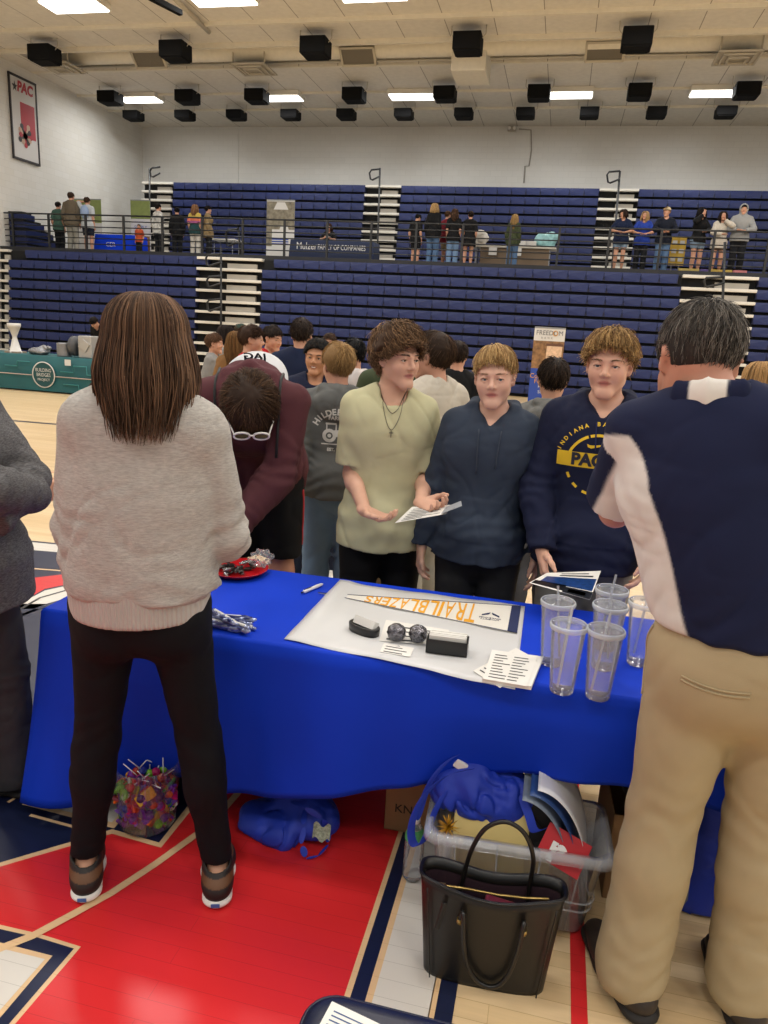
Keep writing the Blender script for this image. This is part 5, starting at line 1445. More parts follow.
# clear storage bin
BN = (0.025, 1.998); r = empty('storage_bin', (*BN, 0), math.radians(3), 'clear plastic storage bin full of papers and bags under the table edge', 'storage bin')
m_bin = clear_mat('bin_clear', haze=0.22, gloss=0.7, milk='#e4e7ec')
W0, D0, W1, D1, HH = 0.215, 0.108, 0.258, 0.132, 0.285


def rrect(w, d, z, rc=0.04, n=6):
    P = []
    for (sx, sy, a0) in ((1, 1, 0), (-1, 1, PI/2), (-1, -1, PI), (1, -1, PI*1.5)):
        for k in range(n): a = a0+PI/2*k/(n-1); P.append((sx*(w-rc)+rc*math.cos(a), sy*(d-rc)+rc*math.sin(a), z))
    return P


b = MB(); rings = []
for (w, d, z) in ((W0-0.01, D0-0.01, 0.004), (W0, D0, 0.012), (W1-0.012, D1-0.012, HH-0.03), (W1-0.010, D1-0.010, HH-0.03), (W1-0.010, D1-0.010, HH), (W1+0.012, D1+0.012, HH), (W1+0.014, D1+0.014, HH-0.025)):
    rings.append([b.b.verts.new(q) for q in rrect(w, d, z)])
for a, c in zip(rings, rings[1:]):
    for k in range(len(a)): f = b.b.faces.new((a[k], a[(k+1) % len(a)], c[(k+1) % len(a)], c[k])); f.smooth = True
b.b.faces.new(rings[0]); o = b.build('tub', m_bin, r); solidify(o, 0.002)
b = MB()
for z in (0.09, 0.12):
    P = rrect(W0+(W1-W0)*z/HH+0.001, D0+(D1-D0)*z/HH+0.001, z); b.tube(P, 0.003, 5, closed=True)
for k in (-0.16, -0.05, 0.06, 0.16): b.tube([(k, -D0-0.003, 0.02), (k*1.12, -D1+0.006, HH-0.03)], 0.003, 5)
b.build('rib', m_bin, r)
m_manila = mat('manila', '#d5c07c', 0.75, var=0.03)
for k in range(9):
    x0 = -0.075; o = MB().box((0, 0, 0), (0.215, 0.0022, 0.300), Matrix.Rotation(-0.30, 3, 'X')).build('envelope', m_manila, loc=(BN[0]+x0+random.uniform(-0.004, 0.004), BN[1]-0.078+k*0.006, 0.195+0.002*k)); o.rotation_euler = (0, 0, math.radians(2.0))
    tag(o, 'pale yellow envelope standing in the row at the front of the bin', 'envelope', 'yellow envelopes in the bin')
b = MB(); b.box((0, 0, 0), (0.29, 0.003, 0.20), Matrix.Rotation(-0.25, 3, 'X')); o = b.build('kraft_envelope', mat('kraft', '#b8a56f', 0.8), loc=(BN[0]-0.03, BN[1]-0.088, 0.125)); tag(o, 'large tan envelope seen through the front wall of the bin', 'envelope')
# curved brochures at the right
for k, (c, lab) in enumerate((('#d9d9dc', 'white glossy poster curled over in the right of the bin'), ('#2f4e86', 'blue printed poster curled inside the white one'), ('#7c8796', 'grey printed sheet curled at the inside of the posters'))):
    b = MB(); off = -0.02*k
    b.grid(lambda u, v: (0.045+0.17*math.sin(v*1.45)+off, -0.085+0.17*u, 0.445-0.335*(1-math.cos(v*1.45))*1.0-0.02*k+0.03*u), 8, 18)
    o = b.build('poster', [mat('poster_%d' % k, c, 0.3, var=0.25 if k else 0.02, vscale=18)], loc=(BN[0], BN[1], 0), smooth=True); solidify(o, 0.0012); tag(o, lab, 'poster')
b = MB(); b.box((0, 0, 0), (0.13, 0.003, 0.10), Matrix.Rotation(-0.55, 3, 'X') @ Matrix.Rotation(0.35, 3, 'Y')); o = b.build('red_flyer', mat('flyer_red', '#b3141f', 0.4), loc=(BN[0]+0.135, BN[1]-0.095, 0.275))
tag(o, 'red flyer with a white letter lying at the right front of the bin', 'flyer')
lettering('letter', 'r', 0.11, (-0.02, -0.006, 0.0), (Matrix.Rotation(-0.55, 3, 'X') @ Matrix.Rotation(0.35, 3, 'Y')) @ Vector((1, 0, 0)), (Matrix.Rotation(-0.55, 3, 'X') @ Matrix.Rotation(0.35, 3, 'Y')) @ Vector((0, 0, 1)), m_white, o, bold=0.004)
# black bag inside the bin
pr = [ell((0, 0, 0.22), (0.09, 0.07, 0.15), 0.05), ell((0.03, 0.02, 0.33), (0.06, 0.06, 0.06), 0.05)]
o = body_mesh('black_pouch', lump('b', pr, 0.007, None, 0.010, 26, 15), mat('black_cloth', '#131315', 0.7, bump=0.2, bscale=400), loc=(BN[0]+0.05, BN[1]+0.03, 0)); tag(o, 'soft black bag stuffed in the middle of the bin', 'bag')
# blue tote hanging over the left of the bin
r = empty('tote_bag', (BN[0]-0.135, BN[1]+0.03, 0.295), 0, 'full blue cloth tote bag heaped on top of the left of the bin', 'bag')
pr = [ell((0.04, 0.0, 0.035), (0.14, 0.09, 0.075), 0.05), ell((-0.02, 0.02, 0.085), (0.08, 0.07, 0.06), 0.06), cone((0.12, 0.0, 0.05), (0.20, -0.01, 0.02), 0.055, 0.04, 0.05), ell((-0.08, 0.0, 0.035), (0.06, 0.07, 0.05), 0.05)]
body_mesh('body', lump('b', pr, 0.006, None, 0.012, 24, 25, (), 1, 0.02), m_bagblue, r)
b = MB()
for pts in (((0.0, -0.06, 0.15), (-0.08, -0.09, 0.14), (-0.15, -0.10, 0.06), (-0.185, -0.10, -0.06), (-0.165, -0.11, -0.13), (-0.13, -0.11, -0.10), (-0.115, -0.10, 0.0), (-0.08, -0.08, 0.08)),
            ((0.0, -0.02, 0.19), (-0.07, -0.05, 0.18), (-0.12, -0.07, 0.12), (-0.15, -0.08, 0.04), (-0.16, -0.09, -0.05)),
            ((0.13, -0.07, 0.10), (0.17, -0.10, 0.05), (0.18, -0.11, 0.0), (0.22, -0.09, 0.02))):
    P = [Vector(q) for q in pts]; s_ = Vector((0.012, 0.004, 0.006))
    for a, c in zip(P, P[1:]): b.poly([a-s_, c-s_, c+s_, a+s_])
bmesh.ops.remove_doubles(b.b, verts=b.b.verts[:], dist=0.0005); o = b.build('handle', m_bagblue, r); solidify(o, 0.003); o.modifiers.new('soft', 'SUBSURF').levels = 2
b = MB(); b.box((-0.05, -0.035, 0.135), (0.04, 0.012, 0.03), Matrix.Rotation(0.5, 3, 'Y'), bev=0.004); b.build('tissue', m_white, r)
# gold pompom beside the bag
b = MB(); rnd = random.Random(3)
for k in range(60):
    d = Vector((rnd.gauss(0, 1), rnd.gauss(0, 1), rnd.gauss(0, 1))).normalized(); b.tube([(0, 0, 0), d*0.02, d*0.035], [0.0015, 0.0015, 0.0005], 4)
o = b.build('pompom', mat('gold_foil', '#b98a1c', 0.35, metal=0.4), loc=(BN[0]-0.195, BN[1]-0.115, 0.295)); tag(o, 'small gold tinsel bow at the left front of the bin', 'bow')

# water bottle
p = at_z(412, 878, 0); r = empty('water_bottle', (p[0], p[1], 0), 0, 'clear ribbed water bottle with green label standing left of the bin', 'bottle')
b = MB(); prof = [(0.0005, 0.004), (0.026, 0.004), (0.031, 0.012)]
for k in range(9): prof += [(0.0318, 0.02+k*0.013), (0.0298, 0.026+k*0.013)]
prof += [(0.0315, 0.145), (0.030, 0.165), (0.018, 0.195), (0.0125, 0.205), (0.0125, 0.215)]
b.lathe(prof, n=24); b.build('bottle', clear_mat('bottle_clear', haze=0.14), r)
b = MB(); b.lathe([(0.0322, 0.150), (0.0322, 0.150), (0.0318, 0.162), (0.022, 0.188)], n=24); b.build('label', mat('label_green', '#4f9a5c', 0.5), r)
b = MB(); b.lathe([(0.0005, 0.226), (0.0135, 0.226), (0.0140, 0.210), (0.0140, 0.208)], n=20); b.build('cap', m_white, r)

# cardboard boxes
m_card = mat('cardboard', '#8d6a45', 0.85, var=0.06, vscale=6)


def carton(name, cx_, cy_, w, d, h, ang, label, flaps=True):
    r = empty(name, (cx_, cy_, 0), ang, label, 'box'); b = MB(); t = 0.004
    b.bx(-w/2, w/2, -d/2, -d/2+t, 0, h); b.bx(-w/2, w/2, d/2-t, d/2, 0, h); b.bx(-w/2, -w/2+t, -d/2, d/2, 0, h); b.bx(w/2-t, w/2, -d/2, d/2, 0, h); b.bx(-w/2, w/2, -d/2, d/2, 0, t); b.build('body', m_card, r)
    if flaps:
        for (c, sz, ax, an) in (((0, -d/2-0.04, h-0.035), (w, 0.10, t), 'X', 0.75), ((w/2+0.04, 0, h-0.03), (0.10, d, t), 'Y', 0.7), ((-w/2-0.02, 0, h+0.03), (0.09, d, t), 'Y', 0.9)):
            b = MB(); b.box(c, sz, Matrix.Rotation(an, 3, ax)); b.build('flap', m_card, r)
    return r


carton('cardboard_box', 0.45, 2.24, 0.30, 0.30, 0.30, 0.05, 'large brown cardboard box behind the legs of the man in khaki', False)
r = carton('cardboard_box', -0.345, 2.30, 0.16, 0.20, 0.20, 0.02, 'small brown cardboard box left of the water bottle', False)
lettering('print', 'KNK', 0.045, (0.0, -0.1015, 0.09), (1, 0, 0), (0, 0, 1), mat('box_ink', '#2e2218', 0.8), r)
pr = [ell((0, 0, 0.09), (0.13, 0.10, 0.09), 0.05), ell((0.05, -0.02, 0.14), (0.08, 0.06, 0.05), 0.05)]
o = body_mesh('black_bag', lump('b', pr, 0.007, None, 0.010, 24, 33), mat('black_cloth'), loc=(0.46, 2.17, 0.27)); tag(o, 'black bag with grey flap sitting in the large cardboard box', 'bag')
# blue tote behind the man's legs
r = empty('tote_bag', (0.60, 2.12, 0), 0, 'blue cloth tote bag with grey straps behind the man’s legs', 'bag')
pr = [cone((0, 0, 0.06), (0.02, 0.0, 0.36), 0.10, 0.085, 0.04, (0, 1, 0), 0.55)]
body_mesh('body', lump('b', pr, 0.007, None, 0.010, 20, 45, [((0, 0, 0.003), (0, 0, -1))], 1, 0.014), m_bagblue, r)
b = MB(); P = [Vector(q) for q in ((-0.06, -0.03, 0.40), (-0.075, -0.065, 0.32), (-0.075, -0.07, 0.2), (-0.07, -0.07, 0.08), (-0.09, -0.06, 0.02))]
for a, c in zip(P, P[1:]): b.poly([a-Vector((0.016, 0, 0)), c-Vector((0.016, 0, 0)), c+Vector((0.016, 0, 0)), a+Vector((0.016, 0, 0))])
o = b.build('strap', mat('strap_grey', '#6d7078', 0.7), r); solidify(o, 0.003)

# black leather handbag
m_leather = mat('black_leather', '#0f0e0e', 0.36, spec=0.5, bump=0.12, bscale=420); m_gold = mat('zip_gold', '#b39a5e', 0.3, metal=0.9); m_lining = mat('bag_lining', '#2a1520', 0.7)
HB = np.array([-0.026, 1.700]); r = empty('handbag', (*HB, 0), math.radians(3), 'black leather handbag with long handles standing before the storage bin', 'handbag')
HBH, W0, W1, D0, D1 = 0.305, 0.163, 0.190, 0.056, 0.055


def hb_ring(z, out=0.0):
    f = z/HBH; w = W0+(W1-W0)*f+out; d = (D0+(D1-D0)*f)*(1-0.1*math.sin(f*PI))+out; P = []
    for k in range(48):
        a = 2*PI*k/48; c, s = math.cos(a), math.sin(a); ee = 3.6; q = (abs(c)**ee+abs(s)**ee)**(-1/ee)
        x, y = w*q*c, d*q*s; zz = z-(0.030*math.cos(x/w*PI/2)**2*f if f > 0.5 else 0)
        P.append(Vector((x, y, zz)))
    return P


b = MB(); rr_ = [[b.b.verts.new(v) for v in hb_ring(z)] for z in (0.0, 0.012, 0.06, 0.12, 0.18, 0.235, 0.27, HBH)]
for a, c in zip(rr_, rr_[1:]):
    for k in range(48): f = b.b.faces.new((a[k], a[(k+1) % 48], c[(k+1) % 48], c[k])); f.smooth = True
b.b.faces.new(rr_[0]); o = b.build('body', m_leather, r); solidify(o, 0.004, -1)
b = MB(); rr_ = [[b.b.verts.new(v) for v in hb_ring(z, -0.006)] for z in (0.17, 0.27)]
for a, c in zip(rr_, rr_[1:]):
    for k in range(48): b.b.faces.new((a[k], c[k], c[(k+1) % 48], a[(k+1) % 48]))
b.b.faces.new(rr_[0]); b.build('lining', m_lining, r)
b = MB(); b.tube(hb_ring(HBH-0.003, 0.002), 0.0032, 6, closed=True)
for sx in (-1, 1): b.tube([Vector((sx*(W0-0.022+(W1-W0)*f), -(D0+(D1-D0)*f)*(1-0.1*math.sin(f*PI))*0.97-0.003, HBH*f)) for f in (0.02, 0.2, 0.4, 0.6, 0.8, 0.93)], 0.0022, 5)
b.build('piping', m_leather, r)
b = MB(); b.tube([(-0.13, -0.012, 0.262), (-0.06, 0.012, 0.245), (0.02, 0.02, 0.236), (0.09, 0.012, 0.248), (0.15, 0.0, 0.268)], 0.004, 6); b.build('zip', m_gold, r)
b = MB(); b.box((-0.135, -0.02, 0.27), (0.028, 0.012, 0.010), bev=0.002); zp = b.build('zip_end', m_gold, r)
for nm, y, pts in (('handle', 0.045, ((-0.085, 0.036, 0.19), (-0.075, 0.044, 0.27), (-0.06, 0.045, 0.35), (-0.03, 0.04, 0.42), (0.02, 0.035, 0.452), (0.07, 0.03, 0.43), (0.10, 0.032, 0.36), (0.10, 0.04, 0.27), (0.098, 0.036, 0.19))),
                   ('handle', -0.06, ((-0.075, -0.060, 0.205), (-0.07, -0.068, 0.24), (-0.066, -0.078, 0.23), (-0.06, -0.076, 0.16), (-0.045, -0.073, 0.085), (-0.012, -0.070, 0.035), (0.03, -0.070, 0.028), (0.06, -0.072, 0.07), (0.078, -0.076, 0.15), (0.085, -0.078, 0.23), (0.088, -0.068, 0.242), (0.09, -0.060, 0.205)))):
    P = [Vector(q) for q in pts]; Q_ = []
    for i in range(len(P)-1):
        p0_, p1_, p2_, p3_ = P[max(0, i-1)], P[i], P[i+1], P[min(len(P)-1, i+2)]
        for k in range(5):
            t_ = k/5; Q_.append(0.5*((2*p1_)+(p2_-p0_)*t_+(2*p0_-5*p1_+4*p2_-p3_)*t_*t_+(3*p1_-p0_-3*p2_+p3_)*t_**3))
    Q_.append(P[-1]); b = MB(); b.tube(Q_, 0.0062, 10); h_ = b.build(nm, m_leather, r)
    b = MB()
    for e in (P[0], P[-1]):
        b.tube([e+Vector((-0.008, 0, 0.0)), e+Vector((0.008, 0, 0.0))], 0.004, 8); b.tube([e+Vector((0, 0, -0.006)), e+Vector((0, 0, 0.008))], 0.0085, 8)
    b.build('ring', m_gold, h_)
b = MB(); b.box((-0.125, -0.066, 0.215), (0.012, 0.005, 0.085), Matrix.Rotation(0.18, 3, 'Y'), bev=0.002); b.build('strap_tag', m_leather, r)
o = MB().box((0, 0, 0), (0.085, 0.03, 0.06), Matrix.Rotation(0.12, 3, 'Y'), bev=0.006).build('wallet', mat('wallet_red', '#5d1726', 0.45), loc=(HB[0]+0.025, HB[1]-0.01, 0.215)); tag(o, 'dark red wallet showing inside the open black handbag', 'wallet')

# navy folding chair at the very front
m_vinyl = mat('vinyl_navy', '#151b33', 0.33, spec=0.5, bump=0.15, bscale=500); m_ch = mat('chair_frame', '#23242a', 0.35, metal=0.6)
r = empty('folding_chair', (-0.115, 0.90, 0), 0, 'navy padded folding chair at the bottom edge of the picture', 'chair')
def pad(w, d, t, rc=0.06):
    b = MB(); rings = []
    for (q, z) in ((0.012, 0), (0.0, 0.008), (0.0, t-0.014), (0.010, t-0.004), (0.03, t)):
        rings.append([b.b.verts.new(v) for v in rrect(w-q, d-q, z, rc, 8)])
    for a, c in zip(rings, rings[1:]):
        for k in range(len(a)): f = b.b.faces.new((a[k], a[(k+1) % len(a)], c[(k+1) % len(a)], c[k])); f.smooth = True
    b.b.faces.new(rings[0]); b.b.faces.new(rings[-1]); return b
b = pad(0.215, 0.215, 0.045); o = b.build('seat', m_vinyl, r, loc=(0, 0, 0.42))
b = MB(); b.tube(rrect(0.217, 0.217, 0.0, 0.06, 8), 0.005, 6, closed=True); b.build('piping', m_vinyl, r, loc=(0, 0, 0.445))
for sx in (-1, 1):
    b = MB(); b.tube([(sx*0.225, 0.20, 0.01), (sx*0.225, 0.0, 0.42), (sx*0.225, -0.20, 0.80)], 0.0125, 10); b.build('leg', m_ch, r)
    b = MB(); b.tube([(sx*0.205, -0.22, 0.01), (sx*0.205, 0.0, 0.40), (sx*0.205, 0.12, 0.41)], 0.0125, 10); b.build('leg', m_ch, r)
b = MB(); b.box((0, -0.225, 0.74), (0.42, 0.035, 0.18), Matrix.Rotation(0.45, 3, 'X'), bev=0.015); b.build('backrest', m_vinyl, r)
cz = 0.4665
sheet_of('programme', [at_z(x, y, cz) for x, y in ((306, 1050), (352, 1068), (392, 1030), (332, 1001.5))], 'white printed sheet with blue boxes lying on the navy chair seat', 'paper', 9, cols=1, inkm=mat('ink_blue', '#33507f', 0.6))
# ================================================================== people
def cloth(name, c, **k):
    k.setdefault('rough', 0.85); k.setdefault('bump', 0.25); k.setdefault('bscale', 700); k.setdefault('spec', 0.2); k.setdefault('var', 0.05); k.setdefault('vscale', 14); k.setdefault('sheen', 0.0)
    return mat(name, c, **k)


def stand(label, px, py, Y, yaw, H=None, dz=0.0, **k):
    """a figure whose crown is seen at (px, py) when it stands at distance Y"""
    q = at_y(px, py, Y); h = float(q[2])-0.018-dz if H is None else H
    return Person(label, float(q[0]), Y, h, yaw, **k)


def band(p, i, m, name='wristband', t=0.06, r=0.034, wd=0.008):
    a = p.wr[i]+unit(p.elb[i]-p.wr[i])*t; u = unit(p.elb[i]-p.wr[i]); e1 = unit(np.cross(u, A(0.3, 0.9, 0.2))); e2 = np.cross(u, e1)
    b = MB(); b.tube([Vector((a+(e1*math.cos(q)+e2*math.sin(q))*r)*p.sc) for q in np.linspace(0, 2*PI, 20)[:-1]], wd*0.6, 6, closed=True); return b.build(name, m, p.root, True)


def hang(p, i, out=0.06, fwd=0.03, down=-0.53):
    return dict(to=p_sh(p, i)+A(out*i, fwd, down))


def glasses(p, m_f, m_l, pitch=0, up=0.0, back=0.0):
    """sunglasses: frame front, two lenses, two temples; pushed up onto the hair when up > 0"""
    r = empty('sunglasses', parent=p.root)
    def P(x, y, z): return Vector(p.hp(A(x, y-back, z+up))*p.sc)
    R_ = p.Rhead @ rot('X', pitch)
    b = MB(); l = MB()
    for s_ in (-1, 1):
        ring = []
        for k in range(16):
            a = 2*PI*k/16; ring.append(A(0.034*s_+0.027*math.cos(a)*(1+0.12*abs(math.sin(a))), 0, 0.020*math.sin(a)))
        base = A(0, 0.104-back, up)
        pts = [Vector(p.hp(rot('X', pitch) @ q+base)*p.sc) for q in ring]; b.tube(pts, 0.0038*p.sc, 6, closed=True); l.poly(pts)
        e = base+rot('X', pitch) @ A(0.060*s_, 0, 0.006); f_ = base+rot('X', pitch) @ A(0.078*s_, -0.12, 0.010)
        b.tube([Vector(p.hp(e)*p.sc), Vector(p.hp((e+f_)/2+A(0.010*s_, 0, 0))*p.sc), Vector(p.hp(f_)*p.sc)], 0.0032*p.sc, 6)
    base = A(0, 0.104-back, up); b.tube([Vector(p.hp(base+rot('X', pitch) @ A(q, 0.002, 0.006))*p.sc) for q in (-0.010, 0, 0.010)], 0.0032*p.sc, 6)
    bpy.data.objects.remove(r)
    o = b.build('sunglasses', m_f, p.root, True); l.build('lens', m_l, o); return o


m_skin = None
M_lens = mat('dark_lens', '#0a0b0e', 0.1, spec=0.8); M_yellow = mat('silicone_yellow', '#d8c021', 0.5)
M_shoe_dark = mat('shoe_brown', '#2a211c', 0.55, bump=0.15, bscale=300); M_sole_dark = mat('sole_dark', '#1a1614', 0.7); M_sole_white = mat('sole_white', '#d9d6d0', 0.5); M_shoe_white = mat('shoe_white', '#cfcac0', 0.6); M_shoe_black = mat('shoe_black', '#111112', 0.5)
M_beltm = mat('belt_leather', '#2b1c14', 0.45)

# ---- woman in the oversize sweater, seen from behind
hw = dict(to=(-0.15, 0.26, 1.04), pole=(-0.15, -1, -0.4), d=(0.4, 0.9, 0), n=(0, 0, -1))
p = Person('woman seen from behind in a pale grey knit sweater, black leggings and long brown hair', -1.045, 1.715, 1.76, 18, fem=True, vox=0.006, feet=((-0.19, 0.03, 14), (0.205, 0.0, 6)), shift=(0.0, 0, 0), skin='#b98a70', seed=1, w=0.98, side=3.5, head=(2, 6, 0), face=True,
          hands={-1: hw, 1: dict(to=(0.16, 0.26, 1.03), pole=(0.45, -1, -0.4), d=(-0.5, 0.85, -0.1), n=(0, 0, -1), curl=0.7)})
p.body(); p.long_hair('#3b2a1f', n=3000, length=0.315, color2='#6d523e', seed=3, rad=0.0021, back=0.004, nseg=14)
m_knit = cloth('sweater_knit', '#aeaaa5', bump=1.0, bscale=200, var=0.22, vscale=60, stretch=(1, 1, 5))
sw = p.garment('sweater', m_knit, inf=0.040, sleeve=1.88, hem=0.050, band=False, neck_r=0.070, crease=0.0065, end=0.012, sleeve_inf=0.030, front=0.0,
               extra=lambda s: [cone(s.P+A(0, 0, 0.24), s.P+A(0, 0, 0.115), 0.185, 0.196, 0.05, A(0, 1, 0), 0.82)])
rib = cloth('sweater_rib', '#aca8a3', bump=0.8, bscale=30, wave='X')
pr = [cone(p.P+A(0, -0.004, 0.08), p.P+A(0, -0.004, -0.06), 0.190, 0.180, 0.02, A(0, 1, 0), 0.84)]
F = Field(pr, 0.006, 0.02); G = F.add(F.new(), pr); G = F.cut(G, p.P+A(0, 0, 0.075), A(0, 0, 1)); G = F.cut(G, p.P+A(0, 0, -0.030), A(0, 0, -1)); p.put('waistband', F.surface(G), rib, sm=1)
p.trousers('leggings', cloth('leggings_black', '#08090e', rough=0.8, bump=0.1), inf=0.004, cuff=0.006, top=0.05, bottom=0.115, crease=0.003, seat=-0.012)
def tw(V):
    c = np.tile(np.array(lin('#15100e')), (len(V), 1)); c[(V[:, 2] > 0.066) & (V[:, 2] < 0.088)] = lin('#5f4026'); return c
p.shoe(mat('sneaker', None, 0.6, attr=True, bump=0.1), M_sole_white, 0.005, tint=tw)
for s_ in p.root.children:
    if s_.name.startswith('shoe'):
        so = s_.children[0]; zz = [v.co for v in so.data.vertices]; ymin = min(v.y for v in zz); xs_ = [v.x for v in zz if v.y < ymin+0.01]; xm = sum(xs_)/len(xs_)
        MB().box((xm, ymin-0.0005, 0.022), (0.026, 0.003, 0.012), bev=0.001).build('heel_tab', mat('heel_blue', '#3a5f9c', 0.5), s_)

# ---- grey-haired man in khaki trousers, seen from behind
kw = dict(vox=0.006, w=0.99, deep=1.12, skin='#b5806a', seed=2, head=(24, 10, 2), feet=((-0.135, -0.03, 24), (0.13, 0.0, 6)), shift=(0.0, 0.0, 0.0), side=-6, twist=-22, sway=-0.100, lean=4, neck=0.98, nlen=0.42, hoff=(-0.032, 0, 0))
pm = Person('x', 0.500, 1.77, 1.88, 0, **kw); t1 = pm.L(at_y(655, 432, 1.93)); el = pm.L(at_y(578, 505, 1.92)); el = el-(t1+pm.sh[-1])/2; bpy.data.objects.remove(pm.root)
pm = Person('grey-haired man seen from behind in a navy and white polo shirt and khaki trousers', 0.500, 1.77, 1.88, 0,
           hands={-1: dict(to=t1, pole=el, d=(0.30, -0.12, 1), n=(0.8, -0.6, 0), curl=0.3), 1: dict(to=(0.00, 0.25, 1.17), pole=(1, -0.2, -0.5), d=(-1, 0.2, 0.1), n=(0, -1, 0))}, **kw)
pm.body(); pm.eyes(); pm.hair('#35302d', n=5200, length=0.050, t=0.006, color2='#8b857d', vary=0.25, fringe=0.004, edge=0.006, rad=0.0012, lift=0.005, nape=(-0.092, -0.112), vol=(0.7, 1, 0.8))
def tpolo(V):
    q = (V-pm.chest) @ pm.Ru; nv, wt = np.array(lin('#161c38')), np.array(lin('#cfcbc6'))
    z = q[:, 2]; edge = 0.126+0.060*np.clip((z-0.01)/0.11, 0, 1)**2-0.012*np.sin(np.clip((z+0.25)/0.3, 0, 1)*PI)
    f = np.minimum(np.minimum(np.abs(q[:, 0]-0.022-0.115*np.clip(-q[:, 2]/0.35, 0, 1))-edge, 0.11-z), 0.10-q[:, 1]); arm_w = np.zeros(len(V)); g = np.full(len(V), -1.0)
    for i in (-1, 1):
        ax = unit(pm.elb[i]-pm.sh[i]); r = V-pm.sh[i]; t = r @ ax; rad = r-t[:, None]*ax; d = np.linalg.norm(rad, axis=1); rn = rad/(d[:, None]+1e-9)
        on_arm = (t > 0.04) & (t < 0.36) & (d < 0.085) & (q[:, 0]*i > 0.15)
        k = rn @ unit(pm.Ru @ A(0.55*-i, -0.75, -0.35)); arm_w[on_arm] = 1; g[on_arm] = ((k-(0.75-1.6*t))*0.06)[on_arm]
    f = np.where(arm_w > 0, g, f); m_ = np.clip(0.5+f/0.007, 0, 1)[:, None]
    return nv*(1-m_)+wt*m_
polo = pm.garment('polo_shirt', cloth('polo_cloth', None, attr=True, bump=0.12), inf=0.024, sleeve=0.80, hem=0.062, band=False, puff=0.0, neck_r=0.066, crease=0.0055, sleeve_inf=0.024, sleeve_end=0.010, tint=tpolo, belly=0.03, extra=lambda s: [cone(s.waist+A(0, 0, 0.06), s.P+A(0, 0, 0.115), 0.165, 0.172, 0.05, A(0, 1, 0), 0.86)])
n_ = pm.neck; ring = [(0.02, 0.070, -0.045), (0.062, 0.045, -0.012), (0.078, -0.01, 0.012), (0.062, -0.058, 0.022), (0.0, -0.078, 0.026), (-0.062, -0.058, 0.022), (-0.078, -0.01, 0.012), (-0.062, 0.045, -0.012), (-0.02, 0.070, -0.045)]
pr = [cone(n_+pm.Ru @ A(*ring[j]), n_+pm.Ru @ A(*ring[j+1]), 0.013, 0.013, 0.01, pm.Ru @ A(0, 0, 1), 2.4) for j in range(8)]
F = Field(pr, 0.005, 0.03); G = F.add(F.new(), pr); F.sub(G, [cone(n_+A(0, 0.0, -0.05), n_+A(0, 0.02, 0.15), 0.062, 0.072, 0.01)])
pm.put('collar', F.surface(G), cloth('polo_cloth', None, attr=True), sm=1, tint=lambda V: (lambda m_: np.array(lin('#161c38'))*(1-m_)+np.array(lin('#d2cec8'))*m_)((np.clip(0.5+(0.036-np.abs((V-n_) @ pm.Ru[:, 0]))/0.005, 0, 1)*((V-n_) @ pm.Ru[:, 1] < 0))[:, None]))
m_khaki = cloth('khaki', '#a59576', bump=0.15, bscale=600, var=0.04)
tr_ = pm.trousers('trousers', m_khaki, inf=0.024, cuff=0.026, top=0.078, bottom=0.03, crease=0.0042, seat=0.004)
pr = [cone(pm.P+A(0, 0, 0.03), pm.P+A(0, 0, 0.10), 0.155*0.99+0.030, 0.150*0.99+0.030, 0.03, A(0, 1, 0), 0.7*1.10+0.02)]
F = Field(pr, 0.006, 0.02); G = F.add(F.new(), pr); G = F.cut(G, pm.P+A(0, 0, 0.078), A(0, 0, 1)); G = F.cut(G, pm.P+A(0, 0, 0.042), A(0, 0, -1)); belt = pm.put('belt', F.surface(G), M_beltm, sm=1)
for ang in (-150, -105, -60, 180):
    a = math.radians(ang); o_, nn_ = pm.surf(belt, pm.P+A(0.5*math.cos(a), 0.5*math.sin(a), 0.058), A(-math.cos(a), -math.sin(a), 0)); b = MB(); b.box(Vector(o_)+Vector(nn_)*0.003, (0.012, 0.006, 0.055), Matrix.Rotation(a+PI/2, 3, 'Z'), bev=0.002); b.build('belt_loop', m_khaki, tr_)
for s_ in (-1, 1):
    pts = []
    for k in range(12):
        x = s_*0.085*1.0+(k/11-0.5)*0.125; o_, nn_ = pm.surf(tr_, pm.P+A(x, -0.5, -0.035-0.006*math.sin(k/11*PI)), A(0, 1, 0)); pts.append(Vector(o_)+Vector(nn_)*0.001)
    b = MB(); b.tube(pts, 0.0028, 6); b.tube([q+Vector((0, -0.001, 0.010)) for q in pts], 0.0022, 6); b.build('back_pocket', m_khaki, tr_)
pts = []
for k in range(12):
    f = k/11; o_, nn_ = pm.surf(tr_, A(-0.6, -0.015+0.05*math.sin(f*PI)*0.6, pm.P[2]+0.03-0.17*f), A(1, 0.05, 0)); pts.append(Vector(o_)+Vector(nn_)*0.001)
b = MB(); b.tube(pts, 0.004, 6); b.build('side_pocket', m_khaki, tr_)
pm.shoe(M_shoe_dark, M_sole_dark, 0.006, high=-0.005, chunky=0.004)

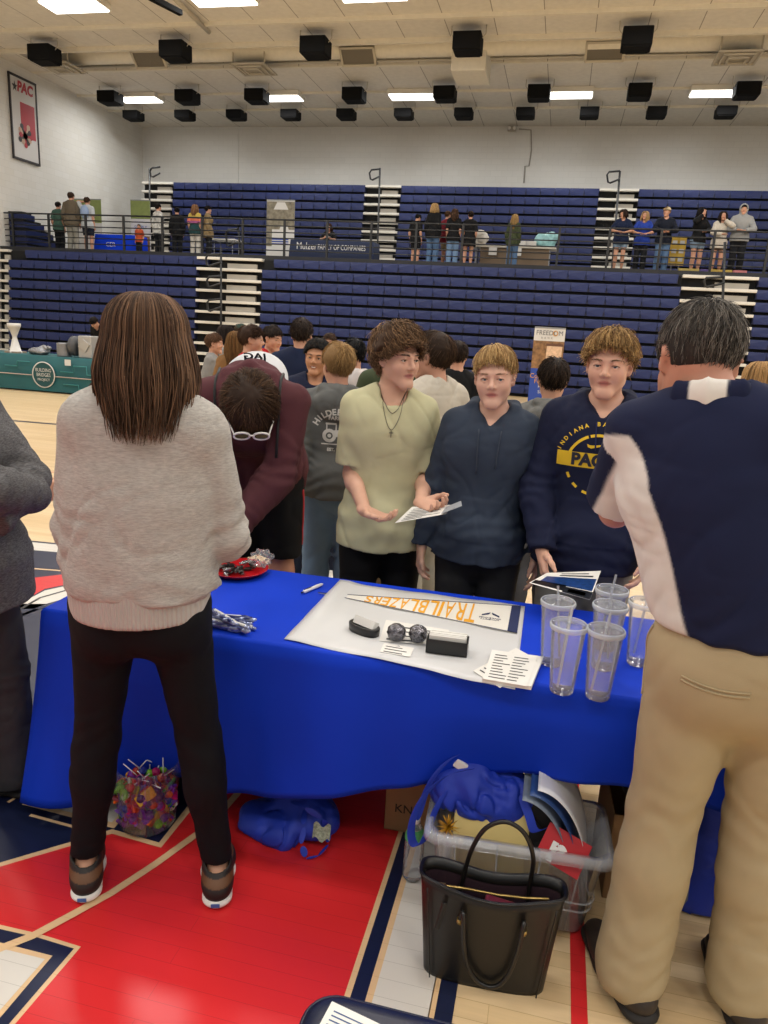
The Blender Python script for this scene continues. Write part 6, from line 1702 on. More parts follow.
# ---- person in a charcoal knit at the left edge
q = at_y(-34, 600, 1.90)
p = Person('person in a heather charcoal knit top with folded arms, cut by the left edge', float(q[0]), 1.90, 1.70, -82, vox=0.007, skin='#b98a70', seed=4, fem=True, w=1.08, head=(0, -10, 0), feet=((-0.09, 0.05, 5), (0.10, -0.10, -5)),
           hands={-1: dict(to=(0.13, 0.185, 1.10), pole=(-0.6, 0.8, -0.7), d=(1, 0.1, 0), n=(0, -1, 0)), 1: dict(to=(-0.10, 0.215, 1.14), pole=(0.9, 1.2, -0.8), d=(-1, 0.1, 0), n=(0, -1, 0))})
p.body(); p.eyes(); p.hair('#4a4440', n=600, length=0.06)
p.garment('knit_top', cloth('charcoal_knit', '#5b5a5c', bump=1.0, bscale=220, var=0.6, vscale=90, stretch=(1, 1, 4)), inf=0.034, sleeve=1.97, hem=-0.14, crease=0.006, sleeve_inf=0.036)
p.trousers('trousers', cloth('trousers_grey', '#39393c', bump=0.3, bscale=60), inf=0.020, cuff=0.030, bottom=0.05)
p.shoe(M_shoe_black, M_sole_dark, 0.007)

# ---- five young men across the table
# curly-haired, sage T-shirt
H0 = float(at_y(393, 316, 2.98)[2])-0.035
x0 = float(at_y(392, 330, 2.98)[0])
kw = dict(vox=0.0045, skin='#cb9f89', lip='#b3716a', seed=5, head=(4, 34, 0), w=0.90, neck=1.03, feet=((-0.1, 0, 8), (0.1, 0, -8)), side=-2)
pc_ = Person('young man with curly brown hair in a sage green T-shirt holding papers', x0, 2.98, H0, 196, **kw)
def tow(p, *a): return p.L(at_y(*a))
bpy.data.objects.remove(pc_.root)
pc_ = Person('young man with curly brown hair in a sage green T-shirt holding papers', x0, 2.98, H0, 196, hands={1: dict(to=tow(pc_, 365, 511, 2.74), pole=(0.25, -1, -0.2), d=pc_.L(at_y(396, 523, 2.68))-pc_.L(at_y(368, 512, 2.72)), n=(-0.3, 0.2, 1), curl=0.45, thumb=0.3),
              -1: dict(to=tow(pc_, 421, 503, 2.78), pole=(-0.2, -1, -0.3), d=pc_.L(at_y(437, 511, 2.66))-pc_.L(at_y(416, 503, 2.74)), n=(0.4, 0.1, 0.9), curl=0.5)}, **kw)
pc_.body(); pc_.eyes('#5a544a', gaze=(8, -2), brow='#3a2a1e', heavy=1.15)
pc_.hair('#453122', n=4400, length=0.075, curl=0.0095, t=0.026, color2='#8f7052', nseg=12, rad=0.0021, fringe=0.010, edge=0.006, lift=0.018, line=(0.083, 0.084), nape=(-0.09, -0.075), vol=(0.66, 0.92, 1.0), frizz=0.006)
tee = pc_.garment('t_shirt', cloth('sage_jersey', '#b6b391', bump=0.12), inf=0.022, sleeve=0.86, sleeve_inf=0.022, sleeve_end=0.012, hem=-0.115, neck_r=0.061, crease=0.0075, front=0.012)
pc_.trousers('shorts', cloth('black_jersey', '#0e0e10'), inf=0.012, cuff=0.03)
pc_.shoe(M_shoe_black, M_sole_white, 0.008)
nb, fw = pc_.neck, pc_.Ru @ A(0, 1, 0)
for nm, wd, dp, r_ in (('chain', 0.060, 0.085, 0.0016), ('chain', 0.055, 0.150, 0.0014)):
    pts = []
    for k in range(17):
        a = (k/16-0.5)*2; px_ = nb+pc_.Ru @ A(wd*a, 0.3, 0.02-dp*(1-a*a)**1.0+0.02*abs(a)); o_, n2 = pc_.surf(tee, px_, -fw)
        if np.linalg.norm(o_/pc_.sc-px_) < 1e-6 or (o_/pc_.sc-nb) @ fw < 0.02: o_, n2 = pc_.surf(pc_.root.children[0], px_, -fw)
        pts.append(Vector(o_)+Vector(n2)*0.002)
    b = MB(); b.tube(pts, r_, 5); ch = b.build(nm, mat('chain_steel', '#6b665c', 0.3, metal=0.9), pc_.root)
pts_ = pts[8]; b = MB(); f3 = Vector(fw)*0.002; b.box(pts_+f3+Vector((0, 0, -0.016)), (0.003, 0.003, 0.028)); b.box(pts_+f3+Vector((0, 0, -0.011)), (0.016, 0.003, 0.003)); b.build('cross', mat('chain_steel'), ch)
# papers in his hands
c4 = [at_y(395, 523, 2.67), at_y(446, 514, 2.62), at_y(452, 505, 2.70), at_y(412, 507, 2.76)]
sheet_of('paper_sheet', c4, 'white printed sheets held by the curly-haired young man', 'paper', 7)
c4 = [at_y(441, 514, 2.615), at_y(462, 506, 2.60), at_y(461, 501, 2.66), at_y(446, 507, 2.69)]
sheet_of('paper_sheet', c4, 'grey printed sheet sticking out at the right of the held papers', 'paper', 3, m=mat('paper_grey', '#8f9399', 0.6))

# blond, slate hoodie
m_slate = cloth('slate_fleece', '#313a49'); m_slate_d = cloth('slate_cord', '#3a414e')
x0 = float(at_y(496, 350, 2.95)[0]); H0 = float(at_y(495, 337, 2.95)[2])-0.02
ps_ = Person('blond young man with a straight fringe in a slate blue hoodie, arms hanging down', x0, 2.95, H0, 182, vox=0.0045, skin='#d0a692', lip='#b57068', seed=6, head=(5, -4, 3), w=0.92, side=-1.5,
             hands={1: dict(to=(0.245, 0.02, 0.875), d=(0.02, 0.12, -1), n=(-1, 0.1, 0), curl=0.4), -1: dict(to=(-0.245, 0.0, 0.88))})
ps_.body(); ps_.eyes('#5d6a70', gaze=(14, 2), brow='#7a5a3c', heavy=0.9)
ps_.hair('#8a6a42', n=2400, length=0.10, t=0.010, color2='#c9a873', fringe=0.013, edge=0.004, rad=0.0017, lift=0.010, line=(0.085, 0.083), vol=(0.6, 1, 0.9))
hd_ = ps_.garment('hoodie', m_slate, inf=0.024, sleeve=1.98, hem=-0.09, band=True, puff=0.014, hood=True, pocket=True, crease=0.006, sleeve_inf=0.019, neck_r=0.060, front=0.035)
ps_.trousers('trousers', cloth('charcoal_pants', '#232426'), inf=0.014, cuff=0.02); ps_.shoe(M_shoe_black, M_sole_white, 0.009)
def cords(p, g, m, l1=0.15, l2=0.18, sep=0.045):
    for sx, L in ((-1, l1), (1, l2)):
        pts = []
        for k in range(9):
            f = k/8; o_, n2 = p.surf(g, p.neck+p.Ru @ A(sx*(sep-0.008*f), 0.4, -0.055-L*f), p.Ru @ A(0, -1, 0)); pts.append(Vector(o_)+Vector(n2)*0.003)
        b = MB(); b.tube(pts, 0.0032, 6); b.build('drawstring', m, g)
cords(ps_, hd_, m_slate_d)

# Pacers hoodie
m_navyf = cloth('navy_fleece', '#161b33'); m_gold_print = mat('print_gold', '#d9b51c', 0.6); m_white_print = mat('print_white', '#cfcdc8', 0.6); m_dark_print = mat('print_navy', '#14182b', 0.7)
x0 = float(at_y(613, 340, 2.93)[0]); H0 = float(at_y(614, 319, 2.93)[2])-0.03
kw = dict(vox=0.0045, skin='#cfa18b', lip='#b06a60', seed=7, head=(3, -6, 0), w=0.98)
hx = Person('x', x0, 2.93, H0, 176, **kw); t1 = hx.L(at_y(542, 551, 2.76)); bpy.data.objects.remove(hx.root)
pp = Person('young man with tousled blond hair in a navy hoodie with a yellow circle print', x0, 2.93, H0, 176, hands={1: dict(to=t1, pole=(1, -0.8, -0.1), d=(-0.25, 0.55, -0.85), n=(-0.8, -0.2, 0.1), curl=0.5), -1: dict(to=(-0.24, 0.10, 0.93), pole=(-1, -1, 0), d=(0.3, 0.3, -0.9), n=(1, 0, 0))}, **kw)
pp.body(); pp.eyes('#4f5a62', gaze=(2, 0), brow='#6a4d33', heavy=1.15)
pp.hair('#6a4e30', n=2600, length=0.085, t=0.015, color2='#c39e66', fringe=0.010, edge=0.004, rad=0.0018, lift=0.016, line=(0.086, 0.085), curl=0.003, frizz=0.008, vol=(0.7, 1, 0.95), nseg=9)
hd2 = pp.garment('hoodie', m_navyf, inf=0.028, sleeve=1.98, hem=-0.10, band=True, puff=0.014, hood=True, pocket=True, crease=0.006, sleeve_inf=0.023, neck_r=0.062, front=0.035)
pp.trousers('joggers', cloth('grey_jogger', '#77766f'), inf=0.018, cuff=0.02, crease=0.006); pp.shoe(M_shoe_white, M_sole_white, 0.009)
cords(pp, hd2, cloth('navy_cord', '#20264a'), 0.10, 0.10, 0.02)
band(pp, 1, M_yellow, t=0.035, r=0.036); band(pp, 1, M_yellow, t=0.050, r=0.037)


def flat_mesh(build):
    b = MB(); build(b); me = bpy.data.meshes.new('flat'); b.b.to_mesh(me); b.b.free(); return me


def arc_poly(b, cx_, cy_, r0, r1, a0, a1, n=24):
    P = [(cx_+r1*math.cos(a0+(a1-a0)*k/n), cy_+r1*math.sin(a0+(a1-a0)*k/n), 0) for k in range(n+1)]; Q_ = [(cx_+r0*math.cos(a0+(a1-a0)*k/n), cy_+r0*math.sin(a0+(a1-a0)*k/n), 0) for k in range(n+1)]
    for k in range(n): b.poly([P[k], P[k+1], Q_[k+1], Q_[k]])


ctr = (pp.chest+pp.Ru @ A(0.0, 0.14, -0.035))*pp.sc; exw, eyw = -(pp.Ru @ A(1, 0, 0)), pp.Ru @ A(0, 0, 1)
R0 = 0.116
def ring_print(b):
    for a0, a1 in ((8, 68), (72, 108), (112, 170)): arc_poly(b, 0, 0, R0-0.010, R0, math.radians(a0), math.radians(a1))
    for k in range(7): a = 200+k*23.5; arc_poly(b, 0, 0, R0-0.010, R0, math.radians(a), math.radians(a+11), 5)
    b.poly([(-R0*1.28, -0.012, 0), (R0*1.22, -0.012, 0), (R0*1.22, 0.044, 0), (-R0*1.28, 0.044, 0)])
pp.print_on(hd2, 'print', flat_mesh(ring_print), ctr, exw, eyw, m_gold_print)
me = text_mesh('PACERS', 0.062, 0, 'CENTER', 0.003); me.transform(Matrix.Translation((0.012, 0.016, 0.0012))); xs_ = [v.co.x for v in me.vertices]; k_ = 0.215/(max(xs_)-min(xs_)); me.transform(Matrix.Diagonal((k_, 1, 1, 1)))
pp.print_on(hd2, 'lettering', me, ctr, exw, eyw, m_dark_print, gap=0.0026)
pp.print_on(hd2, 'swoosh', flat_mesh(lambda b: b.poly([(-0.044, 0.078, 0), (-0.040, 0.066, 0), (-0.028, 0.062, 0), (0.046, 0.084, 0), (-0.022, 0.074, 0), (-0.034, 0.074, 0)])), ctr, exw, eyw, m_gold_print)
pp.print_on(hd2, 'emblem', flat_mesh(lambda b: b.poly([(-0.008, -0.062, 0), (0.010, -0.062, 0), (0.010, -0.020, 0), (-0.008, -0.020, 0)])), ctr, exw, eyw, m_white_print)
pp.print_on(hd2, 'emblem', flat_mesh(lambda b: b.poly([(0.002, -0.060, 0), (0.008, -0.060, 0), (0.006, -0.040, 0), (0.009, -0.024, 0), (0.003, -0.030, 0), (-0.002, -0.044, 0)])), ctr, exw, eyw, m_dark_print, gap=0.0022)
for k, chh in enumerate('INDIANA BASKETBALL'):
    if chh == ' ': continue
    a = math.radians(160-k*140/17); me = text_mesh(chh, 0.020, 0, 'CENTER', 0.0006); me.transform(Matrix.Translation((R0*1.30*math.cos(a), R0*1.30*math.sin(a), 0)) @ Matrix.Rotation(a-PI/2, 4, 'Z')); pp.print_on(hd2, 'lettering', me, ctr, exw, eyw, m_gold_print)
# flyer he holds over the table
c4 = [at_z(529, 583, 0.86), at_z(590, 600, 0.86), at_z(601, 571, 0.86), at_z(547, 573, 0.86)]
fl = sheet_of('flyer', c4, 'printed flyer with dark blue pictures held by the young man in the navy hoodie', 'flyer', 0)
c = [A(*q)-sum(A(*w) for w in c4)/4 for q in c4]
def PF(u, v): return (c[0]*(1-u)+c[1]*u)*(1-v)+(c[3]*(1-u)+c[2]*u)*v+A(0, 0, 0.0013)
for (u0, u1, v0, v1, mm) in ((0.1, 0.98, 0.26, 0.68, mat('flyer_blue', '#1c3c74', 0.3, var=0.6, vscale=60)), (0.02, 0.55, 0.05, 0.30, mat('flyer_black', '#15161a', 0.3)), (0.55, 1.0, 0.0, 0.24, mat('flyer_dark', '#1a1d22', 0.3)), (0.62, 0.9, 0.06, 0.18, m_gold_print), (0.3, 0.9, 0.74, 0.80, m_ink), (0.3, 0.8, 0.86, 0.90, m_ink)):
    b = MB(); b.poly([PF(u0, v0), PF(u1, v0), PF(u1, v1), PF(u0, v1)]); b.build('print', mm, fl); 

# maroon hoodie, bent over the plate
x0 = float(at_y(262, 480, 3.22)[0])
kw = dict(vox=0.0055, skin='#b5826a', seed=8, lean=52, head=(88, 16, 4), w=1.0, nlen=1.0, hoff=(0, 0.02, -0.045), shift=(0.02, -0.03, 0), feet=((-0.12, 0, 6), (0.12, 0, -6)))
hx = Person('x', x0, 3.22, 1.88, 196, **kw); t1, t2 = hx.L(at_y(236, 525, 2.72)), hx.L(at_y(222, 540, 2.70)); bpy.data.objects.remove(hx.root)
pb = Person('young man in a maroon hoodie bending over the red plate, white sunglasses on his hair', x0, 3.22, 1.88, 196, hands={-1: dict(to=t1, pole=(-1, -0.6, 0.1), d=(0.25, 0.25, -0.95), n=(0.9, -0.1, 0), curl=0.45), 1: dict(to=t2, pole=(1, -0.6, 0), d=(-0.2, 0.3, -0.9), n=(-1, 0, 0), curl=0.5)}, **kw)
pb.body(); pb.eyes(); pb.hair('#33241b', n=3200, length=0.075, t=0.018, color2='#5b432f', lift=0.014, fringe=0.02)
hd3 = pb.garment('hoodie', cloth('maroon_fleece', '#4f2c31'), inf=0.034, sleeve=1.98, hem=-0.06, band=True, puff=0.012, hood=True, crease=0.006, sleeve_inf=0.030)
pb.trousers('shorts', cloth('black_shorts', '#101012'), inf=0.030, cuff=0.05, knees=0.56); pb.shoe(M_shoe_black, M_sole_white, 0.009)
for i in (-1, 1):
    pts = []
    for k in range(8): o_, n2 = pb.surf(pb.root.children[-3] if 0 else [c_ for c_ in pb.root.children if c_.name.startswith('shorts')][0], A(i*0.6, 0.0, 0.86-0.036*k), A(-i, 0, 0)); pts.append(Vector(o_)+Vector(n2)*0.001)
    b = MB(); b.tube(pts, 0.006, 6); b.build('side_stripe', mat('stripe_red', '#b3262a', 0.7), pb.root)
glasses(pb, m_white, M_lens, pitch=42, up=0.108, back=0.008); band(pb, -1, M_yellow, t=0.03, r=0.037)
bk_ = pb.chest+pb.Ru @ A(0.0, -0.165, 0.03)
pr = [ell(bk_, (0.135, 0.055, 0.17), 0.03, pb.Ru.T)]; F = Field(pr, 0.008, 0.03); G = F.add(F.new(), pr); bag_ = pb.put('drawstring_bag', F.surface(G), cloth('bag_white', '#b9bbbe'), sm=1)
for i in (-1, 1):
    pts = []
    for k in range(10):
        a = k/9*PI*0.95; px_ = pb.chest+pb.Ru @ A(i*(0.125-0.01*k/9), 0, 0.06)+pb.Ru @ A(0, -0.5*math.cos(a), 0.5*math.sin(a)*1.0); o_, n2 = pb.surf(hd3, px_, unit(pb.chest+pb.Ru @ A(i*0.12, 0, 0.06)-px_)); pts.append(Vector(o_)+Vector(n2)*0.004)
    b = MB(); b.tube(pts, 0.006, 6); b.build('strap', mat('strap_black', '#111113', 0.7), pb.root)
for zz, tt in ((0.10, 'JAG'),):
    o_ = (bk_+pb.Ru @ A(0, -0.06, zz-0.02))*pb.sc; pb.print_on(bag_, 'lettering', text_mesh(tt, 0.06, 0, 'CENTER', 0.002), o_, pb.Ru @ A(1, 0, 0), pb.Ru @ A(0, 0.0, 1), m_dark_print)

# cream T-shirt, white sunglasses pushed up, behind the curly-haired one
p = stand('young man in a cream T-shirt seen from behind, white sunglasses pushed up on brown hair', 437, 327, 3.75, 58, vox=0.006, skin='#bd8c76', seed=9, head=(2, 14, 0), w=1.05)
p.body(); p.eyes(); p.hair('#2f2118', n=1500, length=0.07, t=0.015, color2='#5f4632', fringe=0.008, nape=(-0.09, -0.085), vol=(0.8, 1, 1))
p.garment('t_shirt', cloth('cream_jersey', '#b3aca0', bump=0.12), inf=0.032, sleeve=0.95, sleeve_inf=0.036, sleeve_end=0.015, hem=-0.16, neck_r=0.062, crease=0.007)
p.trousers('trousers', cloth('cream_pants', '#a9a69c'), inf=0.03, cuff=0.03); p.shoe(M_shoe_white, M_sole_white, 0.01)
glasses(p, m_white, M_lens, pitch=35, up=0.085, back=0.045)

# grey hoodie with farm print, jeans, seen from behind
m_denim = cloth('denim', '#647d99', bump=0.3, bscale=900, var=0.14, vscale=7); m_greyh = cloth('grey_fleece', '#5d5e5d')
p = stand('blond young man seen from behind in a grey hoodie with a white farm print', 340, 338, 3.75, 16, vox=0.006, skin='#bd8c76', seed=10, head=(0, 24, 0), w=1.0)
p.body(); p.eyes(); p.hair('#8a6b45', n=1800, length=0.05, t=0.012, color2='#bd9a68', edge=0.004, vol=(0.8, 1, 1))
g_ = p.garment('hoodie', m_greyh, inf=0.030, sleeve=1.98, hem=-0.06, band=True, puff=0.014, hood=True, crease=0.006, sleeve_inf=0.028)
p.trousers('jeans', m_denim, inf=0.020, cuff=0.028); p.shoe(M_shoe_white, M_sole_white, 0.009)
ctr = (p.chest+p.Ru @ A(0, -0.14, -0.02))*p.sc; exw, eyw = p.Ru @ A(1, 0, 0), p.Ru @ A(0, 0, 1); S_ = 0.115
for k, chh in enumerate('HILDEBRAND'):
    a = math.radians(152-k*124/9); me = text_mesh(chh, 0.044, 0, 'CENTER', 0.0016); me.transform(Matrix.Translation((S_*math.cos(a), S_*math.sin(a)*0.95-0.01, 0)) @ Matrix.Rotation(a-PI/2, 4, 'Z')); p.print_on(g_, 'lettering', me, ctr, exw, eyw, m_white_print)
me = text_mesh('FARMS', 0.028, 0, 'CENTER', 0.001); me.transform(Matrix.Translation((0, 0.068, 0))); p.print_on(g_, 'lettering', me, ctr, exw, eyw, m_white_print)
me = text_mesh('EST. 1923', 0.022, 0, 'CENTER', 0.001); me.transform(Matrix.Translation((0, -0.098, 0))); p.print_on(g_, 'lettering', me, ctr, exw, eyw, m_white_print)
def tractor(b):
    arc_poly(b, -0.035, -0.025, 0.018, 0.036, 0, 2*PI, 20); arc_poly(b, 0.045, -0.04, 0.010, 0.022, 0, 2*PI, 16); arc_poly(b, -0.035, -0.025, 0.0, 0.010, 0, 2*PI, 12)
    b.poly([(-0.01, -0.03, 0), (0.065, -0.03, 0), (0.065, 0.005, 0), (-0.01, 0.005, 0)]); b.poly([(-0.055, 0.032, 0), (0.0, 0.032, 0), (0.0, 0.042, 0), (-0.055, 0.042, 0)]); b.poly([(-0.004, 0, 0), (0.002, 0, 0), (0.002, 0.035, 0), (-0.004, 0.035, 0)]); b.poly([(-0.052, 0, 0), (-0.046, 0, 0), (-0.046, 0.035, 0), (-0.052, 0.035, 0)])
    b.poly([(0.045, 0.005, 0), (0.051, 0.005, 0), (0.051, 0.04, 0), (0.045, 0.04, 0)]); b.poly([(-0.075, -0.072, 0), (0.08, -0.072, 0), (0.08, -0.066, 0), (-0.075, -0.066, 0)])
p.print_on(g_, 'print', flat_mesh(tractor), ctr, exw, eyw, m_white_print)

# smiling, navy T-shirt
p = stand('smiling dark-haired young man in a navy T-shirt and dark trousers behind the grey hoodie', 317, 335, 4.6, 196, vox=0.006, skin='#b88564', lip='#9a5a50', seed=11, head=(0, -10, -4), w=1.04, feet=((-0.13, 0, 10), (0.13, 0.02, -12)))
p.body(); p.eyes('#2a1d16', gaze=(0, 0), brow='#15100d', heavy=1.2); p.hair('#120f0e', n=1300, length=0.05, t=0.014, color2='#2c2724', fringe=0.004, edge=0.003, line=(0.084, 0.078))
b = MB(); pts = [p.hp((0.019*q, 0.0885-0.010*q*q, -0.0612+0.004*q*q-0.001))*p.sc for q in np.linspace(-0.8, 0.8, 9)]; b.tube([Vector(w) for w in pts], [0.001]+[0.0024]*7+[0.001], 6); b.build('teeth', mat('teeth', '#ddd8cf', 0.3), p.root)
p.garment('t_shirt', cloth('navy_jersey', '#171d33'), inf=0.026, sleeve=0.90, sleeve_inf=0.030, hem=-0.13, neck_r=0.060)
p.trousers('trousers', cloth('navy_pants', '#1a2236'), inf=0.024, cuff=0.03); p.shoe(M_shoe_white, M_sole_white, 0.009)


# ---- the crowd farther back on the court
def extra(label, px, py, Y, yaw, top, bottom, hair, skin='#b98a72', long=False, shorts=False, sleeve=0.85, hood=None, fem=False, seed=20, head=(0, 0, 0), vox=0.009, H=None, hands=None, topname='t_shirt', botname='trousers', shoe=None, lean=0, dz=0.0, hem=-0.12, hlen=0.05, col2=None, group=None, bottom_inf=0.02, shift=(0, 0, 0), eyes=True, z=0.0, cap=None, curl=0.0, longlen=0.34, w=1.0, name='person', neck_r=0.062, tint=None):
    p = stand(label, px, py, Y, yaw, H=H, dz=dz+z, vox=vox, skin=skin, seed=seed, head=head, fem=fem, hands=hands, lean=lean, shift=shift, w=w, group=group)
    p.root.location.z = z; p.body()
    if eyes and vox < 0.0105: p.eyes(brow=hair)
    if long: p.long_hair(hair, n=420, length=longlen, rad=0.0045, seed=seed, color2=col2, nseg=9, ang=(35, 325))
    else: p.hair(hair, n=800, length=hlen, t=0.010, rad=0.0030, vol=(0.75, 1, 1), edge=0.004, color2=col2, curl=curl, fringe=0.010)
    p.garment(topname, top, inf=0.026, sleeve=sleeve, hood=hood, band=bool(hood), hem=hem if not hood else -0.06, crease=0.006, vox=max(vox, 0.009), neck_r=neck_r, sleeve_inf=0.028, tint=tint)
    if shorts: p.trousers(botname, bottom, inf=bottom_inf, cuff=0.05, knees=0.60 if not fem else 0.72, vox=max(vox, 0.009))
    else: p.trousers(botname, bottom, inf=bottom_inf, cuff=0.02, vox=max(vox, 0.009))
    p.shoe(shoe or M_shoe_black, M_sole_white, 0.011)
    return p


C = cloth
j_black = C('black_top', '#121214'); j_navy = C('navy_top', '#161f38'); j_red = C('red_top', '#a3161d'); j_grey = C('grey_top', '#7d7c7a'); j_olive = C('olive_top', '#3b4430'); j_white = C('white_top', '#bdb6b4'); j_camo = C('camo', '#4a4634', var=0.5, vscale=16); b_jean = C('jeans_blue', '#50698a'); b_black = C('pants_black', '#17181c'); b_khaki = C('pants_tan', '#8b7a60'); b_grey = C('pants_grey', '#4a4c52')
extra('broad man with short dark hair seen from behind in a navy polo', 302, 315, 5.6, 8, j_navy, b_khaki, '#2b211c', seed=21, w=1.15, topname='polo_shirt', hlen=0.03)
extra('brown-haired youth in a red T-shirt turned to the right, nearer of two in red', 251, 322, 5.9, -48, j_red, b_black, '#38261b', seed=22, head=(0, -22, 0))
extra('dark-haired youth in a red T-shirt facing right, farther of two in red', 271, 322.5, 6.7, 238, j_red, b_black, '#241a15', seed=23, head=(8, 10, 0))
extra('girl with a light brown bun in a grey T-shirt, left of two girls', 214, 331, 7.6, -80, j_grey, b_black, '#5a4130', fem=True, seed=24)
extra('dark-haired girl in a grey T-shirt standing beside the girl with a bun', 227, 322.5, 8.2, -72, j_grey, b_black, '#1d1614', fem=True, long=True, longlen=0.26, seed=25)
p = extra('person in a camouflage jacket and dark green cap beyond the girls in grey', 241, 322, 9.0, -5, j_camo, b_khaki, '#4a3626', seed=26, sleeve=1.97, topname='jacket')
pr = [ell(p.hp((0, -0.012, 0.055)), (0.088, 0.105, 0.080), 0.02, p.Rhead.T)]; F = Field(pr, 0.008, 0.02); G = F.add(F.new(), pr); G = F.cut(G, p.hp((0, 0, 0.045)), -(p.Rhead @ A(0, 0, 1))); p.put('cap', F.surface(G), C('cap_green', '#2c3a34'), sm=1)
extra('person with long tawny curls behind the nearer youth in red', 236, 341, 7.0, 10, C('tan_top', '#7a5a38'), b_black, '#5f4426', fem=True, long=True, longlen=0.36, seed=27, H=1.58)
extra('young man in a pale pink hooded top with black hair behind the grey hoodie', 355, 335, 5.2, 30, j_white, b_black, '#0f0e0f', seed=28, sleeve=1.97, hood=True, topname='hoodie', head=(4, 14, 0))
extra('person in an olive green shirt almost hidden behind the curly-haired young man', 403, 318, 4.1, 10, j_olive, b_khaki, '#3a2a1c', seed=29, topname='shirt', hlen=0.07, curl=0.008, vox=0.008)
extra('man in a black T-shirt seen from behind, right of the cream T-shirt', 459, 338, 6.0, 12, j_black, b_black, '#2a1f19', seed=30)
extra('youth with dark brown hair and a grey hooded top seen from behind the two hoodies', 556, 353, 4.0, 8, C('heather_top', '#666664', var=0.2, vscale=40), b_grey, '#1c1512', seed=31, sleeve=1.97, hood=True, topname='hoodie', col2='#463528', vox=0.007, w=0.96, hlen=0.06)
extra('brown-haired youth far back between the navy polo and the blond head', 330, 331, 8.6, 185, j_navy, b_grey, '#3a2a20', seed=32)
extra('blond person in a cream top at the right edge behind the grey-haired man', 764, 357, 5.0, 20, C('cream_top', '#b5ab98'), b_grey, '#8a6b45', fem=True, long=True, longlen=0.25, seed=33)
extra('person in a dark slate jacket standing hidden behind the woman in the sweater', 104, 372, 3.25, 186, C('slate_jacket', '#232a3a', rough=0.6), C('dark_pants', '#2a2a2c'), '#2a1f19', seed=34, sleeve=1.97, topname='jacket', hem=-0.10, vox=0.008, w=1.1, hands={1: dict(to=(0.02, 0.22, 0.98), pole=(1.2, -0.1, -0.6), d=(-1, 0.2, 0)), -1: dict(to=(-0.05, 0.24, 0.98), pole=(-1, -0.2, -0.6), d=(1, 0.2, 0))}, bottom_inf=0.03)
extra('person in a black jacket bending forward behind the teal table', 106, 331, 16.0, 175, j_black, b_jean, '#1d1614', seed=35, sleeve=1.97, topname='jacket', H=1.7, lean=40, head=(50, 0, 0))
extra('fair-haired person beside the black jacket, half hidden by the woman’s hair', 124, 338, 15.0, 190, C('plum_top', '#4a3640'), b_black, '#7d6240', fem=True, long=True, seed=36, H=1.52)

# ---- people on the balcony
BZ = BALC_Z


def up(label, px, py, Y, yaw, top, bottom, hair, **k):
    k.setdefault('vox', 0.0115); return extra(label, px, py, Y, yaw, top, bottom, hair, z=BZ, **k)


rest = {-1: dict(to=(-0.08, 0.24, 1.10), pole=(-1, -0.3, -0.3), d=(0.8, 0.5, 0), n=(0, 0, -1)), 1: dict(to=(0.08, 0.26, 1.12), pole=(1, -0.3, -0.3), d=(-0.8, 0.5, 0), n=(0, 0, -1))}
b_denimshort = C('denim_short', '#6f8296'); j_cream = C('cream_fleece', '#b8b0a4', var=0.15, vscale=30); j_royal = C('royal_top', '#22398a'); j_heather = C('heather_grey', '#8d8d8c')
up('girl in a navy T-shirt and pale denim shorts at the balcony rail, leftmost of six', 625, 208, 22.3, 172, j_navy, b_denimshort, '#2a1d18', fem=True, long=True, longlen=0.2, shorts=True, seed=41, hands=rest, head=(10, -35, 0), botname='shorts')
up('fair-haired girl in a royal blue T-shirt at the rail beside the girl in denim shorts', 646, 210, 22.3, 170, j_royal, b_black, '#8f7350', fem=True, long=True, seed=42, hands=rest, head=(-6, -15, 0))
p = up('young man in a beige cap and dark quarter-zip at the balcony rail', 668, 206, 22.3, 178, C('ink_top', '#161a26'), b_jean, '#7a5b3b', seed=43, sleeve=1.97, hands=rest, head=(0, -30, 0), topname='pullover')
pr = [ell(p.hp((0, -0.012, 0.055)), (0.088, 0.105, 0.080), 0.02, p.Rhead.T), cone(p.hp((0, 0.08, 0.055)), p.hp((0, 0.14, 0.05)), 0.06, 0.05, 0.02, p.Rhead @ A(0, 0, 1), 0.25)]; F = Field(pr, 0.009, 0.02); G = F.add(F.new(), pr); G = F.cut(G, p.hp((0, 0, 0.040)), -(p.Rhead @ A(0, 0, 1))); p.put('cap', F.surface(G), C('cap_beige', '#b3a384'), sm=1)
up('girl with long black hair in a black hoodie and shorts at the rail', 703, 206, 22.4, 205, j_black, b_denimshort, '#120e0e', fem=True, long=True, longlen=0.40, shorts=True, seed=44, sleeve=1.97, hood=True, topname='hoodie', shoe=M_shoe_white, botname='shorts', hands={1: dict(to=(0.10, 0.20, 1.52), pole=(1, 0, -1), d=(-0.3, 0.2, 0.9), n=(-1, 0, 0)), -1: dict(to=(0.0, 0.28, 1.12), pole=(-1, 0, -0.5), d=(0.6, 0.6, 0), n=(0, 0, -1))}, head=(0, 20, 0))
up('dark-haired girl in a cream patterned fleece over shorts at the rail', 724, 210, 22.3, 182, j_cream, C('short_dark', '#5b4a40'), '#1f1512', fem=True, long=True, longlen=0.40, shorts=True, seed=45, sleeve=1.97, topname='fleece', hem=-0.16, botname='shorts', hands={-1: dict(to=(-0.04, 0.18, 1.48), pole=(-1, 0.3, -0.7), d=(0.3, 0.2, 0.9), n=(1, 0, 0)), 1: dict(to=(0.0, 0.25, 1.12), pole=(1, 0, -0.5), d=(-0.8, 0.4, 0.1), n=(0, 0, -1))})
p = up('man in a light grey hoodie with the hood up at the rail, rightmost of six', 745, 203, 22.3, 172, j_heather, b_black, '#1a1412', seed=46, sleeve=1.97, hood=True, topname='hoodie', hands=rest, w=1.1)
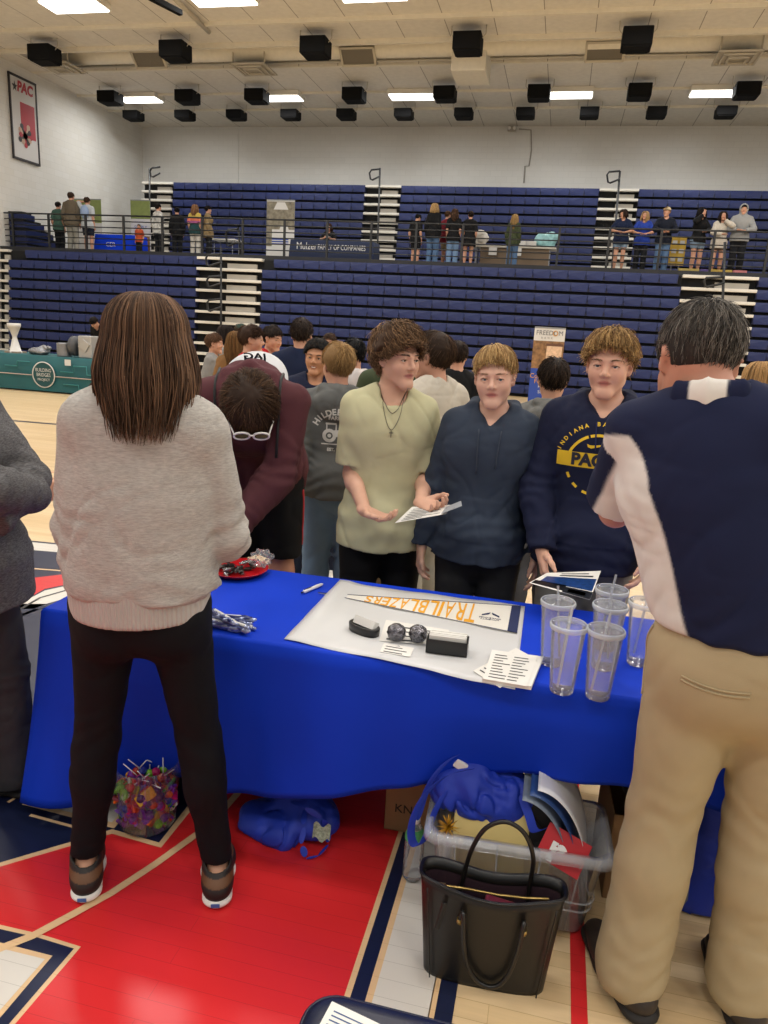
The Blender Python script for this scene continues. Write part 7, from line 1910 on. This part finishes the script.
pr = [ell(p.hp((0, -0.02, 0.02)), (0.105, 0.122, 0.125), 0.02, p.Rhead.T), cone(p.hp((0, -0.04, -0.06)), p.neck, 0.085, 0.10, 0.03)]; F = Field(pr, 0.009, 0.02); G = F.add(F.new(), pr); F.sub(G, [ell(p.hp((0, 0.09, -0.005)), (0.078, 0.09, 0.105), 0.01, p.Rhead.T)]); p.put('hood', F.surface(G), j_heather, sm=1)
up('tall man in a brown jacket seen from behind on the left of the balcony', 71, 197.5, 22.6, 4, C('brown_jacket', '#5b5245'), C('stone_pants', '#8b887e'), '#3a2a20', seed=47, sleeve=1.97, topname='jacket', w=1.15, H=1.92)
up('child in a green top left of the tall man in the brown jacket', 58, 205.5, 23.0, 0, C('green_top', '#3f5a50'), b_black, '#1d1512', seed=48, H=1.68)
p = up('young man with a pale blue backpack and dark shorts beside the brown jacket', 87, 202.5, 22.6, 6, C('pale_top', '#a9adb0'), C('short_navy', '#1d2230'), '#3a2a20', seed=49, shorts=True, hands={-1: dict(to=(-0.10, 0.12, 1.62), pole=(-1, 0, 0.2))}, botname='shorts', H=1.78)
pr = [ell(p.chest+A(0, -0.18, 0.0), (0.14, 0.09, 0.20), 0.03)]; F = Field(pr, 0.01, 0.02); p.put('backpack', F.surface(F.add(F.new(), pr)), C('backpack_blue', '#8597b5'))
up('small child in an orange top behind the balcony rail', 139, 231, 23.0, 185, C('orange_top', '#a8492a'), b_black, '#5a4130', seed=50, H=1.05)
up('woman in a white patterned blouse beside the green roll-up banner', 158, 207.5, 22.8, -20, C('pattern_white', '#a9a8a4', var=0.5, vscale=14), b_black, '#17110f', fem=True, seed=51, sleeve=1.97, topname='blouse', hem=-0.15, H=1.66)
up('person in black clothes between the patterned blouse and the rainbow top', 177, 212, 23.2, 30, j_black, b_black, '#120e0e', seed=52, sleeve=1.97, H=1.62)
def stripe(V):
    z = V[:, 2]; c = np.tile(np.array(lin('#1f3a3c')), (len(V), 1)); c[z > 1.14] = lin('#8e4f78'); c[z > 1.22] = lin('#b9664f'); c[z > 1.30] = lin('#b39a4a'); return c
up('woman in a rainbow striped top and pale trousers seen from behind', 195, 208, 22.8, 4, C('rainbow', None, attr=True), C('pale_pants', '#b5b0a8'), '#6b4c33', fem=True, long=True, seed=53, tint=stripe, H=1.66)
up('woman with dark hair in a tan cardigan, rightmost of the left balcony group', 208, 209, 22.9, -50, C('tan_cardigan', '#7d6a4c'), b_black, '#17110f', fem=True, seed=54, sleeve=1.97, topname='cardigan', hem=-0.2, H=1.64)
up('boy in black clothes at the left of the middle balcony group', 417, 218, 22.8, -20, j_black, b_black, '#0f0d0d', seed=55, shorts=True, head=(25, -20, 0), H=1.54, botname='shorts')
up('blond girl in a black top and jeans in the middle balcony group', 435, 206, 22.7, -15, j_black, b_jean, '#9a7d55', fem=True, long=True, longlen=0.24, seed=56, sleeve=1.97, H=1.82)
up('boy in a dark red shirt behind the two girls in jeans', 448, 211.5, 23.3, -30, C('darkred_top', '#6f1c28'), b_khaki, '#4a3424', seed=57, shorts=True, H=1.70, botname='shorts')
up('girl with long brown curls in a black T-shirt and jeans seen from behind', 455, 212, 22.7, 5, j_black, C('jeans_light', '#6c86a6'), '#3f2c20', fem=True, long=True, seed=58, H=1.68, curl=0.01)
up('girl with a dark bun in a black dress in the middle balcony group', 471, 214, 22.8, 15, j_black, j_black, '#2a1d17', fem=True, seed=59, shorts=True, hem=-0.22, H=1.64, topname='dress')
up('blond woman in an olive jacket and jeans at the balcony table', 515, 218, 22.7, -10, C('olive_jacket', '#39402c'), b_jean, '#8b7048', fem=True, long=True, seed=60, sleeve=1.97, topname='jacket', H=1.57, longlen=0.42)
# ================================================================== stands, banners and tables farther off
def roll_up(label, xl, xr, Y, z0, z1, m, deco, name='roll_up_banner'):
    r = empty(name, ((xl+xr)/2, Y, z0), 0, label, 'banner'); w, h = (xr-xl)/2, z1-z0
    b = MB(); b.bx(-w, w, -0.004, 0.004, 0.06, h); b.build('panel', m, r)
    b = MB(); b.bx(-w-0.02, w+0.02, -0.07, 0.07, 0, 0.07, bev=0.01); b.bx(-w, w, -0.012, 0.012, h-0.02, h+0.015); b.tube([(0, 0.03, 0.05), (0, 0.02, h)], 0.01, 6); b.build('stand', mat('banner_stand', '#8d8f92', 0.4, metal=0.6), r)
    deco(r, w, h); return r


def bar(r, name, x0, x1, z0, z1, m, y=-0.008): return MB().bx(x0, x1, y, y+0.003, z0, z1).build(name, m, r)


m_bw = mat('banner_paper', '#c9c7c4', 0.5); m_bgreen = mat('banner_green', '#7d8a4c', 0.5, var=0.12, vscale=9); m_bblue = mat('banner_blue', '#1e3f94', 0.5); m_bgold = mat('banner_gold', '#c58a2a', 0.5)
m_bphoto = mat('banner_photo', '#77705f', 0.5, var=0.6, vscale=7); m_bphoto2 = mat('banner_photo_warm', '#7d5b3a', 0.5, var=0.7, vscale=9)
a, c = at_y(267, 200, 24.0), at_y(295, 201, 24.0)
def deco(r, w, h):
    bar(r, 'picture', -w, w, h*0.56, h*0.98, m_bphoto); MB().poly([(-w*0.5, -0.01, h*0.86), (w*0.55, -0.01, h*0.86), (w*0.3, -0.01, h*0.97), (-w*0.25, -0.01, h*0.97)], (0, 0.003, 0)).build('print', m_bw, r)
    MB().poly([(-w*0.3, -0.01, h*0.42), (w*0.85, -0.01, h*0.42), (w*0.5, -0.01, h*0.62), (0.02, -0.01, h*0.62)], (0, 0.003, 0)).build('print', m_bw, r)
    for k in range(3): bar(r, 'text_line', -w*0.6, w*0.6, h*(0.40-0.035*k), h*(0.42-0.035*k), m_bblue)
    bar(r, 'pattern', -w, -w*0.6, h*0.3, h*0.85, m_bphoto, -0.011)
roll_up('white roll-up banner with a photo standing on the balcony left of the long dark table', float(a[0]), float(c[0]), 24.0, BALC_Z, float(a[2]), m_bw, deco)
a, c = at_y(74, 199, 24.9), at_y(101, 200, 24.9)
roll_up('roll-up banner with a plain green top behind the tall man in the brown jacket', float(a[0]), float(c[0]), 24.9, BALC_Z, float(a[2]), m_bw, lambda r, w, h: bar(r, 'colour_field', -w, w, h*0.62, h, m_bgreen))
a, c = at_y(130.5, 200, 24.6), at_y(150, 200.5, 24.6)
def deco(r, w, h):
    bar(r, 'colour_field', -w, w, h*0.70, h, m_bgreen); lettering('text_line', 'SUPPLY', 0.16, (0, -0.012, h*0.56), (1, 0, 0), (0, 0, 1), m_bblue, r, fit=w*1.3); bar(r, 'picture', -w*0.2, w*0.9, h*0.15, h*0.42, m_bphoto2)
roll_up('roll-up banner with a green top and white lower part beside the patterned blouse', float(a[0]), float(c[0]), 24.6, BALC_Z, float(a[2]), m_bw, deco)
a, c = at_y(535, 327, 18.0), at_y(566, 328, 18.0)
def deco(r, w, h):
    lettering('letters', 'FREEDOM', 0.15, (0, -0.010, h*0.935), (1, 0, 0), (0, 0, 1), mat('letter_grey', '#57585c', 0.5), r, fit=w*1.7); lettering('letters', 'B  A  N  K', 0.06, (-w*0.15, -0.010, h*0.875), (1, 0, 0), (0, 0, 1), mat('letter_grey'), r)
    arc = MB(); arc.tube([(w*0.37+0.05*math.cos(q), -0.014, h*0.935+0.055*math.sin(q)) for q in np.linspace(0, 2*PI, 20)[:-1]], 0.009, 5, closed=True); arc.build('ring', m_bgold, r)
    bar(r, 'picture', -w, w, h*0.50, h*0.84, m_bphoto2); bar(r, 'picture', -w*0.1, w*0.9, h*0.62, h*0.78, mat('banner_house', '#c9a98c', 0.5, var=0.3, vscale=14), -0.010); bar(r, 'picture', -w*0.15, w*0.95, h*0.78, h*0.81, mat('banner_roof', '#5a3a2a', 0.6), -0.012)
    bar(r, 'colour_field', -w, w, 0.07, h*0.50, m_bblue)
    for k, (t_, sz, mm) in enumerate((('Community', 0.15, m_bgold), ('Focused', 0.15, m_bgold), ('People.', 0.10, m_bw), ('Simple.', 0.10, m_bw))): lettering('letters', t_, sz, (0, -0.012, h*(0.405-0.065*k)), (1, 0, 0), (0, 0, 1), mm, r)
    for k in range(3): MB().lathe([(0.0005, 0), (0.028, 0)], (-0.12+0.12*k, -0.012, h*0.455), 5, Matrix.Rotation(PI/2, 3, 'X')).build('star', m_bw, r)
roll_up('roll-up banner reading FREEDOM over a house photo, behind the dark-haired back of a head', float(a[0]), float(c[0]), 18.0, 0, float(a[2]), m_bw, deco)


def cloth_table(label, x0, x1, y0, y1, z0, h, m, name='covered_table', drop=None):
    r = empty(name, ((x0+x1)/2, (y0+y1)/2, z0), 0, label, 'table'); w, d = (x1-x0)/2, (y1-y0)/2; drop = drop if drop is not None else h-0.03
    b = MB(); rings = []
    N_ = 160
    for (z, o) in ((h, -0.01), (h-0.004, 0.0), (h-drop*0.5, 0.02), (h-drop, 0.035)):
        ring = []
        for q in rrect(w+0.02, d+0.02, 0, 0.03, N_//4):
            k = 0.5+0.5*math.sin((q[0]*9+q[1]*13)); f = o*(0.5+k); L = math.hypot(q[0]/w, q[1]/d); ring.append(b.b.verts.new((q[0]*(1+f/w), q[1]*(1+f/d), z)))
        rings.append(ring)
    pts = rrect(w+0.02, d+0.02, 0, 0.03, N_//4)
    for a_, c_ in zip(rings, rings[1:]):
        for k in range(len(a_)): f = b.b.faces.new((a_[k], a_[(k+1) % len(a_)], c_[(k+1) % len(a_)], c_[k])); f.smooth = True
    b.b.faces.new(rings[0]); b.build('cloth', m, r)
    b = MB()
    for sx in (-1, 1):
        for sy in (-1, 1): b.tube([(sx*(w-0.15), sy*(d-0.1), 0), (sx*(w-0.15), sy*(d-0.1), h-0.03)], 0.015, 6)
    b.build('leg', m_leg, r); return r


# navy cloth table with lettering on the balcony, a woman seated behind it
a, c = at_y(291, 246, 23.2), at_y(373, 250, 23.2)
r = cloth_table('long dark navy table with white company lettering on the balcony', float(a[0]), float(c[0]), 23.2, 23.95, BALC_Z, 0.75, mat('cloth_navy', '#16223f', 0.8))
w_ = (float(c[0])-float(a[0]))/2; lettering('letters', 'Mulzer', 0.30, (-w_*0.60, -0.42, 0.56), (1, 0, 0), (0, 0, 1), m_bw, r, fit=w_*0.50); lettering('letters', 'FAMILY OF COMPANIES', 0.22, (w_*0.25, -0.42, 0.54), (1, 0, 0), (0, 0, 1), m_bw, r, fit=w_*1.15)
for k in range(3): bar(r, 'print', -0.2+0.25*k, -0.12+0.25*k, 0.34, 0.40, m_bw, -0.42)
ch_ = empty('chair', (float(at_y(329, 240, 24.5)[0]), 24.55, BALC_Z), 0, 'dark chair of the seated woman behind the navy balcony table', 'chair')
b = MB(); b.box((0, 0, 0.62), (0.42, 0.40, 0.04), bev=0.01); b.build('seat', m_vinyl, ch_); b = MB(); b.box((0, 0.21, 0.84), (0.40, 0.03, 0.26), bev=0.01); b.build('backrest', m_vinyl, ch_)
for sx in (-1, 1):
    for sy in (-1, 1): b = MB(); b.tube([(sx*0.2, sy*0.2, 0), (sx*0.2, sy*0.2, 0.62 if sy < 0 else 0.95)], 0.012, 6); b.build('leg', m_ch, ch_)
p = Person('woman with brown hair seated behind the navy balcony table looking at her phone', float(at_y(329, 222, 24.5)[0]), 24.55, 1.66, 180, vox=0.0115, fem=True, seed=61, skin='#b98a72', shift=(0, 0, -0.24), feet=((-0.12, 0.32, 0), (0.12, 0.32, 0)), head=(18, 0, 0), kneebend=(0, 0.6, 1),
           hands={-1: dict(to=(-0.06, 0.28, 1.00), pole=(-1, -0.4, -0.5)), 1: dict(to=(0.06, 0.28, 1.00), pole=(1, -0.4, -0.5))})
p.root.location.z = BALC_Z; p.body(); p.long_hair('#3a241a', n=350, length=0.28, rad=0.0045, nseg=9, ang=(35, 325)); p.garment('t_shirt', j_black, sleeve=0.85, hem=-0.02, vox=0.0115); p.trousers('trousers', b_black, vox=0.0115); p.shoe(M_shoe_black, M_sole_white, 0.012)
o = MB().box((0, 0, 0), (0.075, 0.15, 0.01), bev=0.003).build('phone', m_white, loc=(float(at_y(329, 240, 24.18)[0]), 24.20, BALC_Z+0.97)); tag(o, 'pale phone in the hands of the seated woman on the balcony', 'phone')
# royal blue table at the left of the balcony
a, c = at_y(94, 240, 23.3), at_y(134, 243, 23.3)
r = cloth_table('royal blue covered table on the left of the balcony behind the railing', float(a[0]), float(c[0]), 23.4, 24.1, BALC_Z, 0.75, M_blue); lettering('letters', 'CER', 0.2, (-0.15, -0.41, 0.42), (1, 0, 0), (0, 0, 1), m_bw, r)
# pale folding table right of the left balcony group
a, c = at_y(212, 243, 23.6), at_y(236, 244, 23.6)
r = empty('small_table', ((float(a[0])+float(c[0]))/2, 23.8, BALC_Z), 0, 'small white folding table beside the tan cardigan on the balcony', 'table'); w_ = (float(c[0])-float(a[0]))/2
b = MB(); b.bx(-w_, w_, -0.3, 0.3, 0.70, 0.74, bev=0.01); b.build('tabletop', m_white, r)
for sx in (-1, 1): b = MB(); b.tube([(sx*(w_-0.1), -0.25, 0), (sx*(w_-0.1), -0.25, 0.70)], 0.014, 6); b.tube([(sx*(w_-0.1), 0.25, 0), (sx*(w_-0.1), 0.25, 0.70)], 0.014, 6); b.build('leg', m_leg, r)
# table with bags on the right half of the balcony
a, c = at_y(470, 248, 23.4), at_y(556, 251, 23.4)
r = empty('display_table', ((float(a[0])+float(c[0]))/2, 23.7, BALC_Z), 0, 'long table with a pale top and brown front on the balcony by the blond woman', 'table'); w_ = (float(c[0])-float(a[0]))/2
b = MB(); b.bx(-w_, w_, -0.35, 0.35, 0.72, 0.77, bev=0.01); b.build('tabletop', mat('pale_top_board', '#b9b3a8', 0.5), r)
b = MB(); b.bx(-w_*0.75, w_*0.85, -0.28, -0.26, 0.05, 0.72); b.build('front_panel', mat('brown_panel', '#6b5a48', 0.7), r)
for sx in (-1, 1): b = MB(); b.bx(sx*w_*0.85-0.03, sx*w_*0.85+0.03, -0.25, 0.3, 0, 0.72); b.build('leg', m_leg, r)
for k in (-0.45, 0.12): bar(r, 'card', w_*k-0.12, w_*k+0.12, 0.50, 0.72, m_bw, -0.37)
X0 = float(a[0]); zt = BALC_Z+0.77
pr = [ell((0, 0, 0.2), (0.33, 0.2, 0.24), 0.05), ell((0.18, 0, 0.3), (0.2, 0.16, 0.16), 0.05)]
o = body_mesh('plastic_bag', lump('b', pr, 0.02, None, 0.03, 9, 71, [((0, 0, 0.002), (0, 0, -1))]), mat('bag_teal', '#86b4b8', 0.4, var=0.3, vscale=9), loc=(float(at_y(545, 248, 23.6)[0]), 23.6, zt)); tag(o, 'pale teal plastic bag on the right end of the balcony table', 'bag')
pr = [ell((0, 0, 0.22), (0.28, 0.18, 0.24), 0.05)]
o = body_mesh('paper_bag', lump('b', pr, 0.02, None, 0.03, 9, 72, [((0, 0, 0.002), (0, 0, -1))]), mat('bag_pale', '#b9b4ac', 0.6), loc=(float(at_y(479, 244, 23.6)[0]), 23.6, zt)); tag(o, 'white bag on the left end of the balcony table', 'bag')
for k, (px_, lab) in enumerate(((522, 'small white box beside the blond woman on the balcony table'), (531, 'small white box left of the teal bag'))): o = MB().box((0, 0, 0.08), (0.30, 0.2, 0.16), bev=0.01).build('small_box', m_bw, loc=(float(at_y(px_, 246, 23.5)[0]), 23.5, zt)); tag(o, lab, 'box')
# yellow boards and coloured panels behind the rail
for px0, px1, lab in ((672, 677.5, 'left of two tall yellow boards behind the balcony rail'), (679.5, 685, 'right of two tall yellow boards behind the balcony rail')):
    a, c = at_y(px0, 232, 22.9), at_y(px1, 256, 22.9); r = empty('yellow_board', ((float(a[0])+float(c[0]))/2, 22.9, BALC_Z), 0, lab, 'board'); w_ = (float(c[0])-float(a[0]))/2; w_ = 0.105
    b = MB(); b.bx(-w_, w_, 0, 0.03, 0.35, 1.10); b.build('panel', mat('board_yellow', '#c7a43a', 0.6), r); b = MB(); b.tube([(0, 0.05, 0), (0, 0.02, 1.05)], 0.012, 6); b.tube([(0, 0.3, 0), (0, 0.02, 0.9)], 0.012, 6); b.build('stand', m_leg, r)
    for k in range(3): bar(r, 'print', -w_*0.6, w_*0.6, 0.45+0.22*k, 0.56+0.22*k, m_bw)
for k, (px0, px1, cc, lab) in enumerate(((679, 700, '#b9a35a', 'yellow'), (701, 709, '#5a4a86', 'purple'), (709, 733, '#c2a24a', 'gold'), (734, 748, '#c77a7d', 'pink'))):
    a, c = at_y(px0, 266, 22.0), at_y(px1, 266, 22.0); o = MB().bx(0, float(c[0]-a[0]), 0, 0.10, 0, 0.20, bev=0.01).build('floor_panel', mat('panel_%d' % k, cc, 0.6, var=0.3, vscale=5), loc=(float(a[0]), 22.0, BALC_Z)); tag(o, 'low %s panel lying along the foot of the balcony rail' % lab, 'panel')

# teal table on the court
m_teal = mat('cloth_teal', '#0f5156', 0.6, var=0.12, vscale=2.5)
a, c = at_y(0, 361, 13.45), at_y(111, 362, 13.45)
tx0, tx1 = float(a[0])-1.4, float(c[0])
r = cloth_table('long table with a teal printed cloth at the left on the court', tx0, tx1, 13.45, 14.2, 0, 0.74, m_teal, drop=0.71); tcx = (tx0+tx1)/2
m_teal2 = mat('teal_pale', '#2c7577', 0.6); lx = float(at_y(45, 380, 13.4)[0])-tcx
b = MB(); b.lathe([(0.245, 0), (0.265, 0), (0.265, 0.01), (0.245, 0.01)], (lx, -0.455, 0.36), 32, Matrix.Rotation(PI/2, 3, 'X')); b.build('emblem_ring', m_bw, r)
b = MB(); b.lathe([(0.0005, 0), (0.245, 0)], (lx, -0.450, 0.36), 32, Matrix.Rotation(PI/2, 3, 'X')); b.build('emblem', mat('teal_dark', '#0d4448', 0.6), r)
for k, (t_, sz) in enumerate((('BUILDING', 0.10), ('BRIDGES', 0.10), ('PROJECT', 0.07))): lettering('letters', t_, sz, (lx, -0.463, 0.45-0.095*k), (1, 0, 0), (0, 0, 1), m_bw, r, fit=0.36-0.04*k)
b = MB()
for pts in (((-2.2, 0.34), (lx-0.28, 0.34)), ((lx+0.28, 0.34), (1.7, 0.34))): b.tube([(q[0], -0.462, q[1]) for q in pts], 0.010, 5)
b.build('print_line', mat('print_pink', '#b7a39a', 0.6), r)
b = MB()
for pts in (((lx+0.4, 0.45), (lx+0.7, 0.45), (lx+0.7, 0.58), (lx+1.0, 0.58), (lx+1.0, 0.42), (lx+1.3, 0.42)), ((lx+0.45, 0.2), (lx+0.8, 0.2), (lx+0.8, 0.12), (lx+1.2, 0.12)), ((lx-0.9, 0.5), (lx-0.6, 0.5), (lx-0.6, 0.6), (lx-0.3, 0.6))): b.tube([(q[0], -0.462, q[1]) for q in pts], 0.012, 5)
b.build('print_line', m_teal2, r)
bar(r, 'card', 1.0, 1.14, 0.58, 0.70, m_bw, -0.465)


def on_teal(px): return float(at_y(px, 358, 13.7)[0])
r = empty('trophy', (on_teal(16), 13.7, 0.74), 0, 'white hourglass-shaped trophy on the left of the teal table', 'trophy')
b = MB(); b.lathe([(0.0005, 0), (0.17, 0), (0.17, 0.03), (0.145, 0.04), (0.06, 0.30), (0.06, 0.34), (0.15, 0.52), (0.17, 0.54), (0.17, 0.60), (0.0005, 0.60)], n=4); b.build('body', mat('trophy_white', '#c9c6c2', 0.4), r); b = MB(); b.box((0, 0, 0.015), (0.30, 0.30, 0.035), bev=0.004); b.build('plinth', mat('trophy_base', '#8d7f70', 0.5), r)
m_gm = mat('grey_metal', '#85868a', 0.35, metal=0.6, var=0.1, vscale=8)
pr = [ell((0, 0, 0.07), (0.22, 0.14, 0.08), 0.05), cone((-0.2, 0, 0.06), (0.2, 0.02, 0.14), 0.05, 0.05, 0.03), ell((0.1, 0, 0.13), (0.08, 0.08, 0.07), 0.03)]
o = body_mesh('machine_part', lump('m', pr, 0.012, None, 0.02, 22, 81, [((0, 0, 0.002), (0, 0, -1))]), m_gm, loc=(on_teal(42), 13.65, 0.74)); tag(o, 'grey metal machine casting between trophy and cylinder on the teal table', 'machine part')
r = empty('metal_can', (on_teal(66), 13.65, 0.74), 0, 'plain grey metal cylinder on the teal table', 'can'); b = MB(); b.lathe([(0.0005, 0), (0.14, 0), (0.14, 0.02), (0.137, 0.25), (0.14, 0.27), (0.128, 0.27), (0.12, 0.25), (0.0005, 0.25)], n=28); b.build('can', m_gm, r)
r = empty('metal_housing', (on_teal(86), 13.7, 0.74), 0, 'large silver angular housing with dark side on the teal table', 'machine part')
b = MB(); b.box((0.08, 0, 0.22), (0.30, 0.3, 0.44), bev=0.02); b.box((0.08, -0.16, 0.25), (0.2, 0.04, 0.2), Matrix.Rotation(0.6, 3, 'Y'), bev=0.01); b.build('housing', mat('silver_cast', '#a5a3a0', 0.35, metal=0.3), r)
b = MB(); b.lathe([(0.0005, 0), (0.2, 0), (0.2, 0.12), (0.12, 0.16), (0.0005, 0.16)], (-0.16, 0, 0.22), 24, Matrix.Rotation(-PI/2, 3, 'Y')); b.build('flange', mat('dark_cast', '#45464a', 0.5), r)
r = empty('picture_stand', (on_teal(106), 13.6, 0.74), 0, 'small printed card stand at the right end of the teal table', 'card stand'); b = MB(); b.box((0, 0, 0.09), (0.26, 0.02, 0.18), Matrix.Rotation(-0.2, 3, 'X')); b.build('card', mat('card_blue', '#8fa0b4', 0.5, var=0.5, vscale=30), r)
